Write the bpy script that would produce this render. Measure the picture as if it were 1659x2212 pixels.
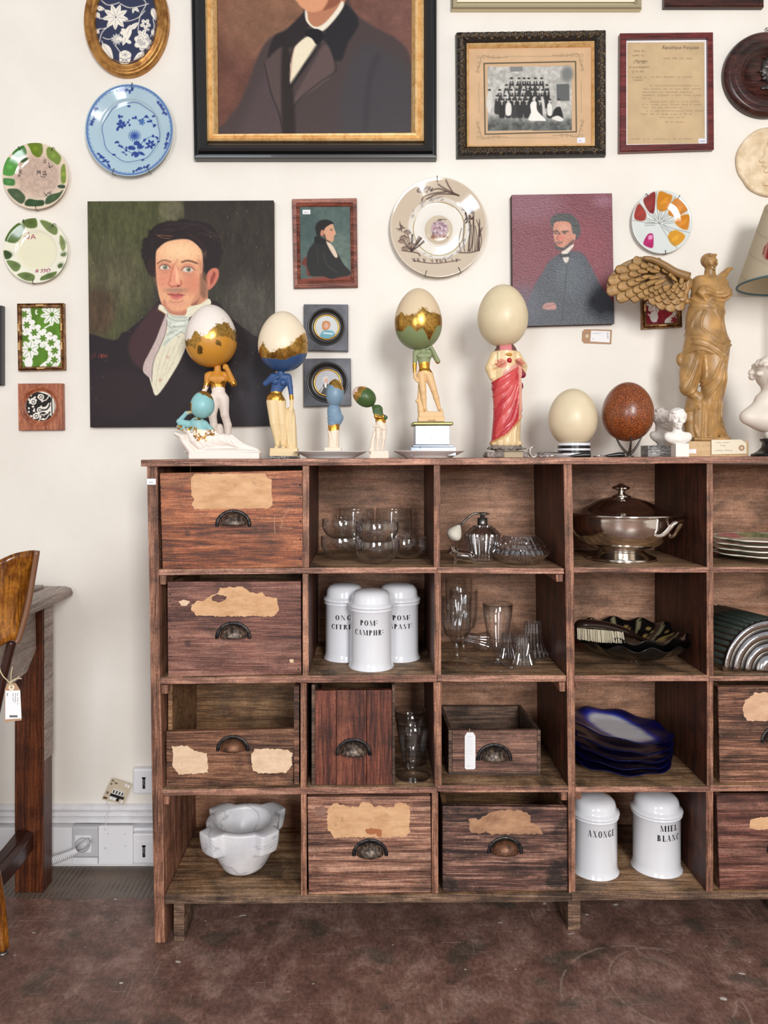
import bpy, bmesh, math, random
import numpy as np
from mathutils import Vector
random.seed(7); rng = np.random.RandomState(7)
PI = math.pi
for o in list(bpy.data.objects): bpy.data.objects.remove(o)
SC = bpy.context.scene
COL = SC.collection

# ------------------------------------------------------------------ camera
F = 1660.0; D = 1.83; CX = 800.0; HY = 985.0; EZ = 1.16; WALL = 0.356
cd = bpy.data.cameras.new('camera'); cam = bpy.data.objects.new('camera', cd); COL.objects.link(cam)
cam.location = (0, -D, EZ); cam.rotation_euler = (PI/2, 0, 0)
cd.sensor_fit = 'HORIZONTAL'; cd.sensor_width = 36; cd.lens = 36*F/1659
cd.shift_x = (829.5-CX)/1659; cd.shift_y = (HY-1106)/1659
cd.clip_start = 0.02
SC.camera = cam
# ------------------------------------------------------------------ world, light, exposure
SC.view_settings.view_transform = 'Standard'; SC.view_settings.look = 'None'
SC.cycles.transparent_max_bounces = 48; SC.cycles.max_bounces = 16; SC.cycles.transmission_bounces = 16
SC.view_settings.exposure = 0.0; SC.view_settings.gamma = 1.0; SC.view_settings.use_curve_mapping = False
w = bpy.data.worlds.new('room_daylight'); SC.world = w; w.use_nodes = True
w.node_tree.nodes['Background'].inputs[0].default_value = (0.95, 0.97, 1.0, 1)
w.node_tree.nodes['Background'].inputs[1].default_value = 0.42
def area(name, loc, target, sx, sy, power, col=(1, 1, 1)):
    l = bpy.data.lights.new(name, 'AREA'); l.shape = 'RECTANGLE'; l.size = sx; l.size_y = sy; l.energy = power; l.color = col
    o = bpy.data.objects.new(name, l); COL.objects.link(o); o.location = loc
    o.rotation_euler = (Vector(target)-Vector(loc)).to_track_quat('-Z', 'Y').to_euler()
    return o
area('window_daylight', (1.05, -4.55, 2.15), (0.3, 0, 1.0), 0.95, 1.6, 152, (1.0, 0.985, 0.96))
area('window_daylight', (-1.3, -4.6, 1.45), (-.6, 0, .6), 0.85, 1.9, 70, (0.9, 0.95, 1.0))

# ------------------------------------------------------------------ helpers
def W(px, py, y=0.0):
    d = D+y
    return ((px-CX)*d/F, y, EZ-(py-HY)*d/F)
def K(y=0.0): return (D+y)/F
def lin(c):
    c = np.asarray(c, float)/255.0
    return np.where(c <= 0.04045, c/12.92, ((c+0.055)/1.055)**2.4)
def L4(c): return tuple(lin(c))+(1.0,)
def wloc(o):
    v = Vector((0, 0, 0))
    while o is not None: v = v+o.location; o = o.parent
    return v
def tag(o, label=None, cat=None, group=None, kind=None):
    if label: o['label'] = label
    if cat: o['category'] = cat
    if group: o['group'] = group
    if kind: o['kind'] = kind
    return o
def thing(name, label, cat, loc, group=None):
    o = bpy.data.objects.new(name, None); COL.objects.link(o); o.location = loc; o.empty_display_size = 0.02
    return tag(o, label, cat, group)
def mk(name, vf, mat, parent=None, smooth=False, label=None, cat=None, group=None, kind=None, vcol=None, bevel=0, solid=0, wn=False):
    v, f = vf
    v = np.asarray(v, float).reshape(-1, 3)
    if parent is not None: off = np.array(wloc(parent))
    else:
        off = np.array([(v[:, 0].min()+v[:, 0].max())/2, (v[:, 1].min()+v[:, 1].max())/2, v[:, 2].min()])
    v = v-off
    me = bpy.data.meshes.new(name)
    if isinstance(f, np.ndarray) and len(f):
        n, k = f.shape
        me.vertices.add(len(v)); me.vertices.foreach_set('co', v.ravel())
        me.loops.add(n*k); me.loops.foreach_set('vertex_index', f.ravel().astype(np.int32))
        me.polygons.add(n); me.polygons.foreach_set('loop_start', np.arange(0, n*k, k, dtype=np.int32))
        me.update(calc_edges=True); me.validate()
    else:
        me.from_pydata([tuple(p) for p in v], [], [tuple(int(i) for i in q) for q in f]); me.update()
        bm = bmesh.new(); bm.from_mesh(me)
        if vcol is None: bmesh.ops.remove_doubles(bm, verts=bm.verts, dist=2e-6)
        bmesh.ops.recalc_face_normals(bm, faces=bm.faces); bm.to_mesh(me); bm.free()
    if smooth: me.polygons.foreach_set('use_smooth', [True]*len(me.polygons))
    if vcol is not None:
        c = np.asarray(vcol, float)
        if c.shape[1] == 3: c = np.concatenate([c, np.zeros((len(c), 1))], 1)
        a = me.color_attributes.new('Col', 'FLOAT_COLOR', 'POINT'); a.data.foreach_set('color', c.ravel().astype(np.float32))
    if mat is not None:
        for m in (mat if isinstance(mat, (list, tuple)) else [mat]): me.materials.append(m)
    o = bpy.data.objects.new(name, me); COL.objects.link(o)
    if parent is None: o.location = off
    else: o.parent = parent
    if bevel:
        b = o.modifiers.new('bevel', 'BEVEL'); b.width = bevel; b.segments = 2; b.limit_method = 'ANGLE'
    return tag(o, label, cat, group, kind)
def cp(o, parent=None, move=(0, 0, 0)):
    c = o.copy(); COL.objects.link(c)
    if parent is not None: c.parent = parent
    c.location = Vector(c.location)+Vector(move)
    return c
def cp_tree(o, move=(0, 0, 0), parent=None):
    c = cp(o, parent, move)
    for ch in [x for x in o.children]: cp_tree(ch, (0, 0, 0), c)
    return c
class M:
    def __init__(s): s.v = []; s.f = []
    def add(s, vf):
        n = len(s.v); s.v += [tuple(map(float, p)) for p in vf[0]]; s.f += [tuple(int(i)+n for i in q) for q in vf[1]]; return s
    def out(s): return s.v, s.f
def box(x0, x1, y0, y1, z0, z1):
    v = [(x, y, z) for x in (x0, x1) for y in (y0, y1) for z in (z0, z1)]
    return v, [(0, 1, 3, 2), (4, 6, 7, 5), (0, 4, 5, 1), (2, 3, 7, 6), (0, 2, 6, 4), (1, 5, 7, 3)]
def join(*vfs):
    m = M()
    for q in vfs: m.add(q)
    return m.out()
def prism(pts, y0, y1):            # pts: (x,z) outline extruded along depth
    n = len(pts)
    v = [(p[0], y0, p[1]) for p in pts]+[(p[0], y1, p[1]) for p in pts]
    f = [tuple(range(n)), tuple(range(2*n-1, n-1, -1))]+[(i, (i+1) % n, n+(i+1) % n, n+i) for i in range(n)]
    return v, f
def pprism(pts, y, dy):            # outline in photo pixels at depth y, extruded back by dy
    q = [(W(a, b, y)[0], W(a, b, y)[2]) for a, b in pts]
    return prism(q, y, y+dy)
def pbox(x0, y0, x1, y1, y, dy):
    return pprism([(x0, y0), (x1, y0), (x1, y1), (x0, y1)], y, dy)
def lathe(prof, c=(0, 0, 0), seg=48, axis='z', a=None, mod=None):   # prof: (r,h)
    n = len(prof); v = []
    for j in range(seg):
        t = 2*PI*j/seg
        for i, (r, h) in enumerate(prof):
            rr = r*(mod(t, i/(n-1), h) if mod else 1)
            if axis == 'z': v.append((c[0]+rr*math.cos(t), c[1]+rr*math.sin(t), c[2]+h))
            elif axis == 'y': v.append((c[0]+rr*math.cos(t), c[1]-h, c[2]+rr*math.sin(t)))
            else: v.append((c[0]+h, c[1]+rr*math.cos(t), c[2]+rr*math.sin(t)))
    f = []
    for j in range(seg):
        k = (j+1) % seg
        for i in range(n-1): f.append((j*n+i, k*n+i, k*n+i+1, j*n+i+1))
    op = math.dist(prof[0], prof[-1]) > 1e-6
    if op and prof[0][0] > 1e-6: f.append(tuple(j*n for j in range(seg))[::-1])
    if op and prof[-1][0] > 1e-6: f.append(tuple(j*n+n-1 for j in range(seg)))
    return v, f
def shell(prof, th):               # closed glass wall from an outer (r,h) profile, bottom centre first
    o = [(max(r, 0), h) for r, h in prof]; inn = []
    for i, (r, h) in enumerate(prof):
        a = prof[max(i-1, 0)]; b = prof[min(i+1, len(prof)-1)]
        dx, dz = b[0]-a[0], b[1]-a[1]; l = math.hypot(dx, dz) or 1
        inn.append((max(r-th*dz/l, 0), h+th*dx/l))
    inn[0] = (0, prof[0][1]+th)
    return o+inn[::-1]
def smoothp(p, n=6):               # Catmull-Rom through a profile
    p = [tuple(map(float, q)) for q in p]; out = []
    for i in range(len(p)-1):
        a = p[max(i-1, 0)]; b = p[i]; c = p[i+1]; d = p[min(i+2, len(p)-1)]
        for k in range(n):
            t = k/n
            out.append(tuple(0.5*((2*b[j])+(-a[j]+c[j])*t+(2*a[j]-5*b[j]+4*c[j]-d[j])*t*t+(-a[j]+3*b[j]-3*c[j]+d[j])*t**3) for j in range(len(b))))
    out.append(p[-1]); return out
def closedp(p, n=6):
    p = [tuple(map(float, q)) for q in p]; N = len(p); out = []
    for i in range(N):
        a, b, c, d = p[i-1], p[i], p[(i+1) % N], p[(i+2) % N]
        for k in range(n):
            t = k/n
            out.append(tuple(0.5*((2*b[j])+(-a[j]+c[j])*t+(2*a[j]-5*b[j]+4*c[j]-d[j])*t*t+(-a[j]+3*b[j]-3*c[j]+d[j])*t**3) for j in range(2)))
    return out
def tube(path, r, seg=8, cap=True):
    P = [Vector(p) for p in path]; n = len(P); v = []; f = []
    R = r if isinstance(r, (list, tuple)) else [r]*n
    up = None
    for i in range(n):
        t = (P[min(i+1, n-1)]-P[max(i-1, 0)]).normalized()
        if up is None:
            up = Vector((0, 0, 1)) if abs(t.z) < 0.9 else Vector((1, 0, 0))
        a = t.cross(up).normalized(); up = a.cross(t).normalized()
        for k in range(seg):
            q = P[i]+(a*math.cos(2*PI*k/seg)+up*math.sin(2*PI*k/seg))*R[i]; v.append(tuple(q))
    for i in range(n-1):
        for k in range(seg):
            l = (k+1) % seg; f.append((i*seg+k, i*seg+l, (i+1)*seg+l, (i+1)*seg+k))
    if cap: f.append(tuple(range(seg))[::-1]); f.append(tuple((n-1)*seg+k for k in range(seg)))
    return v, f
def ellip(c, rx, ry, rz, nu=24, nv=14):
    v = []; f = []
    for i in range(nv+1):
        t = PI*i/nv
        for j in range(nu):
            u = 2*PI*j/nu; v.append((c[0]+rx*math.sin(t)*math.cos(u), c[1]+ry*math.sin(t)*math.sin(u), c[2]+rz*math.cos(t)))
    for i in range(nv):
        for j in range(nu): f.append((i*nu+j, i*nu+(j+1) % nu, (i+1)*nu+(j+1) % nu, (i+1)*nu+j))
    return v, f
def torn(pts, j=1.0, step=5):
    out = []; n = len(pts)
    for i in range(n):
        a = pts[i]; b = pts[(i+1) % n]; l = math.hypot(b[0]-a[0], b[1]-a[1]); k = max(1, int(l/step))
        for q in range(k):
            t = q/k; out.append((a[0]+(b[0]-a[0])*t+random.uniform(-j, j), a[1]+(b[1]-a[1])*t+random.uniform(-j, j)))
    return out

# value noise (numpy)
def _h(ix, iy, iz):
    n = (ix.astype(np.int64)*73856093) ^ (iy.astype(np.int64)*19349663) ^ (iz.astype(np.int64)*83492791)
    n = (n*1103515245+12345) & 0x7fffffff; n = (n ^ (n >> 13))*1274126177 & 0x7fffffff
    return (n % 65536)/65535.0
def vnoise(x, y, z=0.0):
    x, y, z = np.broadcast_arrays(np.asarray(x, float), np.asarray(y, float), np.asarray(z, float))
    i, j, k = np.floor(x), np.floor(y), np.floor(z); u, v, t = x-i, y-j, z-k
    u = u*u*(3-2*u); v = v*v*(3-2*v); t = t*t*(3-2*t); r = 0
    for a in (0, 1):
        for b in (0, 1):
            for c in (0, 1):
                r = r+_h(i+a, j+b, k+c)*(u if a else 1-u)*(v if b else 1-v)*(t if c else 1-t)
    return r
def fbm(x, y, z=0.0, o=4):
    s = 0; a = 0.5; t = 0
    for k in range(o):
        s = s+a*vnoise(np.asarray(x)*2**k+17*k, np.asarray(y)*2**k+5*k, np.asarray(z)*2**k); t += a; a *= 0.55
    return s/t

# ------------------------------------------------------------------ painter: colours per vertex, in photo-pixel coordinates
class Paint:
    def __init__(s, px, py, base):
        s.x = np.asarray(px, float); s.y = np.asarray(py, float)
        s.c = np.tile(np.asarray(base, float), (len(s.x), 1)); s.m = np.zeros(len(s.x)); s.T = (0, 0, 1)
    def t(s, p): return [(s.T[0]+a/s.T[2], s.T[1]+b/s.T[2]) for a, b in p]
    def mix(s, idx, a, col, metal=None):
        col = np.asarray(col, float); a = a[:, None]; s.c[idx] = s.c[idx]*(1-a)+col*a
        if metal is not None: s.m[idx] = s.m[idx]*(1-a[:, 0])+metal*a[:, 0]
    def poly(s, pts, col, blur=1.0, sm=True, al=1.0, n=5, metal=None):
        p = s.t(pts); blur = max(blur/s.T[2], .7)
        if sm: p = closedp(p, n)
        P = np.array(p); b = blur+1
        idx = np.nonzero((s.x > P[:, 0].min()-b) & (s.x < P[:, 0].max()+b) & (s.y > P[:, 1].min()-b) & (s.y < P[:, 1].max()+b))[0]
        if len(idx) == 0: return s
        x = s.x[idx]; y = s.y[idx]; ins = np.zeros(len(x), bool); dm = np.full(len(x), 1e9)
        for i in range(len(P)):
            ax, ay = P[i-1]; bx, by = P[i]; ex, ey = bx-ax, by-ay; L = ex*ex+ey*ey+1e-9
            t = np.clip(((x-ax)*ex+(y-ay)*ey)/L, 0, 1); dm = np.minimum(dm, (x-ax-t*ex)**2+(y-ay-t*ey)**2)
            c = (ay > y) != (by > y)
            if ey != 0: ins ^= c & (x < ex*(y-ay)/ey+ax)
        d = np.sqrt(dm)*np.where(ins, 1, -1)
        a = np.clip(d/blur*0.5+0.5, 0, 1); a = a*a*(3-2*a)*al
        s.mix(idx, a, col, metal); return s
    def ell(s, cx, cy, rx, ry, col, blur=1.0, ang=0, al=1.0, metal=None):
        (cx, cy), = s.t([(cx, cy)]); rx /= s.T[2]; ry /= s.T[2]; blur = max(blur/s.T[2], .7); R = max(rx, ry)+blur+1
        idx = np.nonzero((abs(s.x-cx) < R) & (abs(s.y-cy) < R))[0]
        if len(idx) == 0: return s
        x = s.x[idx]-cx; y = s.y[idx]-cy; ca, sa = math.cos(ang), math.sin(ang); u = x*ca+y*sa; v = -x*sa+y*ca
        q = np.sqrt((u/rx)**2+(v/ry)**2); d = (1-q)*min(rx, ry)
        a = np.clip(d/blur*0.5+0.5, 0, 1); a = a*a*(3-2*a)*al
        s.mix(idx, a, col, metal); return s
    def line(s, pts, wd, col, blur=0.7, al=1.0, sm=True, metal=None):
        p = s.t(pts)
        if sm and len(p) > 2: p = smoothp(p, 5)
        P = np.array(p); wd = wd/s.T[2]; blur = max(blur/s.T[2], .6); b = wd+blur+1
        idx = np.nonzero((s.x > P[:, 0].min()-b) & (s.x < P[:, 0].max()+b) & (s.y > P[:, 1].min()-b) & (s.y < P[:, 1].max()+b))[0]
        if len(idx) == 0: return s
        x = s.x[idx]; y = s.y[idx]; dm = np.full(len(x), 1e9)
        for i in range(1, len(P)):
            ax, ay = P[i-1]; bx, by = P[i]; ex, ey = bx-ax, by-ay; L = ex*ex+ey*ey+1e-9
            t = np.clip(((x-ax)*ex+(y-ay)*ey)/L, 0, 1); dm = np.minimum(dm, (x-ax-t*ex)**2+(y-ay-t*ey)**2)
        d = wd/2-np.sqrt(dm); a = np.clip(d/blur*0.5+0.5, 0, 1)*al
        s.mix(idx, a, col, metal); return s
    def flower(s, cx, cy, r, n, col, center=None, ang=0, wd=0.34, blur=.6, outline=None):
        for k in range(n):
            a = ang+2*PI*k/n
            s.ell(cx+math.cos(a)*r*.58*1, cy+math.sin(a)*r*.58, r*.45, r*wd, col, blur, a)
            if outline is not None: s.line([(cx+math.cos(a)*r*.25, cy+math.sin(a)*r*.25), (cx+math.cos(a)*r*.85, cy+math.sin(a)*r*.85)], max(.8, .05*r), outline, .5, .8)
        s.ell(cx, cy, r*.2, r*.2, center if center is not None else col, blur); return s
    def leaf(s, cx, cy, l, wdt, ang, col, vein=None):
        ca, sa = math.cos(ang), math.sin(ang)
        pts = [(-.5, 0), (-.2, .5), (.15, .42), (.5, 0), (.15, -.42), (-.2, -.5)]
        s.poly([(cx+ca*a*l-sa*b*wdt, cy+sa*a*l+ca*b*wdt) for a, b in pts], col, .8)
        if vein is not None: s.line([(cx-ca*.45*l, cy-sa*.45*l), (cx+ca*.4*l, cy+sa*.4*l)], .9, vein, .5)
        return s
    def squig(s, x0, y0, x1, amp, wd, col, al=.8, step=3.0, sl=0.0, seed=0):
        r = random.Random(seed+int(x0*7+y0)); p = []; x = x0; k = 0
        while x < x1:
            p.append((x, y0+sl*(x-x0)+(amp if k % 2 else -amp)*r.uniform(.3, 1))); x += step*r.uniform(.5, 1.1); k += 1
            if r.random() < .12 and len(p) > 2:
                s.line(p, wd, col, .6, al); p = []; x += step*1.2
        if len(p) > 2: s.line(p, wd, col, .6, al)
        return s
    def noise(s, amp, sx, sy=None, seed=0, o=4):
        sy = sy or sx
        s.c *= (1+amp*(fbm(s.x/sx+seed, s.y/sy+seed*3, seed, o)-.5)*2)[:, None]; return s
    def out(s): return np.concatenate([lin(np.clip(s.c, 0, 255)), s.m[:, None]], 1)

def picgrid(q, y, res=1.6):          # q: 4 photo-pixel corners tl,tr,br,bl -> vf, px, py
    q = np.array(q, float); wd = np.linalg.norm(q[1]-q[0]); ht = np.linalg.norm(q[3]-q[0])
    nx, ny = int(wd/res)+2, int(ht/res)+2
    u, v = np.meshgrid(np.linspace(0, 1, nx), np.linspace(0, 1, ny)); u = u.ravel()[:, None]; v = v.ravel()[:, None]
    p = (q[0]*(1-u)+q[1]*u)*(1-v)+(q[3]*(1-u)+q[2]*u)*v
    d = D+y; X = (p[:, 0]-CX)*d/F; Z = EZ-(p[:, 1]-HY)*d/F
    V = np.stack([X, np.full(len(X), y), Z], 1)
    i = (np.arange(ny-1)[:, None]*nx+np.arange(nx-1)[None]).ravel()
    Fq = np.stack([i, i+nx, i+nx+1, i+1], 1)
    return (V, Fq), p[:, 0], p[:, 1]
def plate(cx, cy, rx, ry, prof, nr=60, na=360, back=0.012):   # wall plate facing the room; prof: list (t,h) h = metres out from the wall
    T = [p[0] for p in prof]; H = [p[1] for p in prof]; hm = max(H); y = WALL-hm; k = K(y)
    ts = np.linspace(0.004, 1, nr); an = np.arange(na)*2*PI/na
    t, a = np.meshgrid(ts, an, indexing='ij'); t = t.ravel(); a = a.ravel()
    px = cx+rx*t*np.cos(a); py = cy+ry*t*np.sin(a); h = np.interp(t, T, H)
    X = (px-CX)*k; Z = EZ-(py-HY)*k
    V = np.stack([X, WALL-h, Z], 1)
    i = (np.arange(nr-1)[:, None]*na+np.arange(na)[None]); j = (np.arange(nr-1)[:, None]*na+(np.arange(na)[None]+1) % na)
    Fq = np.stack([i.ravel(), j.ravel(), (j+na).ravel(), (i+na).ravel()], 1)
    # back: a cone to the foot ring against the wall
    n0 = len(V); a = an
    ring = []
    for tt, hh in ((1.0, hm-0.003), (0.62, 0.001)):
        ring.append(np.stack([(cx+rx*tt*np.cos(a)-CX)*k, np.full(na, WALL-hh), EZ-(cy+ry*tt*np.sin(a)-HY)*k], 1))
    V = np.concatenate([V]+ring); px = np.concatenate([px]+[cx+rx*tt*np.cos(a) for tt in (1.0, .62)]); py = np.concatenate([py]+[cy+ry*tt*np.sin(a) for tt in (1.0, .62)])
    b = np.arange(na); c = (b+1) % na; o0 = (nr-1)*na
    Fq = np.concatenate([Fq, np.stack([o0+b, o0+c, n0+c, n0+b], 1), np.stack([n0+b, n0+c, n0+na+c, n0+na+b], 1)])
    return (V, Fq), px, py, np.concatenate([t, np.ones(na), np.ones(na)])

# ------------------------------------------------------------------ signed-distance sculpting + surface nets
class Sculpt:
    def __init__(s, x0, x1, z0, z1, y0, y1, h, T=(0, 0, 1)):   # bounds in photo pixels (z = row), depth y in px units
        s.h = h; s.o = np.array([x0, y0, z0], float); s.T = T
        s.nx, s.ny, s.nz = [int((b-a)/h)+2 for a, b in ((x0, x1), (y0, y1), (z0, z1))]
        s.X = x0+h*np.arange(s.nx)[:, None, None]; s.Y = y0+h*np.arange(s.ny)[None, :, None]; s.Z = z0+h*np.arange(s.nz)[None, None, :]
        s.F = np.full((s.nx, s.ny, s.nz), 1e3)
    def P(s, p): return np.array([s.T[0]+p[0]/s.T[2], (p[2] if len(p) > 2 else 0)/s.T[2], s.T[1]+p[1]/s.T[2]])
    def _sl(s, lo, hi):
        r = []
        for i, n in enumerate((s.nx, s.ny, s.nz)):
            a = max(0, int((lo[i]-s.o[i])/s.h)-1); b = min(n, int((hi[i]-s.o[i])/s.h)+3); r.append(slice(a, max(b, a+1)))
        return tuple(r)
    def _put(s, sl, d, k, sub=False):
        A = s.F[sl]
        if sub:
            h = np.clip(.5-.5*(A+d)/k, 0, 1); s.F[sl] = A*(1-h)+(-d)*h+k*h*(1-h)
        else:
            h = np.clip(.5+.5*(A-d)/k, 0, 1); s.F[sl] = A*(1-h)+d*h-k*h*(1-h)
    def _c(s, sl): return s.X[sl[0]], s.Y[:, sl[1]], s.Z[:, :, sl[2]]
    def cone(s, a, b, ra, rb=None, k=4, sy=1.0, sub=False, fold=None):
        rb = ra if rb is None else rb; a = s.P(a); b = s.P(b); ra /= s.T[2]; rb /= s.T[2]; k = k/s.T[2]
        m = max(ra, rb)*max(1, sy)+3*k+2; sl = s._sl(np.minimum(a, b)-m, np.maximum(a, b)+m); x, y, z = s._c(sl)
        ab = b-a; L = (ab**2).sum()+1e-9
        t = np.clip(((x-a[0])*ab[0]+(y-a[1])*ab[1]+(z-a[2])*ab[2])/L, 0, 1)
        dx = x-a[0]-t*ab[0]; dy = (y-a[1]-t*ab[1])/sy; dz = z-a[2]-t*ab[2]
        d = np.sqrt(dx*dx+dy*dy+dz*dz)-(ra+(rb-ra)*t)
        if fold is not None: d = d+fold(x, y, z)
        s._put(sl, d, k, sub); return s
    def chain(s, pts, rs, k=4, sy=1.0, fold=None):
        for i in range(len(pts)-1): s.cone(pts[i], pts[i+1], rs[i], rs[i+1], k, sy, False, fold)
        return s
    def ell(s, c, rx, ry, rz, k=4, sub=False, fold=None):    # rx, depth ry, vertical rz
        c = s.P(c); r = np.array([rx, ry, rz])/s.T[2]; k = k/s.T[2]; m = r.max()+3*k+2
        sl = s._sl(c-m, c+m); x, y, z = s._c(sl)
        q = np.sqrt(((x-c[0])/r[0])**2+((y-c[1])/r[1])**2+((z-c[2])/r[2])**2); d = (q-1)*r.min()
        if fold is not None: d = d+fold(x, y, z)
        s._put(sl, d, k, sub); return s
    def boxx(s, c, rx, ry, rz, rad=1, k=2, sub=False):
        c = s.P(c); r = np.array([rx, ry, rz])/s.T[2]; k = k/s.T[2]; m = r+3*k+2; rad /= s.T[2]
        sl = s._sl(c-m, c+m); x, y, z = s._c(sl)
        qx = abs(x-c[0])-r[0]+rad; qy = abs(y-c[1])-r[1]+rad; qz = abs(z-c[2])-r[2]+rad
        d = np.sqrt(np.maximum(qx, 0)**2+np.maximum(qy, 0)**2+np.maximum(qz, 0)**2)+np.minimum(np.maximum(np.maximum(qx, qy), qz), 0)-rad
        s._put(sl, d, k, sub); return s
    def mesh(s):
        Fd = s.F; Fd[0] = Fd[-1] = 9; Fd[:, 0] = Fd[:, -1] = 9; Fd[:, :, 0] = Fd[:, :, -1] = 9
        n = np.array(Fd.shape)-1; cs = []; acc = np.zeros(tuple(n)+(3,)); cnt = np.zeros(tuple(n))
        def cor(i, j, k): return Fd[i:i+n[0], j:j+n[1], k:k+n[2]]
        C = [(i, j, k) for i in (0, 1) for j in (0, 1) for k in (0, 1)]
        for a in C:
            for ax in range(3):
                if a[ax] == 0:
                    b = list(a); b[ax] = 1; fa = cor(*a); fb = cor(*b); m = (fa < 0) != (fb < 0)
                    t = np.where(m, fa/np.where(m, fa-fb, 1), 0)
                    for q in range(3): acc[..., q] += np.where(m, a[q]+(t if q == ax else 0), 0)
                    cnt += m
        ok = cnt > 0; idx = -np.ones(tuple(n), int); idx[ok] = np.arange(ok.sum())
        base = np.argwhere(ok); V = (base+acc[ok]/cnt[ok][:, None])*s.h+s.o; Q = []
        for ax in range(3):
            sl0 = [slice(1, -1)]*3; sl1 = [slice(1, -1)]*3; sl0[ax] = slice(0, -1); sl1[ax] = slice(1, None)
            fa = Fd[tuple(sl0)]; fb = Fd[tuple(sl1)]; m = (fa < 0) != (fb < 0); e = np.argwhere(m)
            if len(e) == 0: continue
            e = e+1; e[:, ax] -= 1; u, v = [(1, 2), (2, 0), (0, 1)][ax]
            def g(du, dv):
                q = e.copy(); q[:, u] -= du; q[:, v] -= dv; return idx[q[:, 0], q[:, 1], q[:, 2]]
            quad = np.stack([g(1, 1), g(0, 1), g(0, 0), g(1, 0)], 1); fl = fa[m] >= 0; quad[fl] = quad[fl][:, ::-1]
            Q.append(quad)
        return V, np.concatenate(Q)
    def world(s, y0):                # -> vf in world metres, pixel-space verts
        V, Q = s.mesh(); k = K(y0)
        return (np.stack([(V[:, 0]-CX)*k, y0+V[:, 1]*k, EZ-(V[:, 2]-HY)*k], 1), Q), V
# ------------------------------------------------------------------ materials
MT = {}
class NT:
    def __init__(s, name):
        s.m = bpy.data.materials.new(name); s.m.use_nodes = True; s.t = s.m.node_tree; s.b = s.t.nodes['Principled BSDF']; MT[name] = s.m
    def n(s, ty, **k):
        x = s.t.nodes.new(ty)
        for a, v in k.items():
            if a[0] == 'i' and a[1:].isdigit(): s.set(x.inputs[int(a[1:])], v)
            elif a.startswith('in_'): s.set(x.inputs[a[3:].replace('_', ' ')], v)
            else: setattr(x, a, v)
        return x
    def set(s, sock, v):
        if isinstance(v, bpy.types.NodeSocket): s.t.links.new(v, sock)
        elif isinstance(v, bpy.types.Node): s.t.links.new(v.outputs[0], sock)
        else:
            try: sock.default_value = v
            except Exception: sock.default_value = tuple(v)[:3]
    def pos(s, scale=(1, 1, 1), rnd=0.0, obj=False, rot=(0, 0, 0)):
        if obj: p = s.n('ShaderNodeTexCoord').outputs['Object']
        else: p = s.n('ShaderNodeNewGeometry').outputs['Position']
        if rnd:
            r = s.n('ShaderNodeObjectInfo').outputs['Random']
            v = s.n('ShaderNodeMath', operation='MULTIPLY', i0=r, i1=rnd)
            p = s.n('ShaderNodeVectorMath', operation='ADD', i0=p, i1=v.outputs[0]).outputs[0]
        return s.n('ShaderNodeMapping', i0=p, i2=rot, i3=scale).outputs[0]
    def noise(s, vec, scale=1, detail=4, rough=.5, dist=0.0): return s.n('ShaderNodeTexNoise', in_Vector=vec, in_Scale=scale, in_Detail=detail, in_Roughness=rough, in_Distortion=dist).outputs[0]
    def ramp(s, fac, stops, interp='LINEAR'):
        r = s.n('ShaderNodeValToRGB', i0=fac); e = r.color_ramp.elements; r.color_ramp.interpolation = interp
        while len(e) < len(stops): e.new(.5)
        for i, (p, c) in enumerate(stops): e[i].position = p; e[i].color = c if len(c) == 4 else tuple(c)+(1,)
        return r.outputs[0]
    def mix(s, fac, a, b, mode='MIX'):
        x = s.n('ShaderNodeMix', data_type='RGBA', blend_type=mode); s.set(x.inputs[0], fac); s.set(x.inputs[6], a); s.set(x.inputs[7], b); return x.outputs[2]
    def math(s, op, a, b=0.0, c=None):
        x = s.n('ShaderNodeMath', operation=op); s.set(x.inputs[0], a); s.set(x.inputs[1], b)
        if c is not None: s.set(x.inputs[2], c)
        return x.outputs[0]
    def bump(s, h, strength=.3, dist=.001):
        x = s.n('ShaderNodeBump', in_Height=h, in_Strength=strength, in_Distance=dist); s.t.links.new(x.outputs[0], s.b.inputs['Normal'])
    def col(s, v): s.set(s.b.inputs['Base Color'], v)
    def p(s, **k):
        for a, v in k.items(): s.set(s.b.inputs[a.replace('_', ' ')], v)
        return s
BW = [(0, (0, 0, 0, 1)), (1, (1, 1, 1, 1))]
def plain(name, c, rough=.5, metal=0.0, **k):
    m = NT(name); m.col(L4(c)); m.p(Roughness=rough, Metallic=metal, **k); return m.m
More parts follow.
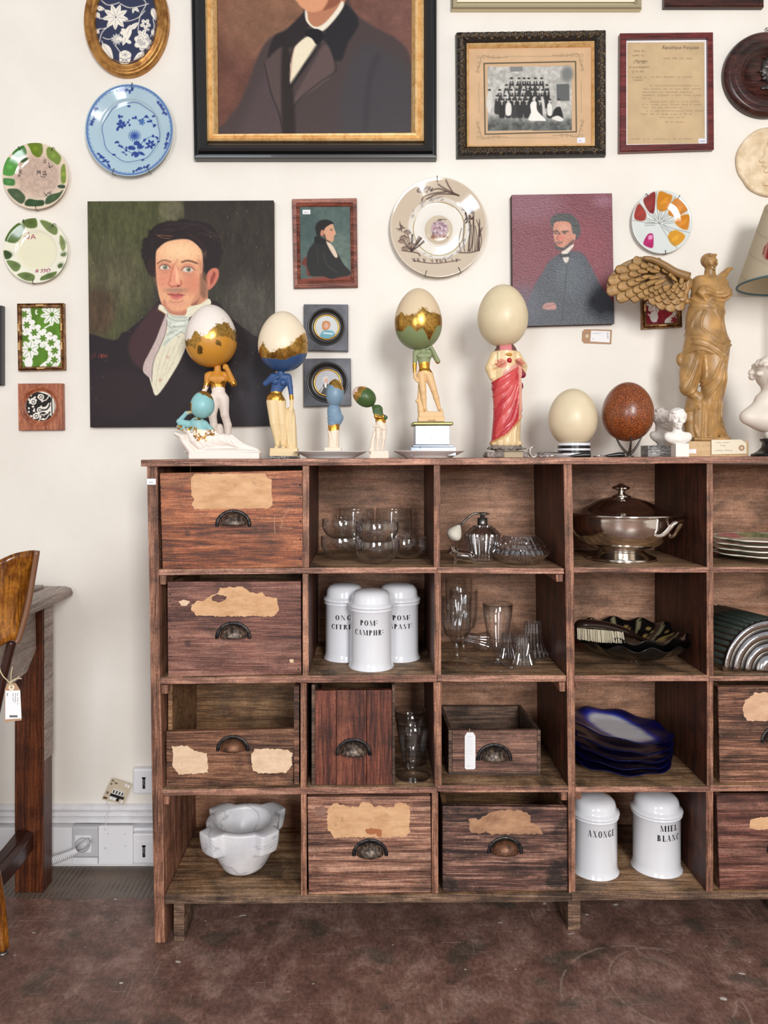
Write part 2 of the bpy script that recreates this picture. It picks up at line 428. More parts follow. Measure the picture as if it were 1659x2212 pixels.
def wood(name, dark, mid, light, axis='x', fine=1.0, rough=.62, stain=.5, speck=.35, bump=.5, knots=(), low=None):
    m = NT(name); st = 2.4; ac = 40.0*fine
    sc = {'x': (st, ac, ac), 'y': (ac, st, ac), 'z': (ac, ac, st)}[axis]
    v = m.pos(sc, 3.0); g = m.noise(v, 1.0, 8, .62, 1.2)
    sc2 = {'x': (16, 300*fine, 300*fine), 'y': (300*fine, 16, 300*fine), 'z': (300*fine, 300*fine, 16)}[axis]
    g2 = m.noise(m.pos(sc2, 3.0), 1.0, 3, .5)
    gg = m.math('ADD', m.math('MULTIPLY', g, .6), m.math('MULTIPLY', g2, .4))
    c = m.ramp(gg, [(.39, L4(dark)), (.49, L4(mid)), (.60, L4(light))])
    big = m.noise(m.pos((9, 9, 14), 5.0), 1.0, 5, .6, .6)
    sm = m.ramp(big, [(.36, (1-stain,)*3), (.56, (1, 1, 1)), (.75, (1.0+.22*stain,)*3)])
    c = m.mix(1.0, c, sm, 'MULTIPLY')
    blotch = m.ramp(m.noise(m.pos((28, 28, 28), 7.0), 1.0, 6, .7, .4), [(.58, (0, 0, 0)), (.70, (1, 1, 1))])
    c = m.mix(m.math('MULTIPLY', blotch, .55*stain), c, L4([q*.32 for q in dark]))
    scr = m.ramp(m.noise(m.pos((90, 90, 260), 9.0), 1.0, 5, .75), [(.61, (0, 0, 0)), (.68, (1, 1, 1))])
    c = m.mix(m.math('MULTIPLY', scr, speck), c, L4([min(255, q*1.25+22) for q in light]))
    nk = {'x': (60, 200, 200), 'y': (200, 60, 200), 'z': (200, 200, 60)}[axis]; nick = m.ramp(m.noise(m.pos(nk, 11.0), 1.0, 3, .6), [(.66, (0, 0, 0)), (.71, (1, 1, 1))]); c = m.mix(m.math('MULTIPLY', nick, .7*min(1, stain*1.5)), c, L4([q*.35 for q in dark]))
    pat = m.ramp(m.noise(m.pos((170, 170, 170), 13.0), 1.0, 6, .75), [(.42, (.80, .79, .80)), (.58, (1.16, 1.15, 1.13))]); c = m.mix(1.0, c, pat, 'MULTIPLY')
    for (kx, kz, kr) in knots:
        d = m.n('ShaderNodeVectorMath', operation='DISTANCE', i0=m.pos((1, 0, 1)), i1=(kx, 0, kz)).outputs['Value']
        f = m.ramp(m.math('DIVIDE', d, kr), [(.35, (1, 1, 1)), (.95, (0, 0, 0))]); c = m.mix(m.math('MULTIPLY', f, .75), c, L4([q*.42 for q in mid]))
    m.col(c); m.p(Roughness=rough); m.bump(gg, bump, .0022); return m.m
wood_edge = wood('worn_pine_edge', (92, 60, 48), (152, 106, 88), (206, 156, 132), 'x', 1.2, .6, .5, .3)
wood_edge_v = wood('worn_pine_upright', (86, 54, 40), (142, 96, 74), (188, 138, 112), 'z', 1.2, .6, .5, .3)
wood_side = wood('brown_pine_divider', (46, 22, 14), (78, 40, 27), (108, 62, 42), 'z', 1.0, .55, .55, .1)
wood_back = wood('pale_back_board', (150, 106, 80), (174, 128, 100), (198, 152, 124), 'x', .7, .6, .5, .05, .2)
wood_bottom = wood('grey_pine_edge', (70, 50, 40), (112, 86, 68), (160, 130, 106), 'x', 1.3, .7, .6, .3)
wood_floor = wood('scuffed_shelf_top', (96, 66, 44), (150, 114, 82), (192, 158, 122), 'x', 1.0, .65, .7, .3)
wood_in = wood('drawer_inner_pine', (96, 66, 42), (140, 102, 68), (176, 136, 98), 'x', 1.3, .65, .5, .1)
wood_crate = wood('dark_box_pine', (44, 33, 27), (88, 66, 54), (130, 102, 84), 'x', 1.3, .7, .6, .25)

# plaster, floor, trims
m = NT('cream_plaster_wall'); n1 = m.noise(m.pos((2, 2, 2)), 1.2, 5, .6); n2 = m.noise(m.pos((60, 60, 60)), 1.5, 4, .6)
c = m.ramp(n1, [(.3, L4((231, 225, 216))), (.7, L4((243, 238, 230)))]); m.col(c); m.p(Roughness=.55); m.bump(n2, .25, .002); plaster = m.m
m = NT('stained_concrete_floor'); n1 = m.noise(m.pos((4.5, 5, 1)), 1.0, 12, .74, .4); n2 = m.noise(m.pos((11, 10, 1), rot=(0, 0, .5)), 1.0, 9, .72, .3); n3 = m.noise(m.pos((7, 210, 1), rot=(0, 0, -.6)), 1, 4, .6)
c = m.ramp(n1, [(.3, L4((86, 62, 54))), (.46, L4((116, 84, 74))), (.6, L4((138, 106, 94))), (.78, L4((160, 136, 126)))])
c = m.mix(.55, c, m.ramp(n2, [(.36, L4((70, 52, 46))), (.5, L4((122, 90, 80))), (.64, L4((176, 146, 134)))]))
gr = m.ramp(m.noise(m.pos((5, 7, 1)), 1.3, 4, .5), [(.56, (0, 0, 0)), (.64, (1, 1, 1))]); c = m.mix(m.math('MULTIPLY', gr, .6), c, L4((66, 68, 58)))
n4 = m.noise(m.pos((180, 6, 1), rot=(0, 0, -1.0)), 1, 4, .6); sc = m.math('MAXIMUM', m.ramp(n3, [(.60, (0, 0, 0)), (.64, (1, 1, 1))]), m.ramp(n4, [(.61, (0, 0, 0)), (.65, (1, 1, 1))])); sc = m.math('MULTIPLY', sc, m.ramp(m.noise(m.pos((9, 9, 1), 2), 1, 4), [(.48, (0, 0, 0)), (.6, (1, 1, 1))]))
for ax_, ay_, ar_ in ((.658, -.148, .13), (.60, -.20, .19)):
    dd = m.n('ShaderNodeVectorMath', operation='DISTANCE', i0=m.pos((1, 1, 0)), i1=(ax_, ay_, 0)).outputs['Value']; dd = m.math('ABSOLUTE', m.math('SUBTRACT', dd, ar_)); sc = m.math('MAXIMUM', sc, m.math('MULTIPLY', m.ramp(dd, [(.0012, (1, 1, 1)), (.0022, (0, 0, 0))]), m.ramp(m.noise(m.pos((14, 14, 1), 2), 1, 2), [(.5, (0, 0, 0)), (.53, (1, 1, 1))])))
c = m.mix(m.math('MULTIPLY', sc, .6), c, L4((165, 145, 132)))
fl = m.ramp(m.noise(m.pos((26, 40, 1)), 1.0, 2, .4), [(.745, (0, 0, 0)), (.755, (1, 1, 1))]); c = m.mix(fl, c, L4((205, 198, 190)))
c = m.mix(1.0, c, m.ramp(m.noise(m.pos((130, 70, 1)), 1, 6, .75), [(.4, (.74, .74, .74)), (.6, (1.22, 1.22, 1.22))]), 'MULTIPLY')
# old glue bed with comb marks along the wall
sp = m.n('ShaderNodeSeparateXYZ', i0=m.pos((1, 1, 1)))
band = m.ramp(m.math('ADD', sp.outputs[1], m.math('MULTIPLY', n2, .03)), [(.196, (0, 0, 0)), (.205, (1, 1, 1))])
wv = m.n('ShaderNodeTexWave', in_Vector=m.pos((70, 16, 1)), in_Scale=.33, in_Distortion=1.2, in_Detail=1.0, bands_direction='X').outputs[1]
c2 = m.mix(m.math('MAXIMUM', m.ramp(wv, [(.35, (0, 0, 0)), (.6, (1, 1, 1))]), m.ramp(m.noise(m.pos((9, 14, 1)), 1, 4), [(.42, (0, 0, 0)), (.55, (1, 1, 1))])), L4((88, 77, 68)), L4((120, 108, 96)))
c = m.mix(m.math('MULTIPLY', band, .85), c, c2)
m.col(c); m.p(Roughness=m.math('ADD', m.math('MULTIPLY', n1, .3), .28)); m.bump(m.math('ADD', n2, m.math('MULTIPLY', n3, .4)), .3, .003); concrete = m.m
paintw = NT('white_gloss_trim'); n = paintw.noise(paintw.pos((30, 30, 30)), 1, 4); paintw.col(paintw.ramp(n, [(.3, L4((222, 221, 224))), (.7, L4((238, 237, 240)))])); paintw.p(Roughness=.38); paintw = paintw.m
plastic = plain('white_plastic', (236, 236, 240), .35); plastic2 = plain('grey_white_plastic', (196, 196, 200), .4)
ink = plain('black_ink', (22, 22, 26), .45)
def vmat(name, rough=.5, bscale=0, bstr=.2, bdist=.001, coat=0.0, sheen=None, anis=(1, 1, 1), mr=.32, detail=4, vor=False, spec=.5):
    m = NT(name); a = m.n('ShaderNodeAttribute', attribute_name='Col'); m.col(a.outputs['Color']); m.set(m.b.inputs['Specular IOR Level'], spec); m.p(Metallic=a.outputs['Alpha'])
    m.p(Roughness=m.math('ADD', m.math('MULTIPLY', a.outputs['Alpha'], mr-rough), rough))
    if coat: m.p(Coat_Weight=coat, Coat_Roughness=.08)
    if bscale:
        v = m.pos(tuple(bscale*q for q in anis))
        if vor: h = m.n('ShaderNodeTexVoronoi', in_Vector=v, in_Scale=1.0, feature='DISTANCE_TO_EDGE').outputs[0]; h = m.math('ADD', m.ramp(h, [(0, (0, 0, 0)), (.25, (1, 1, 1))]), m.noise(v, 2.0, 4))
        else: h = m.noise(v, 1.0, detail, .6)
        m.bump(h, bstr, bdist)
    return m.m
oil = vmat('oil_on_canvas', .5, 500, .25, .0012, anis=(1, 1, .35), spec=.22); oil_gloss = vmat('crinkled_varnished_canvas', .27, 120, .9, .0016, anis=(1, 1, 1.9), detail=6)
printm = vmat('printed_paper', .6); glazed = vmat('glazed_ceramic', .12, coat=.4); underglass = vmat('picture_behind_glass', .5, coat=.35, spec=.2)
eggm = vmat('painted_eggshell', .38, 900, .12, .0006, mr=.28); plasterm = vmat('painted_plaster_figure', .5, 700, .1, .0005, mr=.3)
figm = vmat('ochre_patinated_plaster', .36, 260, .25, .001, mr=.3)
giltm = vmat('gilt_carving', .4, 350, .3, .001, mr=.3)
def glassm(name, tint=(1, 1, 1), rough=0.0):
    m = NT(name); m.col(tint+(1,)); m.p(Roughness=rough, Transmission_Weight=1.0, IOR=1.46); return m.m
glass = glassm('clear_glass', (.975, .985, .985)); crystal = glassm('cut_crystal', (.97, .98, 1.0)); crystal.node_tree.nodes['Principled BSDF'].inputs['IOR'].default_value = 1.54
def thing_glass(nm='thin_clear_glass', tint=(.985, .99, .99), pw=2.6, a=.85, b=.06, ro=.03):
    m = NT(nm); nt = m.t; out = nt.nodes['Material Output']
    tr = m.n('ShaderNodeBsdfTransparent'); tr.inputs[0].default_value = tint+(1,); gl = m.n('ShaderNodeBsdfGlossy'); gl.inputs['Roughness'].default_value = ro
    lw = m.n('ShaderNodeLayerWeight'); lw.inputs[0].default_value = .5
    f = m.math('ADD', m.math('MULTIPLY', m.math('POWER', lw.outputs['Facing'], pw), a), b); mx = m.n('ShaderNodeMixShader'); m.set(mx.inputs[0], f); nt.links.new(tr.outputs[0], mx.inputs[1]); nt.links.new(gl.outputs[0], mx.inputs[2]); nt.links.new(mx.outputs[0], out.inputs[0]); nt.nodes.remove(m.b); return m.m
thin = thing_glass(); crystal = thing_glass('cut_crystal_facets', (.97, .975, .985), 1.3, .7, .24, .05)
silver = NT('polished_silver'); n = silver.noise(silver.pos((18, 18, 18)), 1, 5); silver.col(silver.ramp(n, [(.3, L4((214, 206, 196))), (.7, L4((246, 242, 236)))])); silver.p(Metallic=1.0, Roughness=silver.math('ADD', silver.math('MULTIPLY', n, .16), .06)); silver = silver.m
chrome = plain('chrome', (214, 214, 218), .12, 1.0); steel = plain('dull_steel', (120, 116, 112), .35, .9)
enamel = plain('white_glazed_porcelain', (232, 234, 240), .14, Coat_Weight=.3)
porc2 = plain('white_saucer_glaze', (232, 230, 228), .2)
m = NT('white_veined_marble'); v = m.pos((9, 9, 9)); d = m.noise(v, 1.0, 5, .6); vein = m.ramp(m.math('ABSOLUTE', m.math('SUBTRACT', m.noise(m.pos((7, 7, 11)), 1.0, 3, .5, 1.0), .5)), [(0, (1, 1, 1)), (.022, (0, 0, 0))])
c = m.ramp(d, [(.35, L4((214, 214, 220))), (.55, L4((236, 235, 236)))]); c = m.mix(m.math('MULTIPLY', vein, .55), c, L4((150, 152, 165))); m.col(c); m.p(Roughness=.35, Subsurface_Weight=.0); marble = m.m
m = NT('black_veined_marble'); vein = m.ramp(m.math('ABSOLUTE', m.math('SUBTRACT', m.noise(m.pos((40, 40, 60)), 1.0, 4, .6, 1.5), .5)), [(0, (1, 1, 1)), (.03, (0, 0, 0))]); m.col(m.mix(vein, L4((24, 24, 26)), L4((190, 186, 182)))); m.p(Roughness=.2); blackmarble = m.m
m = NT('grey_swirled_marble'); wv = m.noise(m.pos((24, 24, 60)), 1.0, 4, .55, 2.0); m.col(m.ramp(wv, [(.38, L4((60, 60, 60))), (.5, L4((170, 168, 165))), (.56, L4((96, 96, 98))), (.66, L4((200, 198, 195)))])); m.p(Roughness=.2); greymarble = m.m
def papm(name, c0, c1, dk=None):
    m = NT(name); n = m.noise(m.pos((26, 26, 60), 4.0), 1, 6, .65); c = m.ramp(n, [(.3, L4(c0)), (.65, L4(c1))])
    s = m.ramp(m.noise(m.pos((60, 60, 60), 6.0), 1, 5, .7), [(.62, (0, 0, 0)), (.72, (1, 1, 1))]); c = m.mix(m.math('MULTIPLY', s, .5), c, L4(dk or [q*.6 for q in c0])); m.col(c); m.p(Roughness=.8); return m.m
paper_tan = papm('aged_tan_paper', (196, 148, 106), (224, 180, 138)); paper_pale = papm('pale_torn_paper', (214, 180, 146), (236, 208, 178), (130, 90, 70))
paper_w = plain('white_paper', (240, 240, 243), .7); kraft = plain('kraft_card', (178, 142, 112), .8); cream_card = plain('cream_card', (238, 228, 204), .75)
twine = plain('twine', (200, 184, 152), .8)
m = NT('aged_iron'); n = m.noise(m.pos((120, 120, 120), 3), 1, 5, .6); m.col(m.ramp(n, [(.35, L4((30, 30, 34))), (.6, L4((74, 70, 68))), (.75, L4((110, 92, 78)))])); m.p(Metallic=.75, Roughness=.42); iron = m.m
m = NT('worn_iron_dome'); n = m.noise(m.pos((140, 140, 140), 3), 1, 6, .65); m.col(m.ramp(n, [(.38, L4((44, 38, 36))), (.52, L4((96, 84, 76))), (.66, L4((150, 128, 108)))])); m.p(Metallic=.6, Roughness=.4); worn = m.m
m = NT('rusted_iron'); n = m.noise(m.pos((90, 90, 90), 3), 1, 5, .6); m.col(m.ramp(n, [(.35, L4((70, 50, 40))), (.6, L4((128, 86, 62))), (.75, L4((60, 56, 54)))])); m.p(Metallic=.55, Roughness=.45); rust = m.m
blacklac = plain('black_lacquer', (14, 13, 13), .16, Coat_Weight=.5)
black = plain('black_plastic', (18, 18, 20), .3)
gold = plain('gilt', (214, 166, 84), .3, 1.0)
desk_pale = wood('bleached_oak_top', (128, 112, 102), (158, 142, 132), (182, 168, 158), 'y', 1.0, .5, .15, .03, .15)
desk_dark = wood('red_brown_oak', (44, 18, 8), (84, 40, 20), (124, 68, 36), 'z', 3.0, .38, .4, .05, .3)
chair_w = wood('varnished_beech_ply', (78, 40, 10), (120, 68, 18), (168, 108, 36), 'z', .7, .18, .3, .0, .05)
chair_d = plain('dark_stained_beech', (52, 26, 18), .3); chair_edge = plain('pale_sheen_plywood_edge', (120, 84, 62), .25)  # chair_edge: sheen along the backrest edge put into a paler colour
# ------------------------------------------------------------------ room shell
mk('floor', box(-3.2, 3.2, -4.7, 0.42, -0.05, 0), concrete, kind='structure', label='brown stained concrete floor with scuffs and paint flecks')
mk('wall_back', box(-3.2, 3.2, WALL, WALL+0.12, 0, 3.2), plaster, kind='structure', label='cream plaster wall hung with pictures and plates')
mk('wall_left', box(-3.3, -3.2, -4.7, WALL, 0, 3.2), plaster, kind='structure')
mk('wall_right', box(3.2, 3.3, -4.7, WALL, 0, 3.2), plaster, kind='structure')
mk('wall_front', join(box(-3.2, -1.75, -4.8, -4.7, 0, 3.2), box(-.85, .5, -4.8, -4.7, 0, 3.2), box(1.6, 3.2, -4.8, -4.7, 0, 3.2), box(-1.75, -.85, -4.8, -4.7, 0, 1.3), box(-1.75, -.85, -4.8, -4.7, 2.7, 3.2), box(.5, 1.6, -4.8, -4.7, 0, 1.3), box(.5, 1.6, -4.8, -4.7, 2.98, 3.2)), plain('cream_shop_front', (206, 200, 192), .6), kind='structure')
# baseboard mouldings and cable trunking along the back wall, left of the cabinet
def zw(py, y=WALL): return EZ-(py-HY)*K(y)
def moulding(prof, x0, x1, name, mat, **k):          # prof (out, z)
    n = len(prof); v = [(x0, WALL-a, b) for a, b in prof]+[(x1, WALL-a, b) for a, b in prof]
    f = [tuple(range(n)), tuple(range(2*n-1, n-1, -1))]+[(i, (i+1) % n, n+(i+1) % n, n+i) for i in range(n)]
    return mk(name, (v, f), mat, **k)
def bead(z0, z1, out): return [(0, z0)]+[(out*math.sin(PI*(i/8))**.6 if 0 < i < 8 else 0.001, z0+(z1-z0)*i/8) for i in range(9)]+[(0, z1)]
moulding(bead(zw(1752), zw(1735), .014), -3.2, 3.2, 'trim_1', paintw, kind='structure')
moulding(bead(zw(1764), zw(1752.5), .010), -3.2, 3.2, 'trim_2', paintw, kind='structure')
moulding(bead(zw(1778), zw(1764.5), .014), -3.2, 3.2, 'trim_3', paintw, kind='structure')
moulding([(0, 0), (.012, 0), (.012, zw(1787)), (.004, zw(1779)), (0, zw(1779))], -3.2, 3.2, 'baseboard_back', paintw, kind='structure')
mk('cable_trunking', box(-3.2, -.60, WALL-.030, WALL-.012, .0145, zw(1787, .33)), plastic, label='white plastic cable trunking running along the foot of the wall', cat='trunking', bevel=.002)

# ------------------------------------------------------------------ cabinet
BK = 0.335
cab = thing('pigeonhole_cabinet', 'long worn pine pigeonhole cabinet with open cells and cup-handled drawers against the wall', 'cabinet', (0.2, 0.16, 0))
XR = 1842   # right end, beyond the frame
def quad(p, y0=0.0, y1=BK): return pprism(p, y0, y1-y0)
def top_y(x): return 993-(x-305)*(7.0/1354)
mk('top_board', quad([(304, top_y(304)), (XR+14, top_y(XR)), (XR+14, top_y(XR)+14), (304, top_y(304)+15)], -.006, BK+.004), wood_edge, cab, bevel=.0015)
mk('side_panel', quad([(317, 1008), (340, 1008), (346, 1465), (351, 1720), (357, 2037), (334, 2037), (328, 1700), (323, 1300)]), wood_edge_v, cab, bevel=.0015)
mk('side_panel', quad([(XR-22, 999), (XR, 999), (XR, 2037), (XR-22, 2037)]), wood_edge_v, cab, bevel=.0015)
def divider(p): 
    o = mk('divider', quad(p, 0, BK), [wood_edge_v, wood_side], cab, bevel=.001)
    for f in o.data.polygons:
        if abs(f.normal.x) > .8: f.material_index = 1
divider([(653.5, 1006), (668, 1006), (668, 1226), (653.5, 1226)])
divider([(653.5, 1240), (667, 1240), (667, 1460), (653.5, 1460)])
divider([(649, 1476), (662.5, 1476), (662.5, 1702), (649, 1702)])
divider([(650, 1716), (662.5, 1716), (662.5, 1934), (650, 1934)])
divider([(937, 1004), (951, 1004), (951, 1226), (937, 1226)])
divider([(938, 1238), (952.5, 1238), (953, 1458), (938, 1458)])
divider([(936, 1474), (954, 1474), (954, 1700), (939, 1700)])
divider([(932.5, 1713), (947, 1713), (947, 1930), (932.5, 1930)])
divider([(1217, 1002), (1235, 1002), (1240, 1230), (1243, 1700), (1243, 1930), (1229, 1930), (1227, 1700), (1221, 1230)])
divider([(1526.5, 1000), (1540, 1000), (1540.5, 1226), (1526.5, 1226)])
divider([(1526.5, 1237), (1541.5, 1237), (1541.5, 1461), (1526.5, 1461)])
divider([(1527, 1471), (1541, 1471), (1541, 1698), (1527, 1698)])
divider([(1525, 1709), (1541, 1709), (1541, 1927), (1525, 1927)])
def shelf(p, mat=wood_edge):
    o = mk('shelf', quad(p, -.001, BK), [mat, wood_floor], cab, bevel=.001)
    for f in o.data.polygons:
        if f.normal.z > .8: f.material_index = 1
shelf([(343, 1230), (653, 1226), (944, 1225), (944, 1238), (653, 1239), (343, 1243)])
shelf([(944.5, 1225), (1218, 1228), (1219, 1240), (944.5, 1238)])
shelf([(1239, 1226), (1532, 1225), (1532, 1237), (1239, 1237)]); shelf([(1532.5, 1225), (XR-22, 1224), (XR-22, 1236), (1532.5, 1237)])
shelf([(346, 1464), (655, 1460), (944, 1458), (944, 1474), (655, 1475), (346, 1478)])
shelf([(944.5, 1458), (1223, 1459), (1223, 1473), (944.5, 1473)])
shelf([(1241, 1459), (1532, 1459), (1532, 1471.5), (1241, 1472)]); shelf([(1532.5, 1461), (XR-22, 1460), (XR-22, 1470), (1532.5, 1471.5)])
shelf([(350, 1706), (655, 1701.5), (944, 1700), (944, 1713), (655, 1716), (350, 1719)])
shelf([(944.5, 1696), (1227, 1699), (1227, 1711.5), (966, 1712), (944.5, 1710)])
shelf([(1243, 1699.5), (1534, 1699), (1534, 1711), (1243, 1712)]); shelf([(1534.5, 1697), (XR-22, 1696), (XR-22, 1708), (1534.5, 1710)])
shelf([(356, 1934), (850, 1934), (1235, 1929), (1235, 1948), (850, 1951), (356, 1953)], wood_bottom)
shelf([(1235.5, 1927), (XR-22, 1927), (XR-22, 1941), (1235.5, 1946)], wood_bottom)
# back boards, one per column
bx = [340, 662, 945, 1228, 1534, XR-10]
for i in range(5):
    x0 = W(bx[i], 0)[0]; x1 = W(bx[i+1], 0)[0]
    for (a, b) in ((1006, 1233), (1233.5, 1466), (1466.5, 1706), (1706.5, 1940)):
        mk('back_board', box(x0+.001, x1-.001, BK, BK+.006, W(0, b)[2]+.0005, W(0, a)[2]-.0005), wood_back, cab)
for (a, b, c, d) in ((345, 1243, 359, 1263), (348, 1480, 363, 1499), (352, 1720, 366, 1738), (1201, 1241, 1217, 1257), (1208, 1474, 1222, 1494), (1211, 1712, 1226, 1729), (1242, 1712.5, 1257, 1727), (1242, 1472.5, 1250, 1486)):
    mk('shelf_batten', quad([(a, b), (c, b), (c-1, d), (a+1, d)], .006, BK-.01), wood_edge_v, cab, bevel=.001)
# feet
def zfloor_poly(x0, x1, y0, y1, ztop): return box(x0, x1, y0, y1, 0, ztop)
zb = W(0, 1952)[2]-.0002
for (a, c, y) in ((375, 398, .004), (1227, 1254, .05)):
    xa, xc = W(a, 0, y)[0], W(c, 0, y)[0]; mk('leg', box(xa, xc, y, y+.10, 0, zb), wood_bottom, cab, bevel=.0015)
mk('leg', box(W(352, 0, .0)[0], W(362, 0, .0)[0], .16, .30, .03, zb-.0), wood_bottom, cab)
mk('leg', box(W(1700, 0, .05)[0], W(1727, 0, .05)[0], .05, .15, 0, W(0, 1943)[2]), wood_bottom, cab, bevel=.0015)
mk('price_sticker', pbox(317.5, 1034, 336.5, 1047, -.0008, .0007), paper_w, cab)
def scrawl(name, x0, x1, y0, rows, dy, y, parent, col=ink, amp=1.2, wd=.0005, seed=0, vert=False, step=2.2):
    r = random.Random(seed); ml = M()
    for k in range(rows):
        p = []; a = x0; xe = x1-(x1-x0)*r.uniform(0, .35)
        while a < xe:
            q = (a, y0+k*dy+r.uniform(-amp, amp)); p.append(W(q[1], q[0], y) if vert else W(q[0], q[1], y)); a += step*r.uniform(.6, 1.2)
            if r.random() < .14 and len(p) > 2: ml.add(tube(p, wd, 4)); p = []; a += step
        if len(p) > 2: ml.add(tube(p, wd, 4))
    return mk(name, ml.out(), col, parent)
scrawl('printed_price', 322, 332, 1041, 1, 4, -.0009, cab, seed=3)

# cup handles
def handle_vf(w=.088, h=.038, dep=.024, thin=.0022):
    ml = M(); n = 20; a0 = w/2; ri = .78
    outer = [(a0*math.cos(PI*i/n), h*math.sin(PI*i/n)) for i in range(n+1)]; inner = [(a0*ri*math.cos(PI*i/n), h*ri*math.sin(PI*i/n)) for i in range(n+1)]
    outer = [(outer[0][0]-.001, -.004), ] + outer + [(outer[-1][0]+.001, -.004)]; inner = [(a0*ri+.002, -.004)]+inner+[(-a0*ri-.002, -.004)]
    v = []; f = []; N = len(outer)
    for y in (0, -thin):
        v += [(p[0], y, p[1]) for p in outer]+[(p[0], y, p[1]) for p in inner]
    for i in range(N-1):
        f += [(i, i+1, N+i+1, N+i), (2*N+i, 3*N+i, 3*N+i+1, 2*N+i+1), (i, 2*N+i, 2*N+i+1, i+1), (N+i, N+i+1, 3*N+i+1, 3*N+i)]
    f += [(0, N, 3*N, 2*N), (N-1, 3*N-1, 4*N-1, 2*N-1)]; plate_ = (v, f)
    A = a0*.80; B = h*.84; nu, nv = 20, 10; v = []; f = []
    for s in (1.0, .93):
        for i in range(nu+1):
            u = PI*i/nu
            for j in range(nv+1):
                t = PI/2*j/nv; v.append((A*s*math.cos(u)*math.cos(t) if True else 0, -dep*s*math.sin(t)*(.35+.65*math.sin(u)**.5 if 0 < i < nu else .0) - (0 if 0 < i < nu else 0), B*s*math.sin(u)*math.cos(t)-.002))
    G = (nu+1)*(nv+1)
    for s in (0, 1):
        for i in range(nu):
            for j in range(nv):
                a = s*G+i*(nv+1)+j; f.append((a, a+nv+1, a+nv+2, a+1))
    return plate_, (v, f)
def dome_vf(w=.088, h=.038, dep=.024):
    A = w/2*.74; B = h*.76; nu, nv = 24, 12; v = []; f = []
    for s in (1.0, .92):
        for i in range(nu+1):
            ph = PI*i/nu                      # along the arch
            for j in range(nv+1):
                th = PI/2*j/nv                # from wall plane (0) to the front lip (pi/2)
                # half ellipsoid cut by the lower plane: direction
                x = math.cos(ph); zz = math.sin(ph)*math.cos(th); yy = math.sin(ph)*math.sin(th)
                v.append((A*s*x, -dep*s*yy*1.0, B*s*zz))
    G = (nu+1)*(nv+1)
    for s in (0, 1):
        for i in range(nu):
            for j in range(nv):
                a = s*G+i*(nv+1)+j; f.append((a, a+nv+1, a+nv+2, a+1))
    for i in range(nu):      # lower lip closing outer and inner skins
        a = i*(nv+1)+nv; f.append((a, a+nv+1, G+a+nv+1, G+a))
    return v, f
HPL = handle_vf()[0]; HDM = dome_vf()
H0 = None
def handle(px, py, y, parent, mat=iron, wpx=78):
    """px,py = middle of the handle foot line"""
    global H0
    c = Vector(W(px, py, y)); s = wpx*K(y)/.088
    if H0 is None:
        H0 = bpy.data.meshes.new('cup'); ml = join(HPL, ellip((0.039, -.002, -.001), .0022, .0015, .0022, 8, 5), ellip((-.039, -.002, -.001), .0022, .0015, .0022, 8, 5), ellip((0, -.003, .034), .0018, .0015, .0018, 8, 5)); nf = len(ml[1]); ml = join(ml, HDM)
        H0.from_pydata(ml[0], [], ml[1]); H0.update(); H0.polygons.foreach_set('use_smooth', [True]*len(H0.polygons)); H0.materials.append(None); H0.materials.append(None)
        H0.polygons.foreach_set('material_index', [0]*nf+[1]*(len(H0.polygons)-nf))
    o = bpy.data.objects.new('cup_handle', H0); COL.objects.link(o); o.parent = parent
    o.location = c-wloc(parent); o.scale = (s, s, s); o.material_slots[0].link = 'OBJECT'; o.material_slots[0].material = iron; o.material_slots[1].link = 'OBJECT'; o.material_slots[1].material = worn if mat is iron else mat
    return o
def nails(pts, y, parent, mat=iron):
    for a, b in pts: mk('nail', ellip(W(a, b, y), .0022, .0012, .0022, 8, 5), mat, parent)
def label(pts, y, parent, mat=paper_tan, j=1.0, step=5): return mk('paper_label', pprism(torn(pts, j, step), y-.0006, .0008), mat, parent)
def drawer(front, y, mat, name='drawer', lab=None, parent=cab, tall=None, dep=.30, inner=True, side=.011):
    """front: quad px tl,tr,br,bl of the front board"""
    tl, tr, br, bl = front
    P = [W(p[0], p[1], y) for p in (tl, tr, br, bl)]
    root = mk(name, pprism([tl, tr, br, bl], y, .016), mat, parent, bevel=.0012, label=lab)
    if inner:
        x0 = max(P[0][0], P[3][0])+.0015; x1 = min(P[1][0], P[2][0])-.0015; z0 = max(P[3][2], P[2][2])+.001; z1 = (tall if tall else min(P[0][2], P[1][2])-.004)
        yb = y+dep
        mk('side_board', box(x0, x0+side, y+.0165, yb, z0, z1), wood_in, root); mk('side_board', box(x1-side, x1, y+.0165, yb, z0, z1), wood_in, root)
        mk('back_board', box(x0+side+.0003, x1-side-.0003, yb-side, yb, z0, z1), wood_in, root); mk('bottom_board', box(x0+side+.0003, x1-side-.0003, y+.0165, yb-side-.0003, z0, z0+.008), wood_in, root)
    return root
dw1 = wood('orange_pine_front', (84, 40, 20), (150, 82, 48), (196, 126, 84), 'x', 1.0, .5, .5, .2, .4, knots=[(W(404, 0)[0], W(0, 1152)[2], .011), (W(552, 0)[0], W(0, 1143)[2], .008)])
dw2 = wood('purple_brown_front', (70, 38, 32), (122, 76, 64), (164, 118, 102), 'x', 1.2, .55, .55, .25, .4, knots=[(W(403, 0)[0], W(0, 1392)[2], .011)])
dw3 = wood('ribbed_brown_front', (54, 30, 20), (112, 70, 48), (168, 122, 92), 'x', 1.7, .6, .6, .3, .7)
dw4 = wood('red_brown_upright_grain', (56, 26, 20), (104, 52, 38), (140, 82, 62), 'z', 1.0, .5, .5, .12, .3)
dw5 = wood('pinkish_pine_front', (76, 44, 36), (150, 104, 84), (206, 160, 136), 'x', 1.8, .55, .55, .3, .6)
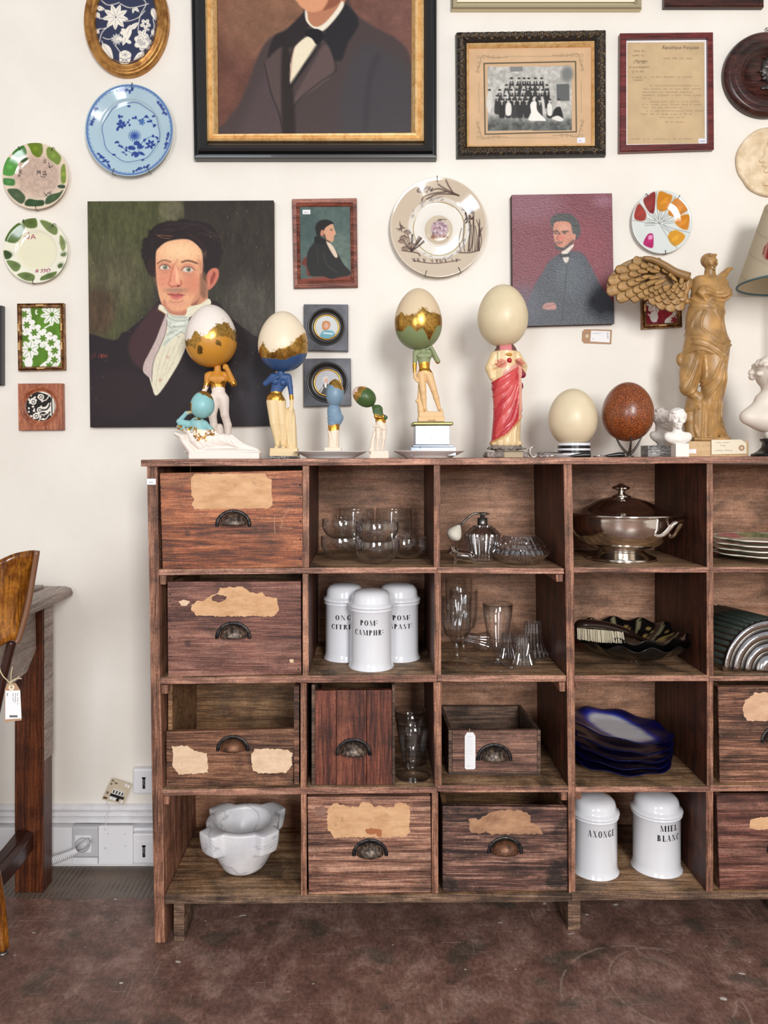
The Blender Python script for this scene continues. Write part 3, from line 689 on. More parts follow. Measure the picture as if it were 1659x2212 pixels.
dw6 = wood('dark_weathered_front', (44, 26, 24), (104, 68, 58), (186, 142, 122), 'x', 2.0, .6, .85, .35, .8)
dw8 = wood('dark_ribbed_front', (48, 28, 20), (108, 68, 50), (178, 130, 104), 'x', 2.0, .6, .8, .3, .8)

d = drawer([(345, 1022), (653, 1016), (654.5, 1225), (351, 1229.5)], .003, dw1, lab='orange-brown drawer with a nearly whole tan paper label')
label([(413, 1033), (421, 1024), (573, 1023), (577, 1032), (588, 1036), (586, 1045), (589, 1090), (580, 1098), (420, 1100), (414, 1090), (420, 1078), (413, 1070)], .003, d, paper_tan, .8)
handle(504, 1134, .003, d); chalk = plain('chalk', (196, 160, 132), .9)
for pts in ([(594, 1113), (593, 1132), (594, 1154)], [(607, 1122), (614, 1114), (620, 1104), (625, 1096)], [(604, 1140), (612, 1140), (622, 1141), (632, 1141)], [(606, 1139), (610, 1130), (607, 1122)]): mk('chalk_mark', tube(smoothp([W(a, b, .0030) for a, b in pts], 4), .0007, 4), chalk, d)
nails([(347, y) for y in (1051, 1064, 1086, 1119, 1151, 1182, 1209)]+[(649, y) for y in (1048, 1076, 1126, 1165, 1208)], .003, d)
d = drawer([(361.5, 1257), (650, 1256), (651, 1456), (363, 1463)], .010, dw2, lab='purple-brown drawer with a torn pale label like a cloud')
label([(413, 1306), (425, 1299), (440, 1297), (455, 1286), (470, 1281), (476, 1270), (500, 1268), (525, 1267), (540, 1278), (552, 1283), (566, 1279), (575, 1289), (598, 1292), (602, 1318), (594, 1331), (425, 1331), (413, 1318)], .010, d, paper_tan, 1.5, 4)
mk('wood_patch', pprism(torn([(458, 1288), (468, 1284), (490, 1288), (488, 1296), (472, 1301), (458, 1297)], 1, 4), .0092, .0002), dw2, d)
mk('paper_scrap', pprism(torn([(386, 1300), (397, 1296), (410, 1299), (403, 1309), (392, 1308)], .8, 4), .0094, .0008), paper_pale, d)
mk('paper_scrap', pprism(torn([(625, 1424), (634, 1424), (634, 1431), (626, 1431)], .6, 4), .0094, .0008), paper_pale, d)
handle(504, 1376, .010, d); nails([(367, y) for y in (1269, 1284, 1299, 1340, 1377, 1418)]+[(645, 1446)], .010, d)
d = drawer([(359, 1581), (635.5, 1575), (633, 1706), (359.5, 1706.5)], .014, dw3, lab='ribbed brown drawer with a cut-down front and two torn labels', inner=False)
x0, x1 = W(359.5, 0, .014)[0], W(646, 0, .014)[0]; z0 = W(0, 1704)[2]; z1 = W(0, 1484)[2]
mk('side_board', box(x0, x0+.010, .0305, .30, z0+.008, z1), wood_in, d); mk('side_board', box(x1-.012, x1, .0145, .30, z0+.006, z1-.004), dw8, d)
mk('back_board', box(x0+.0103, x1-.0123, .29, .30, z0+.008, z1), wood_in, d); mk('bottom_board', box(x0+.0103, x1-.0123, .0305, .2895, z0+.008, z0+.014), wood_in, d)
label([(371, 1613), (388, 1611), (404, 1612), (416, 1620), (447, 1629), (448, 1645), (449, 1668), (425, 1671), (385, 1673), (373, 1655), (374, 1632)], .014, d, paper_pale, 1.4, 4)
label([(542, 1630), (550, 1619), (580, 1617), (622, 1620), (631, 1628), (630, 1655), (618, 1669), (560, 1671), (545, 1664)], .014, d, paper_pale, 1.4, 4)
o = handle(503, 1619, .014, d, rust, 72); nails([(363, 1617), (363, 1657), (365, 1690), (631, 1617), (631, 1636), (631, 1655), (631, 1686)], .014, d)
d = drawer([(664, 1722), (930, 1720), (932, 1928), (667, 1934)], .006, dw5, lab='pinkish pine drawer with a ragged tan label and dark drip')
label([(709, 1750), (716, 1738), (728, 1735), (745, 1740), (758, 1744), (772, 1743), (780, 1733), (800, 1736), (806, 1744), (823, 1739), (830, 1746), (848, 1745), (856, 1735), (868, 1733), (884, 1741), (886, 1800), (874, 1808), (722, 1810), (708, 1790), (707, 1770)], .006, d, paper_tan, 2.0, 4)
mk('label_stain', pprism(torn([(788, 1792), (800, 1789), (812, 1791), (824, 1792), (825, 1806), (818, 1808), (812, 1802), (800, 1803), (792, 1800)], 1, 4), .0052, .0002), plain('orange_glue_stain', (170, 104, 66), .6), d)
mk('paper_scrap', pprism(torn([(680, 1744), (700, 1742), (704, 1756), (698, 1766), (681, 1764)], 1, 4), .0054, .0008), papm('faded_scrap', (120, 84, 72), (160, 122, 106)), d)
handle(799.5, 1845, .006, d)
d = drawer([(956, 1741), (1229, 1744), (1229, 1927), (956, 1929)], .012, dw6, lab='dark weathered drawer with a faded label and dull brass handle')
label([(1013, 1770), (1024, 1768), (1036, 1771), (1046, 1762), (1058, 1756), (1070, 1751), (1100, 1750), (1126, 1751), (1147, 1762), (1145, 1775), (1165, 1785), (1172, 1801), (1060, 1803), (1050, 1795), (1034, 1801), (1016, 1796)], .012, d, papm('faded_label', (140, 100, 74), (190, 146, 112)), 1.6, 4)
handle(1091, 1840, .012, d, rust)
d = drawer([(1551, 1484), (1812, 1482), (1814, 1691), (1555, 1694)], .014, dw8, lab='dark ribbed drawer at the right edge with a torn pale label')
label([(1610, 1512), (1622, 1503), (1630, 1497), (1650, 1496), (1700, 1500), (1704, 1552), (1690, 1557), (1614, 1558), (1604, 1536)], .014, d, papm('peach_label', (190, 146, 116), (222, 182, 150)), 1.6, 4)
handle(1682, 1600, .014, d)
d = drawer([(1548, 1719), (1812, 1716), (1812, 1925), (1555, 1928)], .010, dw2, lab='brown drawer at the right edge with a white-rimmed torn label')
label([(1622, 1770), (1630, 1768), (1640, 1766), (1700, 1760), (1710, 1790), (1640, 1792), (1618, 1790)], .010, d, paper_tan, 1.5, 4)
handle(1695, 1838, .010, d)

# loose tall narrow drawer standing in the third row
def planks_box():
    y = .008; P = W(0, 0, y); t = thing('narrow_upright_drawer', 'tall narrow red-brown drawer of three upright planks with a cup handle', 'drawer', (W(763, 0, y)[0], y+.14, W(0, 1700.2)[2]))
    x0, x1 = W(673, 0, y)[0], W(853, 0, y)[0]; zb = W(0, 1700.2)[2]; zt = W(0, 1491, y)[2]
    xs = [W(q, 0, y)[0] for q in (680.5, 727, 792, 847)]
    for i in range(3): mk('front_plank', box(xs[i]+.0004, xs[i+1]-.0008, y-.001*(i == 1), y+.014, zb+.002, zt-.0012*(i == 0)), dw4, t, bevel=.0006)
    zz = W(0, 1480, y)[2]
    for a, b in ((x0, xs[0]-.0002), (xs[3]+.0002, x1)): mk('side_board', box(a, b, y+.001, y+.27, zb+.0005, zz), wood_crate, t, bevel=.0006)
    mk('back_board', box(xs[0], xs[3], y+.26, y+.27, zb+.0005, zz-.003), wood_in, t); mk('bottom_board', box(xs[0], xs[3], y+.0145, y+.2595, zb+.0002, zb+.006), wood_in, t)
    handle(764, 1628, y-.001, t)
planks_box()
def small_box():
    y = .060; zb = W(0, 1697.6)[2]; t = thing('small_wooden_box', 'small open brown wooden box drawer with cup handle and hanging white tag', 'box', (W(1068, 0, y)[0], y+.1, zb))
    X = lambda q: W(q, 0, y)[0]; Z = lambda q: W(0, q, y)[2]
    mk('bottom_board', box(X(969), X(1168), y, y+.26, zb, zb+.009), wood_crate, t, bevel=.0008)
    mk('front_board', box(X(977), X(1160), y, y+.012, zb+.0095, Z(1578)), wood('box_front', (58, 38, 32), (112, 78, 66), (158, 118, 100), 'x', 1.2, .6, .5, .2), t, bevel=.0008)
    for a, b in ((969, 976.5), (1160.5, 1168)):
        mk('side_board', prism([(y+.0, zb+.0095), (y+.0, Z(1577)), (y+.255, W(0, 1523, y)[2]+.0-.012), (y+.255, zb+.0095)], 0, 1), wood_crate, t) if False else None
        xa, xb = X(a), X(b); zt = Z(1577); zt2 = W(0, 1524, y+.25)[2]
        v = [(x, yy, z) for x in (xa, xb) for yy, z in ((y, zb+.0095), (y+.255, zb+.0095), (y+.255, zt2), (y, zt))]
        mk('side_board', (v, [(0, 1, 2, 3), (7, 6, 5, 4), (0, 4, 5, 1), (1, 5, 6, 2), (2, 6, 7, 3), (3, 7, 4, 0)]), wood_crate, t, bevel=.0006)
    mk('back_board', box(X(977), X(1160), y+.243, y+.255, zb+.0095, W(0, 1524, y+.25)[2]), wood_crate, t)
    handle(1067.5, 1639, y, t)
    tg = thing('hanging_price_tag', 'white rounded tag hanging on the front of the small wooden box', 'tag', W(1015, 1662, y-.002))
    p = [(1004, 1590), (1009, 1582), (1022, 1582), (1027, 1590), (1027, 1659), (1024, 1662), (1007, 1662), (1004, 1659)]
    mk('card', pprism(p, y-.0016, .0008), paper_w, tg); scrawl('handwriting', 1007, 1026, 1591, 9, 4.6, y-.0018, tg, plain('grey_pencil', (150, 150, 155), .7), .8, .00018, 5, step=1.4); scrawl('price', 1008, 1018, 1655, 1, 3, y-.0018, tg, seed=4, wd=.0002)
    mk('string', tube([W(1015.5, 1584, y-.0015), W(1014, 1578, y-.0018), W(1014.5, 1574.5, y-.0005), W(1016, 1577, y+.006)], .0005, 6), twine, tg)
small_box()
# ------------------------------------------------------------------ lettering
def ring(cx, cy, rx, ry, tx, ty, a0=0, a1=360, n=20):
    v = []; f = []
    for i in range(n+1):
        a = math.radians(a0+(a1-a0)*i/n); v += [(cx+rx*math.cos(a), cy+ry*math.sin(a)), (cx+(rx-tx)*math.cos(a), cy+(ry-ty)*math.sin(a))]
    for i in range(n): f.append((2*i, 2*i+2, 2*i+3, 2*i+1))
    return v, f
def rc(x0, y0, x1, y1): return [(x0, y0), (x1, y0), (x1, y1), (x0, y1)], [(0, 1, 2, 3)]
def st(x0, y0, x1, y1, w): return [(x0-w/2, y0), (x0+w/2, y0), (x1+w/2, y1), (x1-w/2, y1)], [(0, 1, 2, 3)]
def serif(x, y, w=.26): return rc(x-w/2, y-.02, x+w/2, y+.02)
T_, t_ = .22, .075
GL = {
 'P': (.62, [rc(.1, 0, .1+T_, 1), serif(.18, .02), rc(.02, .95, .2, 1), ring(.3, .73, .28, .27, .21, t_, -90, 90), rc(.2, .95, .3, 1), rc(.2, .46, .3, .51)]),
 'O': (.74, [ring(.37, .5, .34, .51, .2, t_)]),
 'M': (.98, [rc(.12, 0, .16, 1), serif(.14, .02), serif(.14, .98, .2), st(.16, 1, .46, .05, .15), st(.46, .02, .76, 1, .04), rc(.74, 0, .74+T_, 1), serif(.83, .02), serif(.85, .98, .2)]),
 'C': (.68, [ring(.38, .5, .34, .51, .21, t_, 42, 318), rc(.6, .68, .64, .98), rc(.58, .66, .66, .74)]),
 'G': (.74, [ring(.38, .5, .34, .51, .21, t_, 42, 320), rc(.6, .68, .64, .98), rc(.52, .02, .52+.14, .42), serif(.6, .42, .24)]),
 'A': (.76, [st(.1, 0, .36, 1, .045), st(.6, 0, .36, 1, .17), rc(.18, .3, .5, .345), serif(.1, .02, .22), serif(.62, .02, .26)]),
 'H': (.8, [rc(.12, 0, .12+T_, 1), rc(.55, 0, .55+T_, 1), rc(.2, .48, .6, .525), serif(.2, .02), serif(.2, .98), serif(.63, .02), serif(.63, .98)]),
 'R': (.7, [rc(.1, 0, .1+T_, 1), serif(.18, .02), rc(.02, .95, .2, 1), ring(.3, .75, .28, .25, .21, t_, -90, 90), rc(.2, .95, .3, 1), rc(.2, .5, .3, .55), st(.6, 0, .38, .52, .16), serif(.64, .02, .18)]),
 'S': (.58, [ring(.29, .74, .22, .265, .18, t_, 60, 270), ring(.29, .26, .24, .275, .18, t_, -130, 90), rc(.44, .72, .47, .98), rc(.07, .02, .10, .3), st(.5, .36, .2, .6, .16)]),
 'T': (.7, [rc(.27, 0, .27+T_, 1), serif(.35, .02), rc(.02, .95, .68, 1), rc(.02, .72, .06, 1), rc(.64, .72, .68, 1)]),
 'I': (.36, [rc(.1, 0, .1+T_, 1), serif(.18, .02), serif(.18, .98)]),
 'N': (.84, [rc(.12, 0, .16, 1), serif(.14, .02), rc(.66, 0, .70, 1), serif(.68, .98), st(.2, 1, .64, 0, .16), serif(.14, .98, .2)]),
 'X': (.78, [st(.6, 0, .16, 1, .18), st(.12, 0, .58, 1, .045), serif(.12, .02, .2), serif(.62, .02, .24), serif(.16, .98, .24), serif(.58, .98, .2)]),
 'E': (.66, [rc(.1, 0, .1+T_, 1), rc(.02, .95, .6, 1), rc(.02, 0, .62, .08), rc(.02, .92, .6, 1), rc(.2, .46, .46, .54), rc(.56, .72, .6, 1), rc(.58, 0, .62, .28), rc(.42, .38, .45, .62)]),
 'L': (.62, [rc(.1, 0, .1+T_, 1), serif(.18, .98), rc(.02, 0, .6, .08), rc(.54, 0, .6, .34)]),
 'B': (.68, [rc(.1, 0, .1+T_, 1), rc(.02, .95, .3, 1), rc(.02, 0, .3, .05), rc(.2, .5, .32, .545), ring(.3, .76, .25, .24, .18, t_, -90, 90), ring(.32, .26, .29, .27, .21, t_, -90, 90)]),
 ':': (.3, [ring(.13, .42, .09, .09, .09, .09), ring(.13, .90, .09, .09, .09, .09)]),
}
def word(txt, hgt, pos, name, parent, mat=ink, R=None, ctr=None, rot=0.0, fit=None):
    """print a word centred at pos; with R wraps it round a jar of radius R whose axis is ctr"""
    W_ = sum(GL[c][0]+.15 for c in txt)-.15; sx = (fit/W_ if fit else hgt); ml = M(); x = -W_/2*sx
    for ch in txt:
        w_, parts = GL[ch]
        for v, f in parts:
            q = []
            for a, b in v:
                u = x+a*sx; z = pos[2]+b*hgt
                if R: th = u/R+rot; q.append((ctr[0]+(R+.0003)*math.sin(th), ctr[1]-(R+.0003)*math.cos(th), z))
                else: q.append((pos[0]+u, pos[1]-.0003, z))
            ml.add((q, f))
        x += (w_+.15)*sx
    return mk(name, ml.out(), mat, parent)

# ------------------------------------------------------------------ things in the cells
def zs(row): return EZ-(row-HY)*K(0)
S1, S2, S3, S4 = zs(1225), zs(1459), zs(1700), zs(1929)
def LP(y, zb, rows): return [(hw*K(y), max(0, W(0, r, y)[2]-zb) if r is not None else 0) for hw, r in rows]
E = .0004
def jar(cx, y, zb, s, h, words, label, rot=0):
    c = W(cx, 0, y); t = thing('porcelain_pharmacy_jar', label, 'jar', (c[0], y, zb+E), 'white porcelain pharmacy jars')
    C = (c[0], y, zb+E); q = lambda p: [(r*s, z*h) for r, z in p]
    mk('body', lathe(q([(0, 0), (.0563, 0), (.0568, .002), (.0560, .004), (.0528, .010), (.0518, .020), (.0518, .138), (.0545, .1415), (.0562, .1450), (.0545, .148), (.04, .1485)]), C, 64), enamel, t, True)
    mk('lid', lathe(q([(.04, .149), (.0562, .1495), (.0575, .152), (.0565, .1560), (.0515, .1590), (.0495, .163), (.0490, .172), (.0465, .180), (.040, .187), (.026, .1915), (.001, .193)]), C, 64), enamel, t, True)
    for (txt, row, hp, wp) in words:
        zz = W(0, row, y-.0518*s)[2]
        word(txt, hp*K(y-.05), (0, 0, zz), 'lettering', t, R=.0518*s, ctr=C, rot=rot, fit=wp*K(y-.05))
jar(802, .080, S2, 1, 1, [('POM:', 1352, 11.5, 40), ('CAMPHR:', 1373, 11.5, 68)], 'front white porcelain jar lettered POM: CAMPHR: in the second row', -.12)
jar(745, .162, S2, .97, 1, [('ONG:', 1340, 10.5, 42), ('CITRIN:', 1360, 10.5, 62)], 'white porcelain jar lettered ONG and CITR, behind and left of the POM: CAMPHR: jar', .02)
jar(861, .162, S2, .99, 1, [('POM:', 1340, 10.5, 42), ('SPAST:', 1359, 10.5, 52)], 'white porcelain jar ending in SPAST:, behind and right of the POM: CAMPHR: jar', .12)
jar(1284, .105, S4, 1.065, .97, [('AXONGE', 1810, 14, 62)], 'white porcelain jar lettered AXONGE in the bottom row', .07)
jar(1418, .118, S4, 1.11, .972, [('MIEL', 1797, 13, 41), ('BLANC', 1818, 13, 54)], 'white porcelain jar with worn lettering MIEL BLANC in the bottom row', .20)

def gls(name, label, cx, y, zb, prof, th=.0016, group=None, cat='glass', mod=None, mat=thin, seg=56, solid=False, tilt=0):
    c = W(cx, 0, y); pr = prof if solid else shell(prof, th)
    o = mk(name, lathe(pr, (c[0], y, zb+E), seg, mod=mod), mat, None, True, label, cat, group)
    if tilt: o.rotation_euler = (0, tilt, 0)
    return o
def sp(p, n=4): return smoothp(p, n)
bowl_l = sp([(.0, 0), (.022, .0005), (.040, .010), (.054, .028), (.0575, .044), (.0560, .060)])
bowl_u = sp([(.0, 0), (.024, .0008), (.040, .008), (.0505, .022), (.0540, .036), (.0535, .052)])
g = 'clear glass bowls in the top row'
gls('glass_bowl', 'front clear glass bowl in the top row, under the stacked one', 814, .066, S1, [(a, b*.98) for a, b in bowl_l], group=g, cat='bowl')
gls('glass_bowl', 'clear glass bowl stacked on top of the front bowl', 814, .066, S1+.0625-.0125, bowl_u, group=g, cat='bowl')
gls('glass_bowl', 'lower clear glass bowl of the left stack', 741, .142, S1, bowl_l, group=g, cat='bowl')
gls('glass_bowl', 'clear glass bowl on top of the left stack', 741, .142, S1+.0520, bowl_u, group=g, cat='bowl')
gls('glass_bowl', 'single low clear glass bowl right of the stacks', 878, .158, S1, sp([(.0, 0), (.022, .0005), (.038, .008), (.050, .024), (.053, .040), (.0525, .054)]), group=g, cat='bowl')
tum = sp([(0, 0), (.020, .0005), (.038, .010), (.048, .035), (.0505, .07), (.049, .122)])
gls('tall_glass_tumbler', 'tall clear rounded tumbler behind the left bowls', 769, .276, S1, tum, group='tall tumblers at the back of the top row'); gls('tall_glass_tumbler', 'tall clear rounded tumbler behind the right bowl', 851, .276, S1, tum, group='tall tumblers at the back of the top row')

# perfume atomizer
c = W(1042, 0, .13); t = thing('perfume_atomizer', 'cut glass perfume atomizer with a pale bulb and metal spray head', 'perfume bottle', (c[0], .13, S1+E)); C = (c[0], .13, S1+E)
zz = lambda r, y=.13: W(0, r, y)[2]-S1-E
flute = lambda n, a: (lambda t, u, h: 1+a*abs(math.cos(n*t/2))-a*.5)
mk('bottle', lathe([(0, 0), (.029, 0), (.0305, .003), (.031, .008), (.040, .040), (.0452, zz(1156)), (.0440, zz(1152)), (.030, zz(1140)), (.024, zz(1137)), (.023, zz(1134)), (.019, zz(1134)), (.019, zz(1140)), (.038, zz(1156)), (.027, .010), (0, .009)], C, 96, mod=flute(18, .07)), crystal, t, False)
mk('cap', lathe([(0, zz(1134.0)), (.0125, zz(1134.0)), (.0128, zz(1131)), (.0125, zz(1119)), (.006, zz(1118)), (.005, zz(1112)), (0, zz(1112))], C, 32), steel, t, True)
mk('spray_head', join(ellip((c[0]+.004, .13, S1+zz(1109.5)), .014, .007, .0034), tube([(c[0]+.004, .13, S1+zz(1109)), W(1026, 1109, .13), W(1018, 1112, .13), W(1005, 1124, .125), W(995, 1133, .12)], [.0034, .0030, .0026, .0026, .003], 10), lathe([(0, 0), (.004, 0), (.004, .006), (0, .006)], W(993.5, 1136, .12), 12)), steel, t, True)
b0 = Vector(W(993, 1134, .12)); b1 = Vector(W(974, 1166, .115)); ax = (b1-b0)
pr = smoothp([(0, .0025), (.12, .007), (.35, .0145), (.6, .0195), (.82, .0175), (.95, .009), (1.0, .001)], 4)
mk('bulb', tube([tuple(b0+ax*p[0]) for p in pr], [p[1] for p in pr], 24), plain('cream_bulb_netting', (222, 214, 200), .75), t, True)
# glass animal
s = Sculpt(960, 1036, 1174, 1226, -30, 30, 1.2)
s.cone((1012, 1207, 0), (990, 1203, 0), 13, 12, 4).cone((990, 1203, 0), (980, 1196, -6), 11, 9, 4).ell((978, 1194, -8), 10, 9, 9, 3).ell((971, 1198, -10), 6, 6, 5, 3).ell((983, 1186, -4), 3, 3, 3, 2).ell((974, 1186, -11), 3, 3, 3, 2)
s.cone((983, 1207, -8), (981, 1217, -10), 5, 4, 3).cone((1018, 1210, -9), (1024, 1217, -10), 7, 4, 3).cone((985, 1207, 9), (984, 1216, 10), 5, 4, 3).cone((1016, 1207, 9), (1020, 1216, 10), 7, 4, 3)
vf, _ = s.world(.062); vz = vf[0]; vz[:, 2] += (S1+E)-vz[:, 2].min(); mk('glass_animal', vf, glass, None, True, 'small clear glass crouching animal beside the atomizer', 'ornament')
# lidded crystal box
C = (W(1124, 0, .088)[0], .088, S1+E); t = thing('crystal_lidded_box', 'round cut crystal box with a stepped lid', 'crystal box', C)
mk('base', lathe([(0, 0), (.046, 0), (.050, .003), (.0705, .022), (.0715, .026), (.066, .034), (.060, .037), (.055, .037), (.064, .027), (.044, .008), (0, .008)], C, 120, mod=flute(30, .05)), crystal, t)
mk('lid', lathe([(0, .0375), (.060, .0375), (.061, .041), (.057, .047), (.053, .051), (.0415, .064), (.040, .066), (0, .064)], C, 120, mod=flute(24, .05)), crystal, t)
# silver tureen
C = (W(1342, 0, .145)[0], .145, S1+E); t = thing('silver_tureen', 'polished silver lidded tureen with scroll handles in the top row', 'tureen', C); k = K(.145)
mk('bowl', lathe(smoothp([(.001, .012), (.05, .012), (.0845, .002), (.0855, .001), (.085, .006), (.078, .009), (.066, .014), (.058, .020), (.054, .024), (.060, .028), (.088, .036), (.113, .056), (.126, .080), (.129, .100), (.130, .112), (.133, .1145), (.126, .1155), (.001, .1155)], 4), C, 96), silver, t, True)
mk('lid', lathe(smoothp([(.002, .1160), (.14, .1162), (.1455, .1175), (.144, .1200), (.136, .1215), (.110, .128), (.080, .141), (.055, .152), (.032, .158), (.024, .160), (.022, .163), (.002, .1635)], 4), C, 96), silver, t, True)
mk('knob', lathe(smoothp([(.001, .1638), (.018, .1640), (.013, .1665), (.008, .170), (.0095, .174), (.0205, .180), (.0215, .1835), (.016, .187), (.008, .190), (.006, .193), (.001, .1945)], 4), C, 48, mod=lambda t, u, h: 1+(.05*math.cos(10*t) if h > .172 else 0)), silver, t, True)
def tur_handle(a0, sgn):
    R = .129; P = []
    def pt(a, r, z): return (C[0]+r*math.cos(a), C[1]-r*math.sin(a), C[2]+z)
    d = .34
    for (da, r, z) in ((-d, .118, .062), (-d*.8, .130, .068), (-d*.62, .139, .082), (-d*.45, .152, .100), (-.08, .156, .106), (.12, .156, .104), (d*.5, .152, .096), (d*.66, .140, .078), (d*.85, .130, .070), (d, .120, .072)): P.append(pt(a0+sgn*da, r, z))
    P = smoothp(P, 4); mk('handle', tube(P, [.0042+.002*math.sin(PI*i/(len(P)-1)) for i in range(len(P))], 12), silver, t, True)
tur_handle(.85, 1); tur_handle(.85+PI, 1)
# leaf plates
for i, lb in enumerate(['lowest of the leaf-moulded green and white plates', 'second leaf-moulded plate from the bottom of the top-row stack', 'third leaf-moulded plate from the bottom of the top-row stack', 'uppermost leaf plate with pink and green leaves']):
    cxp = 1652; y = .15; R = .128; n = 9; prof = [(0, 0), (.06, 0), (.075, .003), (R*.86, .011), (R, .016), (R*.985, .0185), (R*.84, .0145), (.07, .0075), (0, .006)]
    nn = []; 
    for a, b in zip(prof[:-1], prof[1:]): nn += [(a[0]+(b[0]-a[0])*q/4, a[1]+(b[1]-a[1])*q/4) for q in range(4)]
    nn.append(prof[-1]); c0 = (W(cxp, 0, y)[0], y, S1+E+i*.0128)
    vf = lathe(nn, c0, 120, mod=lambda t, u, h: 1+.035*math.cos(n*t+i)*max(0, h/.018)+.01*math.sin(23*t)*h/.018)
    V = np.array(vf[0])-np.array(c0); a = np.arctan2(V[:, 1], V[:, 0]); r = np.hypot(V[:, 0], V[:, 1]); L = (np.cos(n*a+i)*.5+.5); vein = np.abs(np.sin(a*n*6+r*140)) 
    col = np.tile(np.array([236., 232, 214]), (len(V), 1)); gm = (r > .075)*(r < R*.97)*(V[:, 2] > .006); gm = gm*(.55+.45*(vein > .35))
    pk = (np.floor((a+PI)/(2*PI)*n) % 3 == 1)
    gcol = np.where(pk[:, None], np.array([190., 60, 92]), np.array([120., 146, 84])); col = col*(1-gm[:, None])+gcol*gm[:, None]
    rim = (r > R*.93) & (V[:, 2] > .012); col[rim] = (238, 234, 218); lowg = (V[:, 2] > .004) & (V[:, 2] < .0115) & (vein > .2) & (r > R*.7); col[lowg] = (92, 104, 72)
    mk('leaf_plate', vf, glazed, None, True, lb, 'plate', 'leaf-moulded plates in the top row', vcol=lin(col))

# row two: goblets
def goblet(H, R, bowl=.62, fl=0, rib=None):
    zb_ = H*(1-bowl); return [(0, 0), (R*1.02, 0), (R*1.04, .0015), (R*.95, .003), (R*.5, .007), (R*.22, .014), (R*.17, zb_*.6), (R*.24, zb_*.82), (R*.30, zb_*.9), (R*.55, zb_+.008), (R*.80, zb_+H*.10), (R*.95, zb_+H*.22), (R*1.0, zb_+H*.36), (R*.985, H)]
def goblet_vf(H, R, bowl, cx, y, zb, th=.0016, mod=None, solid=.0):
    o = goblet(H, R, bowl); b = o[:]; inn = [(max(r-th, 0), h) for r, h in o[10:]][::-1]; zb_ = H*(1-bowl)+solid; pts = b+[(o[-1][0]-.0007, H+.0008)]+inn+[(R*.4, zb_+.010), (0, zb_+.006)]
    c = W(cx, 0, y); return lathe(pts, (c[0], y, zb+E), 72, mod=mod)
tw = lambda t, u, h: 1+(.035*math.cos(12*t+h*60) if .075 < h < .118 else 0)
for cx, y, H, lb in ((987, .107, .167, 'front stemmed glass goblet with spiral flutes in the second row'), (1001, .190, .170, 'middle stemmed goblet behind the spiral-fluted one'), (991, .274, .186, 'rearmost and tallest goblet of the second row')):
    mk('glass_goblet', goblet_vf(H, .038, .66, cx, y, S2, mod=tw), thin, None, True, lb, 'goblet', 'stemmed goblets in the second row')
c = W(1075, 0, .068); pr = [(0, 0), (.041, 0), (.042, .0015), (.038, .003), (.019, .009), (.010, .016), (.0085, .030), (.0095, .034), (.015, .036), (.019, .048), (.0225, .060), (.026, .072), (.0345, .128), (.0372, .157), (.0362, .158), (.0335, .128), (.0245, .076), (.014, .070), (0, .068)]
mk('glass_goblet', lathe(pr, (c[0], .068, S2+E), 64), thin, None, True, 'thick-based conical goblet standing alone in the second row', 'goblet')
def trumpet(cx, y, H, lb, zb=S2, tilt=0):
    s_ = H/.07; pr = [(0, 0), (.030*s_, 0), (.031*s_, .004*s_), (.0265*s_, .014*s_), (.021*s_, .030*s_), (.0185*s_, H), (.0165*s_, H+.0005), (.0165*s_, H-.02*s_), (.0, H-.024*s_)]
    o = mk('crystal_candle_cup', lathe(pr, (W(cx, 0, y)[0], y, zb+E), 96, mod=lambda t, u, h: 1+.10*abs(math.cos(8*t))*(1.0-.4*h/H)-.05), crystal, None, False, lb, 'candle cup', 'fluted crystal cups in the second row')
    return o
trumpet(1129, .100, .070, 'front fluted crystal cup of the cluster'); trumpet(1151, .178, .088, 'tallest fluted crystal cup, rear right of the cluster'); trumpet(1096, .162, .062, 'fluted crystal cup behind the thick-based goblet')
o = trumpet(1050, .215, .060, 'fluted crystal cup lying on its side behind the goblets'); o.rotation_euler = (0, -1.35, .3); o.location.z += .028
# black lacquer bowls and brush
def lacq(cx, y, zb, R, H, lb, deco):
    prof = smoothp([(0, 0), (.045, 0), (.05, .002), (R*.62, H*.25), (R*.86, H*.6), (R, H), (R*.975, H+.001), (R*.84, H*.64), (R*.58, H*.30), (.04, .007), (0, .006)], 4); n = 12; c0 = (W(cx, 0, y)[0], y, zb+E)
    vf = lathe(prof, c0, 144, mod=lambda t, u, h: 1+.03*abs(math.sin(n*t/2))*max(0, h/H)-.02)
    V = np.array(vf[0]); V[:, 2] += .006*np.cos(12*np.arctan2(V[:, 1]-c0[1], V[:, 0]-c0[0]))*np.clip((V[:, 2]-c0[2])/H, 0, 1)**2
    D_ = V-np.array(c0); a = np.arctan2(D_[:, 1], D_[:, 0]); r = np.hypot(D_[:, 0], D_[:, 1]); col = np.tile(np.array([15., 14, 14]), (len(V), 1)); al = np.zeros(len(V))
    inn = (np.arange(len(V)) % len(prof)) > len(prof)*.55; seg = (a/(2*PI)*12) % 1.0
    if deco:
        strip = inn & (r > R*.5) & (r < R*.96) & (seg < .16); col[strip] = (126, 120, 92)
        dots = inn & (r > R*.62) & (r < R*.9) & (np.abs(seg-.58) < .22) & (vnoise(a*30, r*260) > .58); col[dots] = (150, 128, 74)
    return mk('lacquer_bowl', (V, vf[1]), laqm, None, True, lb, 'bowl', 'black lacquer bowls', vcol=lin(col))
laqm = vmat('black_lacquer_painted', .18, coat=.4)
lacq(1366, .168, S2, .142, .050, 'lower black lacquer bowl with scalloped rim', False)
lacq(1361, .166, S2+.0135, .140, .056, 'black lacquer bowl with gold panels, holding the brush', True)
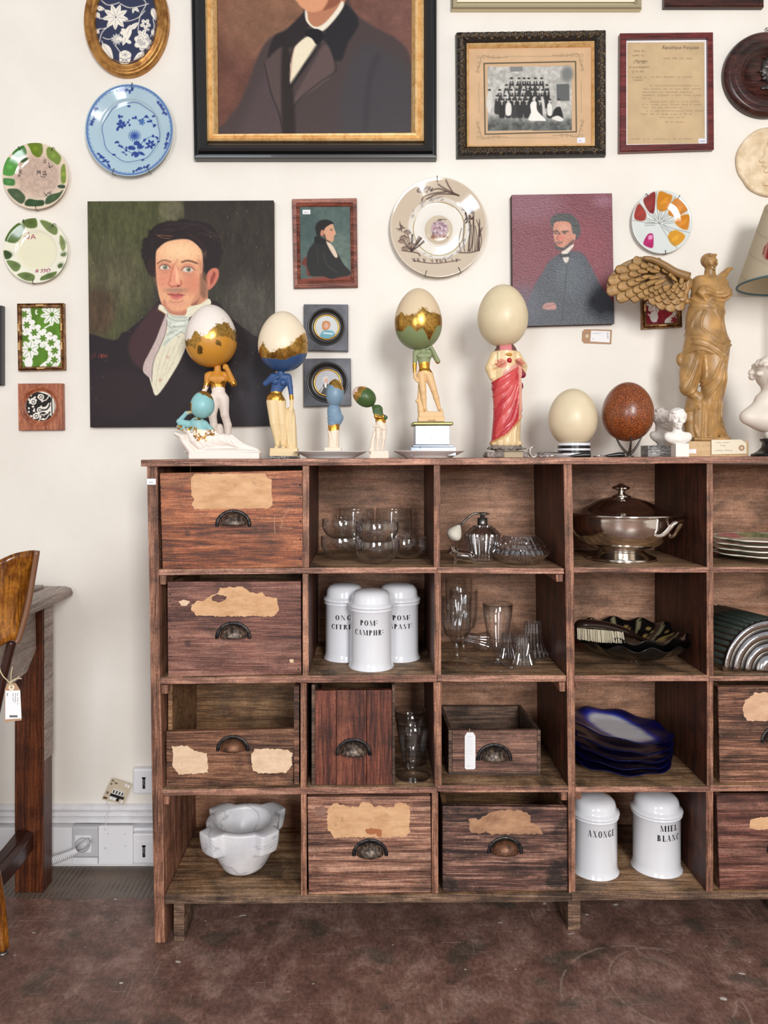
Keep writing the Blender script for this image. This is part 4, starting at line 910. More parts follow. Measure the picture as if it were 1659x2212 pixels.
t = thing('hair_brush', 'dark wooden hairbrush with white bristles lying in the lacquer bowl', 'brush', W(1300, 1380, .07)); P = [W(1243, 1352, .060), W(1262, 1347, .065), W(1300, 1350, .075), W(1335, 1360, .085), W(1365, 1372, .10), W(1400, 1386, .13), W(1438, 1396, .16)]
v, f = tube(smoothp(P, 5), [.006+.017*min(1, i/4)*(1 if i < 17 else max(.38, 1-(i-17)/8)) for i in range(31)], 16); v = [(a, b, c_) for a, b, c_ in v]; m0 = np.array(v)
cz = np.repeat(np.array(m0).reshape(-1, 16, 3).mean(1), 16, 0); m0[:, 2] = cz[:, 2]+(m0[:, 2]-cz[:, 2])*.42
mk('handle', (m0, np.array([q for q in f if len(q) == 4])), plain('dark_polished_wood', (38, 24, 20), .25), t, True)
ml = M(); rr = random.Random(4)
for i in range(26):
    for j in range(7):
        u = i/25; x = 1248+u*96; row = 1357+u*8; yy = .050+j*.0045; ex = rr.uniform(-1.5, 1.5); ln = 27-6*abs(u-.5)
        ml.add(tube([W(x+ex, row, yy+.006), W(x+ex+1+u*3, row+ln+rr.uniform(-1.5, 1), yy-.012)], [.0009, .0005], 4, False))
mk('bristles', ml.out(), plain('cream_bristle', (226, 216, 192), .7), t, kind='stuff')
# half-round lamp of glass rods with stepped chrome end (fifth column)
t = thing('half_round_glass_lamp', 'half-round wall lamp of dark ribbed glass rods with a stepped chrome end', 'lamp', (W(1664, 0, .03)[0], .06, S2+E)); cxx = W(1668, 0, .03)[0]; kk = K(.03)
steps = [(104, 92, .000, chrome), (91, 83, .006, steel), (82, 68, .000, chrome), (67, 58, .006, steel), (57, 43, .000, chrome), (42, 34, .006, steel), (33, 0, .000, chrome)]
for ro, ri, off, mm in steps:
    ml = M(); n = 28; v = []; f = []
    for i in range(n+1):
        a = PI*i/n
        for r, yy in ((ro, .030+off), (max(ri, .5), .030+off), (ro, .042), (max(ri, .5), .042)): v.append((cxx+r*kk*math.cos(a), yy, S2+E+.001+r*kk*math.sin(a)*1.05))
    for i in range(n):
        a, b = 4*i, 4*(i+1); f += [(a, b, b+1, a+1), (a+2, a+3, b+3, b+2), (a, a+2, b+2, b), (a+1, b+1, b+3, a+3)]
    f += [(0, 1, 3, 2), (4*n, 4*n+2, 4*n+3, 4*n+1)]; mk('chrome_step', (v, f), mm, t, True)
rodm = plain('smoky_glass_rod', (58, 66, 60), .12, 0, Transmission_Weight=.35, IOR=1.46)
R = 97*kk
for i in range(22):
    a = PI*(i+.5)/22; x = cxx+R*math.cos(a); z = S2+E+.008+R*math.sin(a)*1.04; mk('glass_rod', tube([(x, .0435, z), (x-.055, .215, z+.0)], .0062, 8), rodm, t, True)
# row three
glp = lambda s_: [(0, 0), (.042*s_, 0), (.0425*s_, .0015), (.038*s_, .0035), (.020*s_, .008), (.0125*s_, .012), (.013*s_, .0155), (.020*s_, .020), (.0235*s_, .030), (.030*s_, .062), (.0375*s_, .105), (.0415*s_, .134), (.0402*s_, .1346), (.0360*s_, .106), (.0285*s_, .062), (.0210*s_, .040), (0, .034)]
fl = lambda t, u, h: 1+(.03*math.cos(14*t) if .02 < h < .095 else 0)
for cx, y, lb in ((892, .063, 'front footed tumbler beside the narrow drawer'), (886, .152, 'rear footed tumbler behind the front one, beside the narrow drawer')):
    mk('footed_tumbler', lathe(glp(1.0), (W(cx, 0, y)[0], y, S3+E), 72, mod=fl), thin, None, True, lb, 'glass', 'footed tumblers in the third row')
bp = vmat('cobalt_glaze', .22, spec=.25)
ordn = ['lowest', 'second lowest', 'middle', 'second uppermost']
for i in range(5):
    R = .1275; prof = [(0, 0), (.07, 0), (.075, .002), (R*.8, .009), (R, .017), (R*.985, .019), (R*.8, .0125), (.072, .0065), (0, .005)]; nn = []
    for a, b in zip(prof[:-1], prof[1:]): nn += [(a[0]+(b[0]-a[0])*q/4, a[1]+(b[1]-a[1])*q/4) for q in range(4)]
    nn.append(prof[-1]); vf = lathe(nn, (0, 0, 0), 96, mod=lambda t, u, h: 1+.022*math.cos(8*t+.7*i)*max(0, h/.018)); V = np.array(vf[0]); a = np.arctan2(V[:, 1], V[:, 0]); r = np.hypot(V[:, 0], V[:, 1])
    V[:, 2] += .003*np.sin(8*a+i)*np.clip((r-.08)/.04, 0, 1)
    top = ((np.arange(len(V)) % len(nn)) > 20); f_ = np.clip((r-.072+.02*np.sin(a*2+1))/.03, 0, 1)[:, None]; mid = np.array([226., 228, 236]); cob = np.array([28., 44, 168]); nav = np.array([12., 14, 66])
    c_ = np.where(f_ < .5, mid*(1-2*f_)+cob*2*f_, cob*(2-2*f_)+nav*(2*f_-1)); col = np.where(top[:, None], c_, nav*.8)
    c0 = np.array([W(1338, 0, .15)[0], .15, S3+E+.0125*i+.0020*i*i*.9]); col = col if i == 4 else np.tile(nav*.8, (len(V), 1))
    th = math.radians(.0+1.75*i); V = np.stack([V[:, 0]*math.cos(th)+V[:, 2]*math.sin(th), V[:, 1], -V[:, 0]*-math.sin(-th)+V[:, 2]*math.cos(th)], 1)+c0
    mk('cobalt_plate', (V, vf[1]), bp, None, True, (ordn[i]+' cobalt blue plate of the stack') if i < 4 else 'uppermost cobalt plate with a white centre', 'plate', 'stacked cobalt plates', vcol=lin(col))
# marble mortar
def mortar():
    C = np.array([W(526, 0, .125)[0], .125, S4+E]); H = .1155; R = .092; ri = .069; na = 128; out = []
    prof = [('o', t) for t in np.linspace(0, 1, 26)]; v = []; f = []
    def ear(a, t):
        e = 0
        for k_, w_, ht, lo in ((-2.32, .27, .026, .50), (-.76, .27, .022, .50), (.78, .30, .026, .55), (2.36, .30, .024, .55)):
            dd = abs((a-k_+PI) % (2*PI)-PI)/w_; e += ht*max(0, min(1, (1.25-dd)/.35))*(1 if t > lo+.06 else max(0, (t-lo)/.06))**.6*(1 if t > .985 else 1)
        return e
    rows = []
    for t in np.linspace(0, 1, 34):
        r0 = .052+(R-.052)*(1-(1-t)**1.7)*1.0 if t > .02 else .05; rows.append((r0, t*H, t, 1))
    rows = [(.0005, .0, 0, 0), (.040, 0, 0, 0)]+rows+[(R*.97, H+.0018, 1, 1), (R*.88, H+.0025, 1, .7), (ri+.004, H+.0015, 1, 0), (ri, H-.001, 1, 0)]
    for q in np.linspace(.05, 1, 14): rows.append((ri*math.cos(q*PI/2)**.75+.0003, H-.001-.075*math.sin(q*PI/2), 0, 0))
    for j in range(na):
        a = 2*PI*j/na
        for r0, h, t, e in rows:
            r = r0+(ear(a, t)*e if e else 0)+.0012*math.sin(3*a+h*40); v.append(C+np.array([r*math.cos(a), r*math.sin(a), h]))
    n = len(rows)
    for j in range(na):
        k_ = (j+1) % na
        for i in range(n-1): f.append((j*n+i, k_*n+i, k_*n+i+1, j*n+i+1))
    mk('marble_mortar', (np.array(v), np.array(f)), marble, None, True, 'heavy white marble mortar with four lobed ears in the bottom left cell', 'mortar')
mortar()
# ------------------------------------------------------------------ pictures and plates on the wall
def rect(x0, y0, x1, y1): return [(x0, y0), (x1, y0), (x1, y1), (x0, y1)]
def lerpq(O, I, t): return [(a[0]+(b[0]-a[0])*t, a[1]+(b[1]-a[1])*t) for a, b in zip(O, I)]
def frame(name, O, I, prof, mat, parent, hmax=None, label=None, smooth=False):
    """mitred frame; prof (t outer->inner, h out from the wall)"""
    hm = hmax or max(h for t, h in prof); y = WALL-hm; v = []; f = []
    for t, h in prof:
        for p in lerpq(O, I, t): X, _, Z = W(p[0], p[1], y); v.append((X, WALL-h, Z))
    n = len(prof)
    for i in range(n-1):
        for k in range(4):
            l = (k+1) % 4; f.append((4*i+k, 4*i+l, 4*i+4+l, 4*i+4+k))
    for k in range(4):
        l = (k+1) % 4; f.append((4*(n-1)+k, 4*(n-1)+l, l, k))
    return mk(name, (v, f), mat, parent, smooth, label)
def pic(name, Q, h, hm, parent, fn, mat, res=1.6, base=(200, 200, 200), label=None):
    y = WALL-hm; vf, px, py = picgrid(Q, y, res); vf[0][:, 1] = WALL-h; P = Paint(px, py, base); fn(P); return mk(name, vf, mat, parent, True, label, vcol=P.out())
def wthing(name, label, cat, x, y, group=None): return thing(name, label, cat, W(x, y, WALL), group)
black_paint = plain('black_frame_paint', (26, 25, 27), .35); black_paint.node_tree.nodes['Principled BSDF'].inputs['Coat Weight'].default_value = .2
gilt = NT('old_gilt'); n = gilt.noise(gilt.pos((60, 60, 60)), 1, 5, .65); gilt.col(gilt.ramp(n, [(.3, L4((206, 156, 96))), (.5, L4((236, 194, 132))), (.75, L4((246, 216, 164)))])); gilt.p(Metallic=.4, Roughness=.34); gilt = gilt.m
oakf = wood('red_oak_frame', (72, 32, 24), (126, 66, 50), (164, 102, 82), 'x', 1.2, .45, .4, .1); mahog = wood('mahogany_frame', (64, 20, 20), (102, 36, 34), (128, 56, 50), 'x', .8, .3, .3, .0, .1)
teak = wood('teak_frame', (128, 66, 40), (164, 92, 60), (184, 116, 80), 'z', .8, .4, .25, .0, .1); darkw = wood('dark_brown_frame', (30, 14, 12), (58, 28, 24), (84, 46, 38), 'x', .8, .3, .3, .0, .1)
lacq_grey = NT('scuffed_black_lacquer'); n = lacq_grey.noise(lacq_grey.pos((16, 16, 16), 3), 1, 5, .6); lacq_grey.col(lacq_grey.ramp(n, [(.35, L4((44, 44, 52))), (.7, L4((92, 94, 106)))])); lacq_grey.p(Roughness=.32); lacq_grey = lacq_grey.m

# 1. large black-framed portrait, top of it out of frame
def p_big(P):
    P.T = (400, 0, 2.9625); P.c[:] = (104, 68, 58); P.ell(600, 60, 420, 300, (128, 92, 72), 130); P.ell(1400, 100, 300, 300, (112, 78, 70), 100); P.noise(.16, 26, 26, 3); P.noise(.10, 2.5, 1.6, 9)
    P.poly([(195, 860), (240, 760), (330, 640), (400, 480), (450, 340), (520, 220), (640, 150), (740, 60), (800, -120), (1000, -140), (1075, 30), (1200, 130), (1370, 225), (1450, 370), (1480, 860)], (72, 60, 60), 14)
    P.poly([(1080, 300), (1300, 300), (1480, 500), (1480, 860), (1000, 860)], (66, 62, 66), 60); P.poly([(480, 480), (600, 420), (620, 860), (350, 860)], (80, 66, 68), 50)
    P.poly([(560, 200), (640, 155), (760, 40), (800, 60), (760, 200), (690, 260), (610, 290), (520, 340)], (42, 36, 38), 10); P.poly([(1000, 0), (1070, 30), (1110, 120), (1040, 240), (1000, 350), (940, 340), (900, 240), (880, 190)], (38, 36, 40), 12)
    P.poly([(500, 380), (640, 260), (650, 500), (640, 700), (590, 680), (540, 540)], (84, 70, 68), 10); P.poly([(670, 640), (800, 400), (900, 250), (950, 420), (850, 520), (730, 600)], (92, 76, 74), 10)
    P.line([(500, 380), (540, 560), (590, 690), (620, 820)], 6, (40, 34, 34), 5); P.line([(950, 340), (960, 420), (850, 500), (730, 600), (680, 680)], 6, (44, 38, 38), 5); P.line([(1230, 330), (1180, 480), (1150, 800)], 26, (52, 48, 52), 20, .6)
    P.poly([(610, 300), (660, 300), (700, 860), (620, 860)], (44, 36, 36), 14)
    P.poly([(770, 20), (775, 90), (820, 140), (900, 110), (980, 30), (1010, -60), (740, -60)], (180, 122, 92), 6); P.poly([(715, -20), (740, 10), (790, 38), (850, 34), (920, -10), (930, -60), (700, -60)], (214, 152, 116), 6); P.poly([(880, 30), (960, 0), (990, -40), (930, -60), (900, -10)], (140, 86, 66), 8)
    P.poly([(762, 30), (770, 100), (825, 150), (880, 160), (960, 80), (1012, 0), (1000, -30), (960, 30), (890, 110), (830, 136), (786, 100), (775, 40)], (232, 224, 206), 4)
    P.poly([(700, 262), (770, 202), (812, 214), (846, 262), (760, 368), (668, 510), (664, 400), (680, 320)], (232, 220, 194), 4); P.line([(690, 270), (676, 350), (664, 470)], 7, (160, 130, 110), 4)
    P.poly([(762, 186), (785, 150), (850, 152), (885, 186), (866, 232), (835, 250), (806, 212)], (28, 26, 30), 4); P.line([(690, 260), (660, 360), (660, 500)], 8, (36, 30, 32), 5); P.line([(850, 250), (760, 390), (668, 520)], 22, (34, 30, 32), 10)
    P.noise(.05, 1.8, 1.2, 5)
t = wthing('portrait_painting', 'large portrait of a man in coat and bow tie, black and gilt frame', 'painting', 676, 337)
O = [(408, -340), (945, -340), (945, 337), (417, 337)]; O = [(404, -340), (945, -340), (945, 337), (416, 337)]; I = [(438, -300), (916, -300), (916, 303), (447, 303)]; I2 = [(464, -270), (890, -270), (889, 281), (469, 284)]
frame('outer_frame', O, I, [(0, .0005), (0, .020), (.04, .030), (.16, .031), (.19, .024), (.30, .024), (.36, .040), (.5, .044), (.8, .036), (1.0, .028), (1.0, .004)], black_paint, t)
frame('gilt_slip', lerpq(I, I2, .01), I2, [(0, .005), (0, .030), (.2, .034), (.35, .028), (.5, .032), (.7, .034), (.9, .024), (1, .018), (1, .004)], gilt, t)
pic('painted_canvas', lerpq(I2, I, .02), .016, .044, t, p_big, oil, 2.2)

# 2. unframed 1830 portrait
def p_1830(P):
    P.T = (180, 420, 3.95)
    P.c[:] = (54, 50, 42); P.poly([(0, 0), (850, 0), (860, 400), (600, 700), (500, 1000), (300, 1250), (0, 1300)], (74, 76, 48), 120); P.ell(250, 700, 260, 260, (88, 84, 62), 200); P.ell(760, 140, 110, 90, (96, 92, 70), 30); P.poly([(860, -20), (1640, -20), (1640, 900), (1200, 900), (1100, 300), (862, 240)], (50, 44, 38), 6, False)
    P.ell(1400, 1000, 240, 300, (72, 68, 60), 100); P.ell(120, 1000, 150, 200, (78, 62, 46), 60); P.noise(.22, 12, 40, 4); P.noise(.16, 3, 9, 8)
    dk = (38, 28, 32); P.poly([(-50, 1245), (260, 1245), (330, 1180), (380, 1160), (560, 1010), (660, 900), (720, 1000), (1100, 900), (1240, 1040), (1450, 1200), (1680, 1350), (1680, 2050), (-50, 2050)], dk, 8); P.poly([(400, 1230), (640, 930), (700, 1020), (600, 1290), (520, 1480), (420, 1420)], (66, 42, 46), 18); P.ell(1450, 1700, 240, 300, (48, 44, 50), 120); P.ell(300, 1700, 300, 200, (44, 32, 36), 80)
    hair = (38, 28, 30); P.poly([(508, 470), (540, 400), (560, 330), (620, 262), (700, 235), (830, 225), (960, 228), (1060, 245), (1130, 310), (1170, 400), (1176, 520), (1160, 620), (1110, 660), (1050, 690), (1010, 640), (700, 560), (640, 700), (600, 700), (545, 650), (515, 560)], hair, 7, metal=None); P.ell(580, 480, 60, 130, hair, 10)
    for q in range(40): rr_ = random.Random(q); a_ = rr_.uniform(PI*.75, 2.15*PI); P.ell(840+322*math.cos(a_), 470+228*math.sin(a_)+rr_.uniform(-12, 8), rr_.uniform(18, 34), rr_.uniform(14, 26), hair, 10, a_)
    for q in range(30): rr_ = random.Random(q+90); x_ = rr_.uniform(560, 1120); y_ = 300+abs(x_-840)*.35+rr_.uniform(-50, 20); P.line([(x_, y_), (x_+rr_.uniform(20, 60), y_-rr_.uniform(6, 26)), (x_+rr_.uniform(70, 110), y_+rr_.uniform(-10, 30))], 4, (74, 58, 54), 4, .45)
    P.ell(590, 620, 50, 80, (48, 34, 32), 14)
    sk = (226, 166, 128); P.poly([(1052, 800), (1050, 700), (1085, 640), (1140, 630), (1158, 680), (1140, 740), (1105, 790), (1075, 812)], (196, 116, 96), 4); P.poly([(1085, 700), (1110, 660), (1130, 680), (1110, 740), (1085, 770)], (150, 74, 62), 6); P.line([(1070, 780), (1076, 720), (1100, 670)], 8, (214, 140, 116), 5)
    P.poly([(622, 480), (640, 440), (720, 402), (850, 382), (930, 400), (1000, 470), (1020, 560), (1016, 700), (1050, 760), (1060, 860), (1050, 950), (920, 1010), (850, 1034), (760, 1026), (690, 974), (650, 880), (626, 740), (618, 600)], sk, 4)
    P.ell(820, 480, 170, 80, (242, 200, 156), 60); P.ell(690, 720, 60, 80, (216, 138, 114), 50, al=.8); P.ell(930, 760, 90, 90, (208, 132, 106), 56, al=.85); P.poly([(980, 560), (1020, 600), (1010, 720), (1060, 800), (1040, 900), (960, 960), (920, 940), (990, 800), (1000, 700)], (196, 136, 106), 22)
    P.poly([(690, 900), (740, 980), (830, 1000), (930, 960), (900, 1030), (760, 1030), (680, 970)], (186, 124, 100), 20); P.ell(790, 930, 70, 36, (222, 158, 128), 26); P.poly([(920, 940), (980, 900), (1000, 850), (960, 960)], (150, 96, 76), 10)
    P.poly([(1000, 690), (1050, 690), (1050, 880), (1000, 850)], (120, 86, 66), 16, al=.7)                                   # sideburn
    P.ell(790, 818, 90, 22, (158, 116, 100), 18, al=.8)
    # nose
    P.poly([(745, 610), (770, 600), (790, 640), (800, 720), (836, 745), (820, 780), (770, 790), (730, 776), (735, 740), (752, 680)], (226, 150, 122), 8); P.line([(778, 590), (752, 660), (738, 735), (728, 765), (752, 788)], 9, (170, 96, 74), 7, .9); P.line([(752, 788), (790, 782), (812, 786), (838, 762), (832, 738)], 8, (150, 74, 64), 5, .9); P.line([(788, 600), (800, 690), (800, 740)], 18, (244, 196, 160), 12, .8); P.ell(812, 780, 14, 6, (96, 44, 40), 5)
    P.line([(800, 560), (790, 600), (812, 640)], 12, (196, 128, 100), 10, .7)
    # eyes
    for cx, cy, rx, ry in ((692, 622, 46, 21), (892, 642, 52, 23)):
        P.ell(cx, cy+6, rx*1.35, ry*2.1, (206, 138, 112), 22, al=.8); P.ell(cx, cy, rx, ry, (224, 210, 196), 5); P.ell(cx+6, cy-1, 19, 19, (96, 100, 84), 4); P.ell(cx+6, cy-1, 15, 15, (118, 126, 104), 6); P.ell(cx+6, cy-1, 7, 7, (30, 26, 24), 3); P.ell(cx+1, cy-6, 3.5, 3.5, (250, 250, 250), 2)
        P.line([(cx-rx-2, cy+6), (cx-rx*.5, cy-ry*.9), (cx+rx*.3, cy-ry*1.1), (cx+rx+4, cy+2)], 7, (112, 62, 50), 4); P.line([(cx-rx, cy-8), (cx-rx*.4, cy-ry*1.8), (cx+rx*.4, cy-ry*1.9), (cx+rx, cy-12)], 5, (176, 104, 84), 5, .8); P.line([(cx-rx*.8, cy+10), (cx, cy+ry*1.15), (cx+rx, cy+6)], 4, (180, 106, 92), 4, .8); P.line([(cx-rx*.7, cy+34), (cx+10, cy+48), (cx+rx, cy+34)], 6, (196, 124, 104), 8, .6)
    P.line([(632, 590), (665, 568), (700, 562), (745, 576)], 9, (104, 70, 52), 6); P.line([(842, 578), (880, 566), (920, 570), (970, 588)], 12, (84, 56, 44), 6)
    # mouth
    P.poly([(718, 850), (760, 842), (790, 848), (810, 842), (866, 858), (800, 868), (750, 864)], (178, 88, 84), 4); P.poly([(742, 866), (800, 870), (856, 862), (826, 890), (780, 896), (752, 884)], (204, 112, 104), 5); P.line([(716, 850), (760, 862), (800, 868), (868, 856)], 4, (112, 50, 48), 3)
    P.line([(740, 912), (790, 922), (850, 908)], 10, (176, 116, 94), 8, .6)
    # hairline over forehead
    P.poly([(600, 600), (618, 500), (640, 460), (700, 410), (770, 385), (860, 375), (930, 396), (1010, 470), (1030, 500), (1060, 420), (900, 330), (700, 330), (590, 430)], hair, 6); P.line([(640, 350), (700, 352), (760, 356)], 7, (146, 92, 58), 4, .8); P.line([(625, 345), (680, 372), (740, 376)], 4, (170, 112, 74), 3, .8); P.line([(900, 340), (990, 400), (1040, 480)], 12, (70, 40, 34), 8, .7)
    P.line([(700, 260), (850, 250), (1000, 262), (1090, 330)], 10, (62, 50, 50), 9, .5)
    # linen
    P.poly([(642, 985), (652, 940), (690, 960), (745, 1020), (850, 1036), (880, 1010), (895, 962), (1000, 935), (1070, 890), (1086, 940), (1000, 1010), (900, 1060), (900, 1200), (860, 1340), (780, 1500), (632, 1712), (585, 1640), (560, 1560), (512, 1510), (520, 1440), (560, 1360), (620, 1240), (655, 1150), (700, 1030)], (226, 220, 196), 4)
    P.poly([(700, 1030), (722, 1030), (700, 1180), (660, 1290), (600, 1420), (586, 1560), (560, 1560), (512, 1510), (520, 1440), (560, 1360), (620, 1240)], (196, 176, 172), 6); P.line([(720, 1030), (702, 1180), (650, 1310), (596, 1440), (584, 1600)], 5, (90, 84, 84), 4)
    P.poly([(722, 1040), (880, 1040), (900, 1080), (880, 1160), (800, 1200), (700, 1290), (676, 1290), (720, 1180), (722, 1100)], (206, 212, 198), 6)
    for l in ([(722, 1050), (800, 1080), (900, 1070)], [(730, 1090), (780, 1130), (880, 1120)], [(735, 1180), (790, 1160), (870, 1190)], [(722, 1110), (745, 1140), (772, 1130), (770, 1100)], [(720, 1200), (760, 1180), (820, 1220)], [(690, 1280), (750, 1220), (840, 1170)], [(690, 970), (760, 1040), (880, 1050)]): P.line(l, 5, (140, 146, 138), 5, .85)
    P.line([(760, 1110), (850, 1100)], 14, (236, 240, 228), 8); P.line([(740, 1220), (840, 1150)], 12, (232, 236, 224), 8)
    for l in ([(700, 1290), (640, 1480), (620, 1640)], [(740, 1290), (690, 1450), (650, 1600)], [(810, 1230), (740, 1400), (670, 1590)], [(850, 1240), (800, 1350), (720, 1530)]): P.line(l, 3, (176, 168, 146), 3, .8)
    P.line([(645, 985), (700, 1022)], 6, (150, 96, 50), 4)
    for cx, cy in ((720, 1388), (655, 1586)): P.line([(cx-11, cy), (cx, cy-13), (cx+11, cy), (cx, cy+13), (cx-11, cy)], 3, (176, 84, 70), 2.5, sm=False)
    for tx, ty in ((70, 1385), (92, 1370)): P.line([(tx, ty+20), (tx+10, ty-18)], 4, (130, 48, 44), 3)
    P.T = (225, 765, 1)
    for k, ch in enumerate('1830'):
        x = -13+k*5.2; c_ = (150, 66, 60)
        if ch == '1': P.line([(x+1, 8), (x+3, -1)], 1, c_, .6)
        if ch == '8': P.ell(x+2.5, 2, 2, 2, c_, .8); P.ell(x+2.5, 6, 2, 2, c_, .8)
        if ch == '3': P.line([(x, 0), (x+3, 1), (x+1.5, 3.5), (x+4, 5), (x, 7.5)], 1, c_, .6)
        if ch == '0': P.line([(x+2, 1), (x, 4), (x+2, 7), (x+4, 4), (x+2, 1)], 1, c_, .6)
    P.T = (0, 0, 1)
    for k in range(60):
        x, y = rng.uniform(192, 590), rng.uniform(438, 918); P.line([(x, y), (x+rng.uniform(-2, 2), y+rng.uniform(1, 4))], .9, (150, 140, 130), .6, .6)
    P.noise(.08, 1.6, 3.5, 2)
def canvas(Q, h, fn, mat, name, label, edge, res=1.6):
    t = wthing(name, label, 'painting', (Q[2][0]+Q[3][0])/2, Q[2][1]); y = WALL-h; pts = [(W(a, b, y)[0], W(a, b, y)[2]) for a, b in Q]
    mk('stretcher', prism(pts, y+.0006, WALL-.0005), edge, t); Qi = lerpq(Q, [(sum(a for a, b in Q)/4, sum(b for a, b in Q)/4)]*4, .0)
    pic('painted_canvas', Qi, h+.0002, h, t, fn, mat, res); return t
canvas([(189, 435), (591, 433), (593, 920), (195, 923)], .022, p_1830, oil, 'unframed_portrait_painting', 'unframed old oil portrait of a dark-haired man in white cravat, dated 1830', plain('dark_canvas_edge', (58, 40, 34), .8), 1.35)

# 3. burgundy crinkled portrait
def p_burg(P):
    P.T = (1080, 350, 2.865); P.c[:] = (112, 44, 58); P.ell(180, 260, 200, 120, (126, 74, 88), 60); P.ell(640, 240, 60, 40, (156, 120, 140), 30, al=.5); P.ell(520, 560, 150, 200, (122, 46, 60), 60)
    P.poly([(180, 1020), (200, 800), (260, 690), (300, 620), (350, 580), (400, 560), (500, 560), (560, 640), (620, 760), (720, 900), (720, 1040)], (58, 64, 74), 10); P.ell(440, 700, 90, 120, (74, 82, 90), 50); P.ell(150, 900, 90, 130, (84, 84, 100), 60, al=.7)
    P.poly([(320, 400), (312, 360), (340, 325), (400, 318), (450, 330), (490, 380), (496, 440), (470, 480), (440, 440), (330, 420)], (56, 58, 58), 5)
    P.poly([(330, 400), (350, 370), (430, 375), (450, 440), (470, 450), (460, 490), (440, 510), (380, 540), (345, 510), (332, 460)], (192, 128, 104), 4); P.ell(395, 410, 34, 20, (206, 148, 122), 12); P.ell(375, 470, 22, 14, (196, 108, 90), 10)
    P.line([(330, 435), (350, 425), (370, 445)], 7, (40, 30, 30), 4); P.line([(385, 432), (420, 428)], 7, (40, 30, 30), 4); P.ell(345, 442, 8, 5, (50, 40, 40), 3); P.ell(400, 440, 9, 5, (50, 40, 40), 3); P.line([(365, 440), (352, 475), (366, 485)], 5, (140, 76, 62), 4); P.line([(350, 497), (385, 497)], 6, (60, 40, 36), 4); P.line([(350, 508), (380, 508)], 4, (150, 66, 60), 3); P.poly([(340, 500), (350, 540), (400, 545), (450, 500), (455, 480), (420, 510), (390, 530), (355, 520)], (56, 48, 48), 6)
    P.poly([(380, 560), (400, 545), (450, 510), (455, 520), (420, 565), (400, 580)], (216, 206, 192), 4); P.poly([(390, 585), (425, 580), (420, 620), (400, 620)], (206, 198, 188), 3); P.poly([(360, 575), (400, 570), (440, 570), (430, 585), (380, 590)], (30, 34, 40), 4)
    P.poly([(262, 905), (280, 875), (330, 870), (348, 890), (345, 910), (300, 915)], (176, 124, 118), 5); P.line([(270, 900), (345, 880)], 3, (120, 80, 76), 2); P.line([(420, 620), (400, 800), (380, 1000)], 5, (40, 44, 52), 5, .7); P.noise(.10, 4, 4, 3)
canvas([(1105.5, 421), (1322, 417.5), (1327, 699), (1108, 705)], .024, p_burg, oil_gloss, 'burgundy_portrait_painting', 'crinkled unframed portrait of a bearded man on a burgundy ground', plain('brown_canvas_edge', (66, 44, 36), .8), 1.3)

# 4. small framed profile portrait
def p_prof(P):
    P.T = (600, 400, 3.318); P.c[:] = (80, 98, 94); P.ell(450, 500, 100, 150, (96, 112, 104), 50); P.ell(220, 300, 80, 120, (70, 88, 86), 40); P.noise(.14, 8, 8, 5)
    P.poly([(168, 560), (190, 515), (220, 520), (230, 640), (210, 640), (200, 580)], (110, 52, 42), 5); P.poly([(150, 670), (520, 645), (530, 700), (150, 700)], (128, 62, 50), 4); P.line([(240, 650), (520, 640)], 5, (150, 82, 66), 3)
    P.poly([(205, 560), (215, 470), (260, 400), (262, 366), (300, 366), (350, 395), (420, 470), (470, 560), (516, 610), (515, 640), (440, 655), (380, 668), (330, 650), (240, 648), (225, 620)], (36, 36, 36), 5); P.line([(330, 480), (350, 560), (420, 620)], 5, (66, 66, 62), 5); P.line([(280, 440), (290, 560)], 5, (54, 54, 52), 5)
    P.poly([(262, 400), (270, 360), (340, 385), (350, 420), (320, 420), (280, 410)], (24, 24, 26), 4)
    P.poly([(345, 400), (365, 402), (400, 440), (428, 500), (412, 514), (380, 470)], (216, 196, 176), 4)
    P.poly([(272, 330), (268, 290), (290, 255), (335, 240), (380, 250), (398, 272), (360, 300), (330, 330), (320, 360), (290, 364), (276, 350)], (30, 26, 26), 4)
    P.poly([(330, 325), (345, 295), (390, 272), (402, 300), (416, 345), (402, 355), (404, 375), (390, 400), (360, 402), (335, 370)], (206, 156, 126), 3); P.poly([(304, 345), (310, 318), (328, 318), (330, 350), (312, 360)], (190, 130, 104), 4); P.line([(332, 350), (345, 388), (370, 400)], 9, (60, 44, 38), 6); P.line([(372, 310), (392, 308)], 3, (50, 34, 30), 2); P.ell(384, 318, 6, 3, (50, 34, 30), 2); P.line([(390, 375), (404, 372)], 3, (160, 80, 70), 2); P.ell(380, 340, 12, 14, (218, 150, 122), 8)
    P.poly([(176, 170), (232, 170), (232, 202), (176, 202)], (232, 232, 236), 2, False); P.squig(190, 190, 222, 3, 2.4, (90, 90, 110), .8, 4)
t = wthing('small_framed_portrait', 'small portrait of a man in black robe seen in profile, reddish oak frame', 'painting', 702, 620)
O = [(630.5, 429), (770.5, 427), (773, 619.5), (634.5, 622)]; I = [(647, 445), (756, 444.5), (758, 603), (649, 606)]
frame('wooden_frame', O, I, [(0, .0005), (0, .012), (.1, .016), (.55, .015), (.62, .012), (.8, .014), (1, .010), (1, .003)], oakf, t); pic('painted_panel', lerpq(I, O, .03), .008, .016, t, p_prof, oil, 1.2)
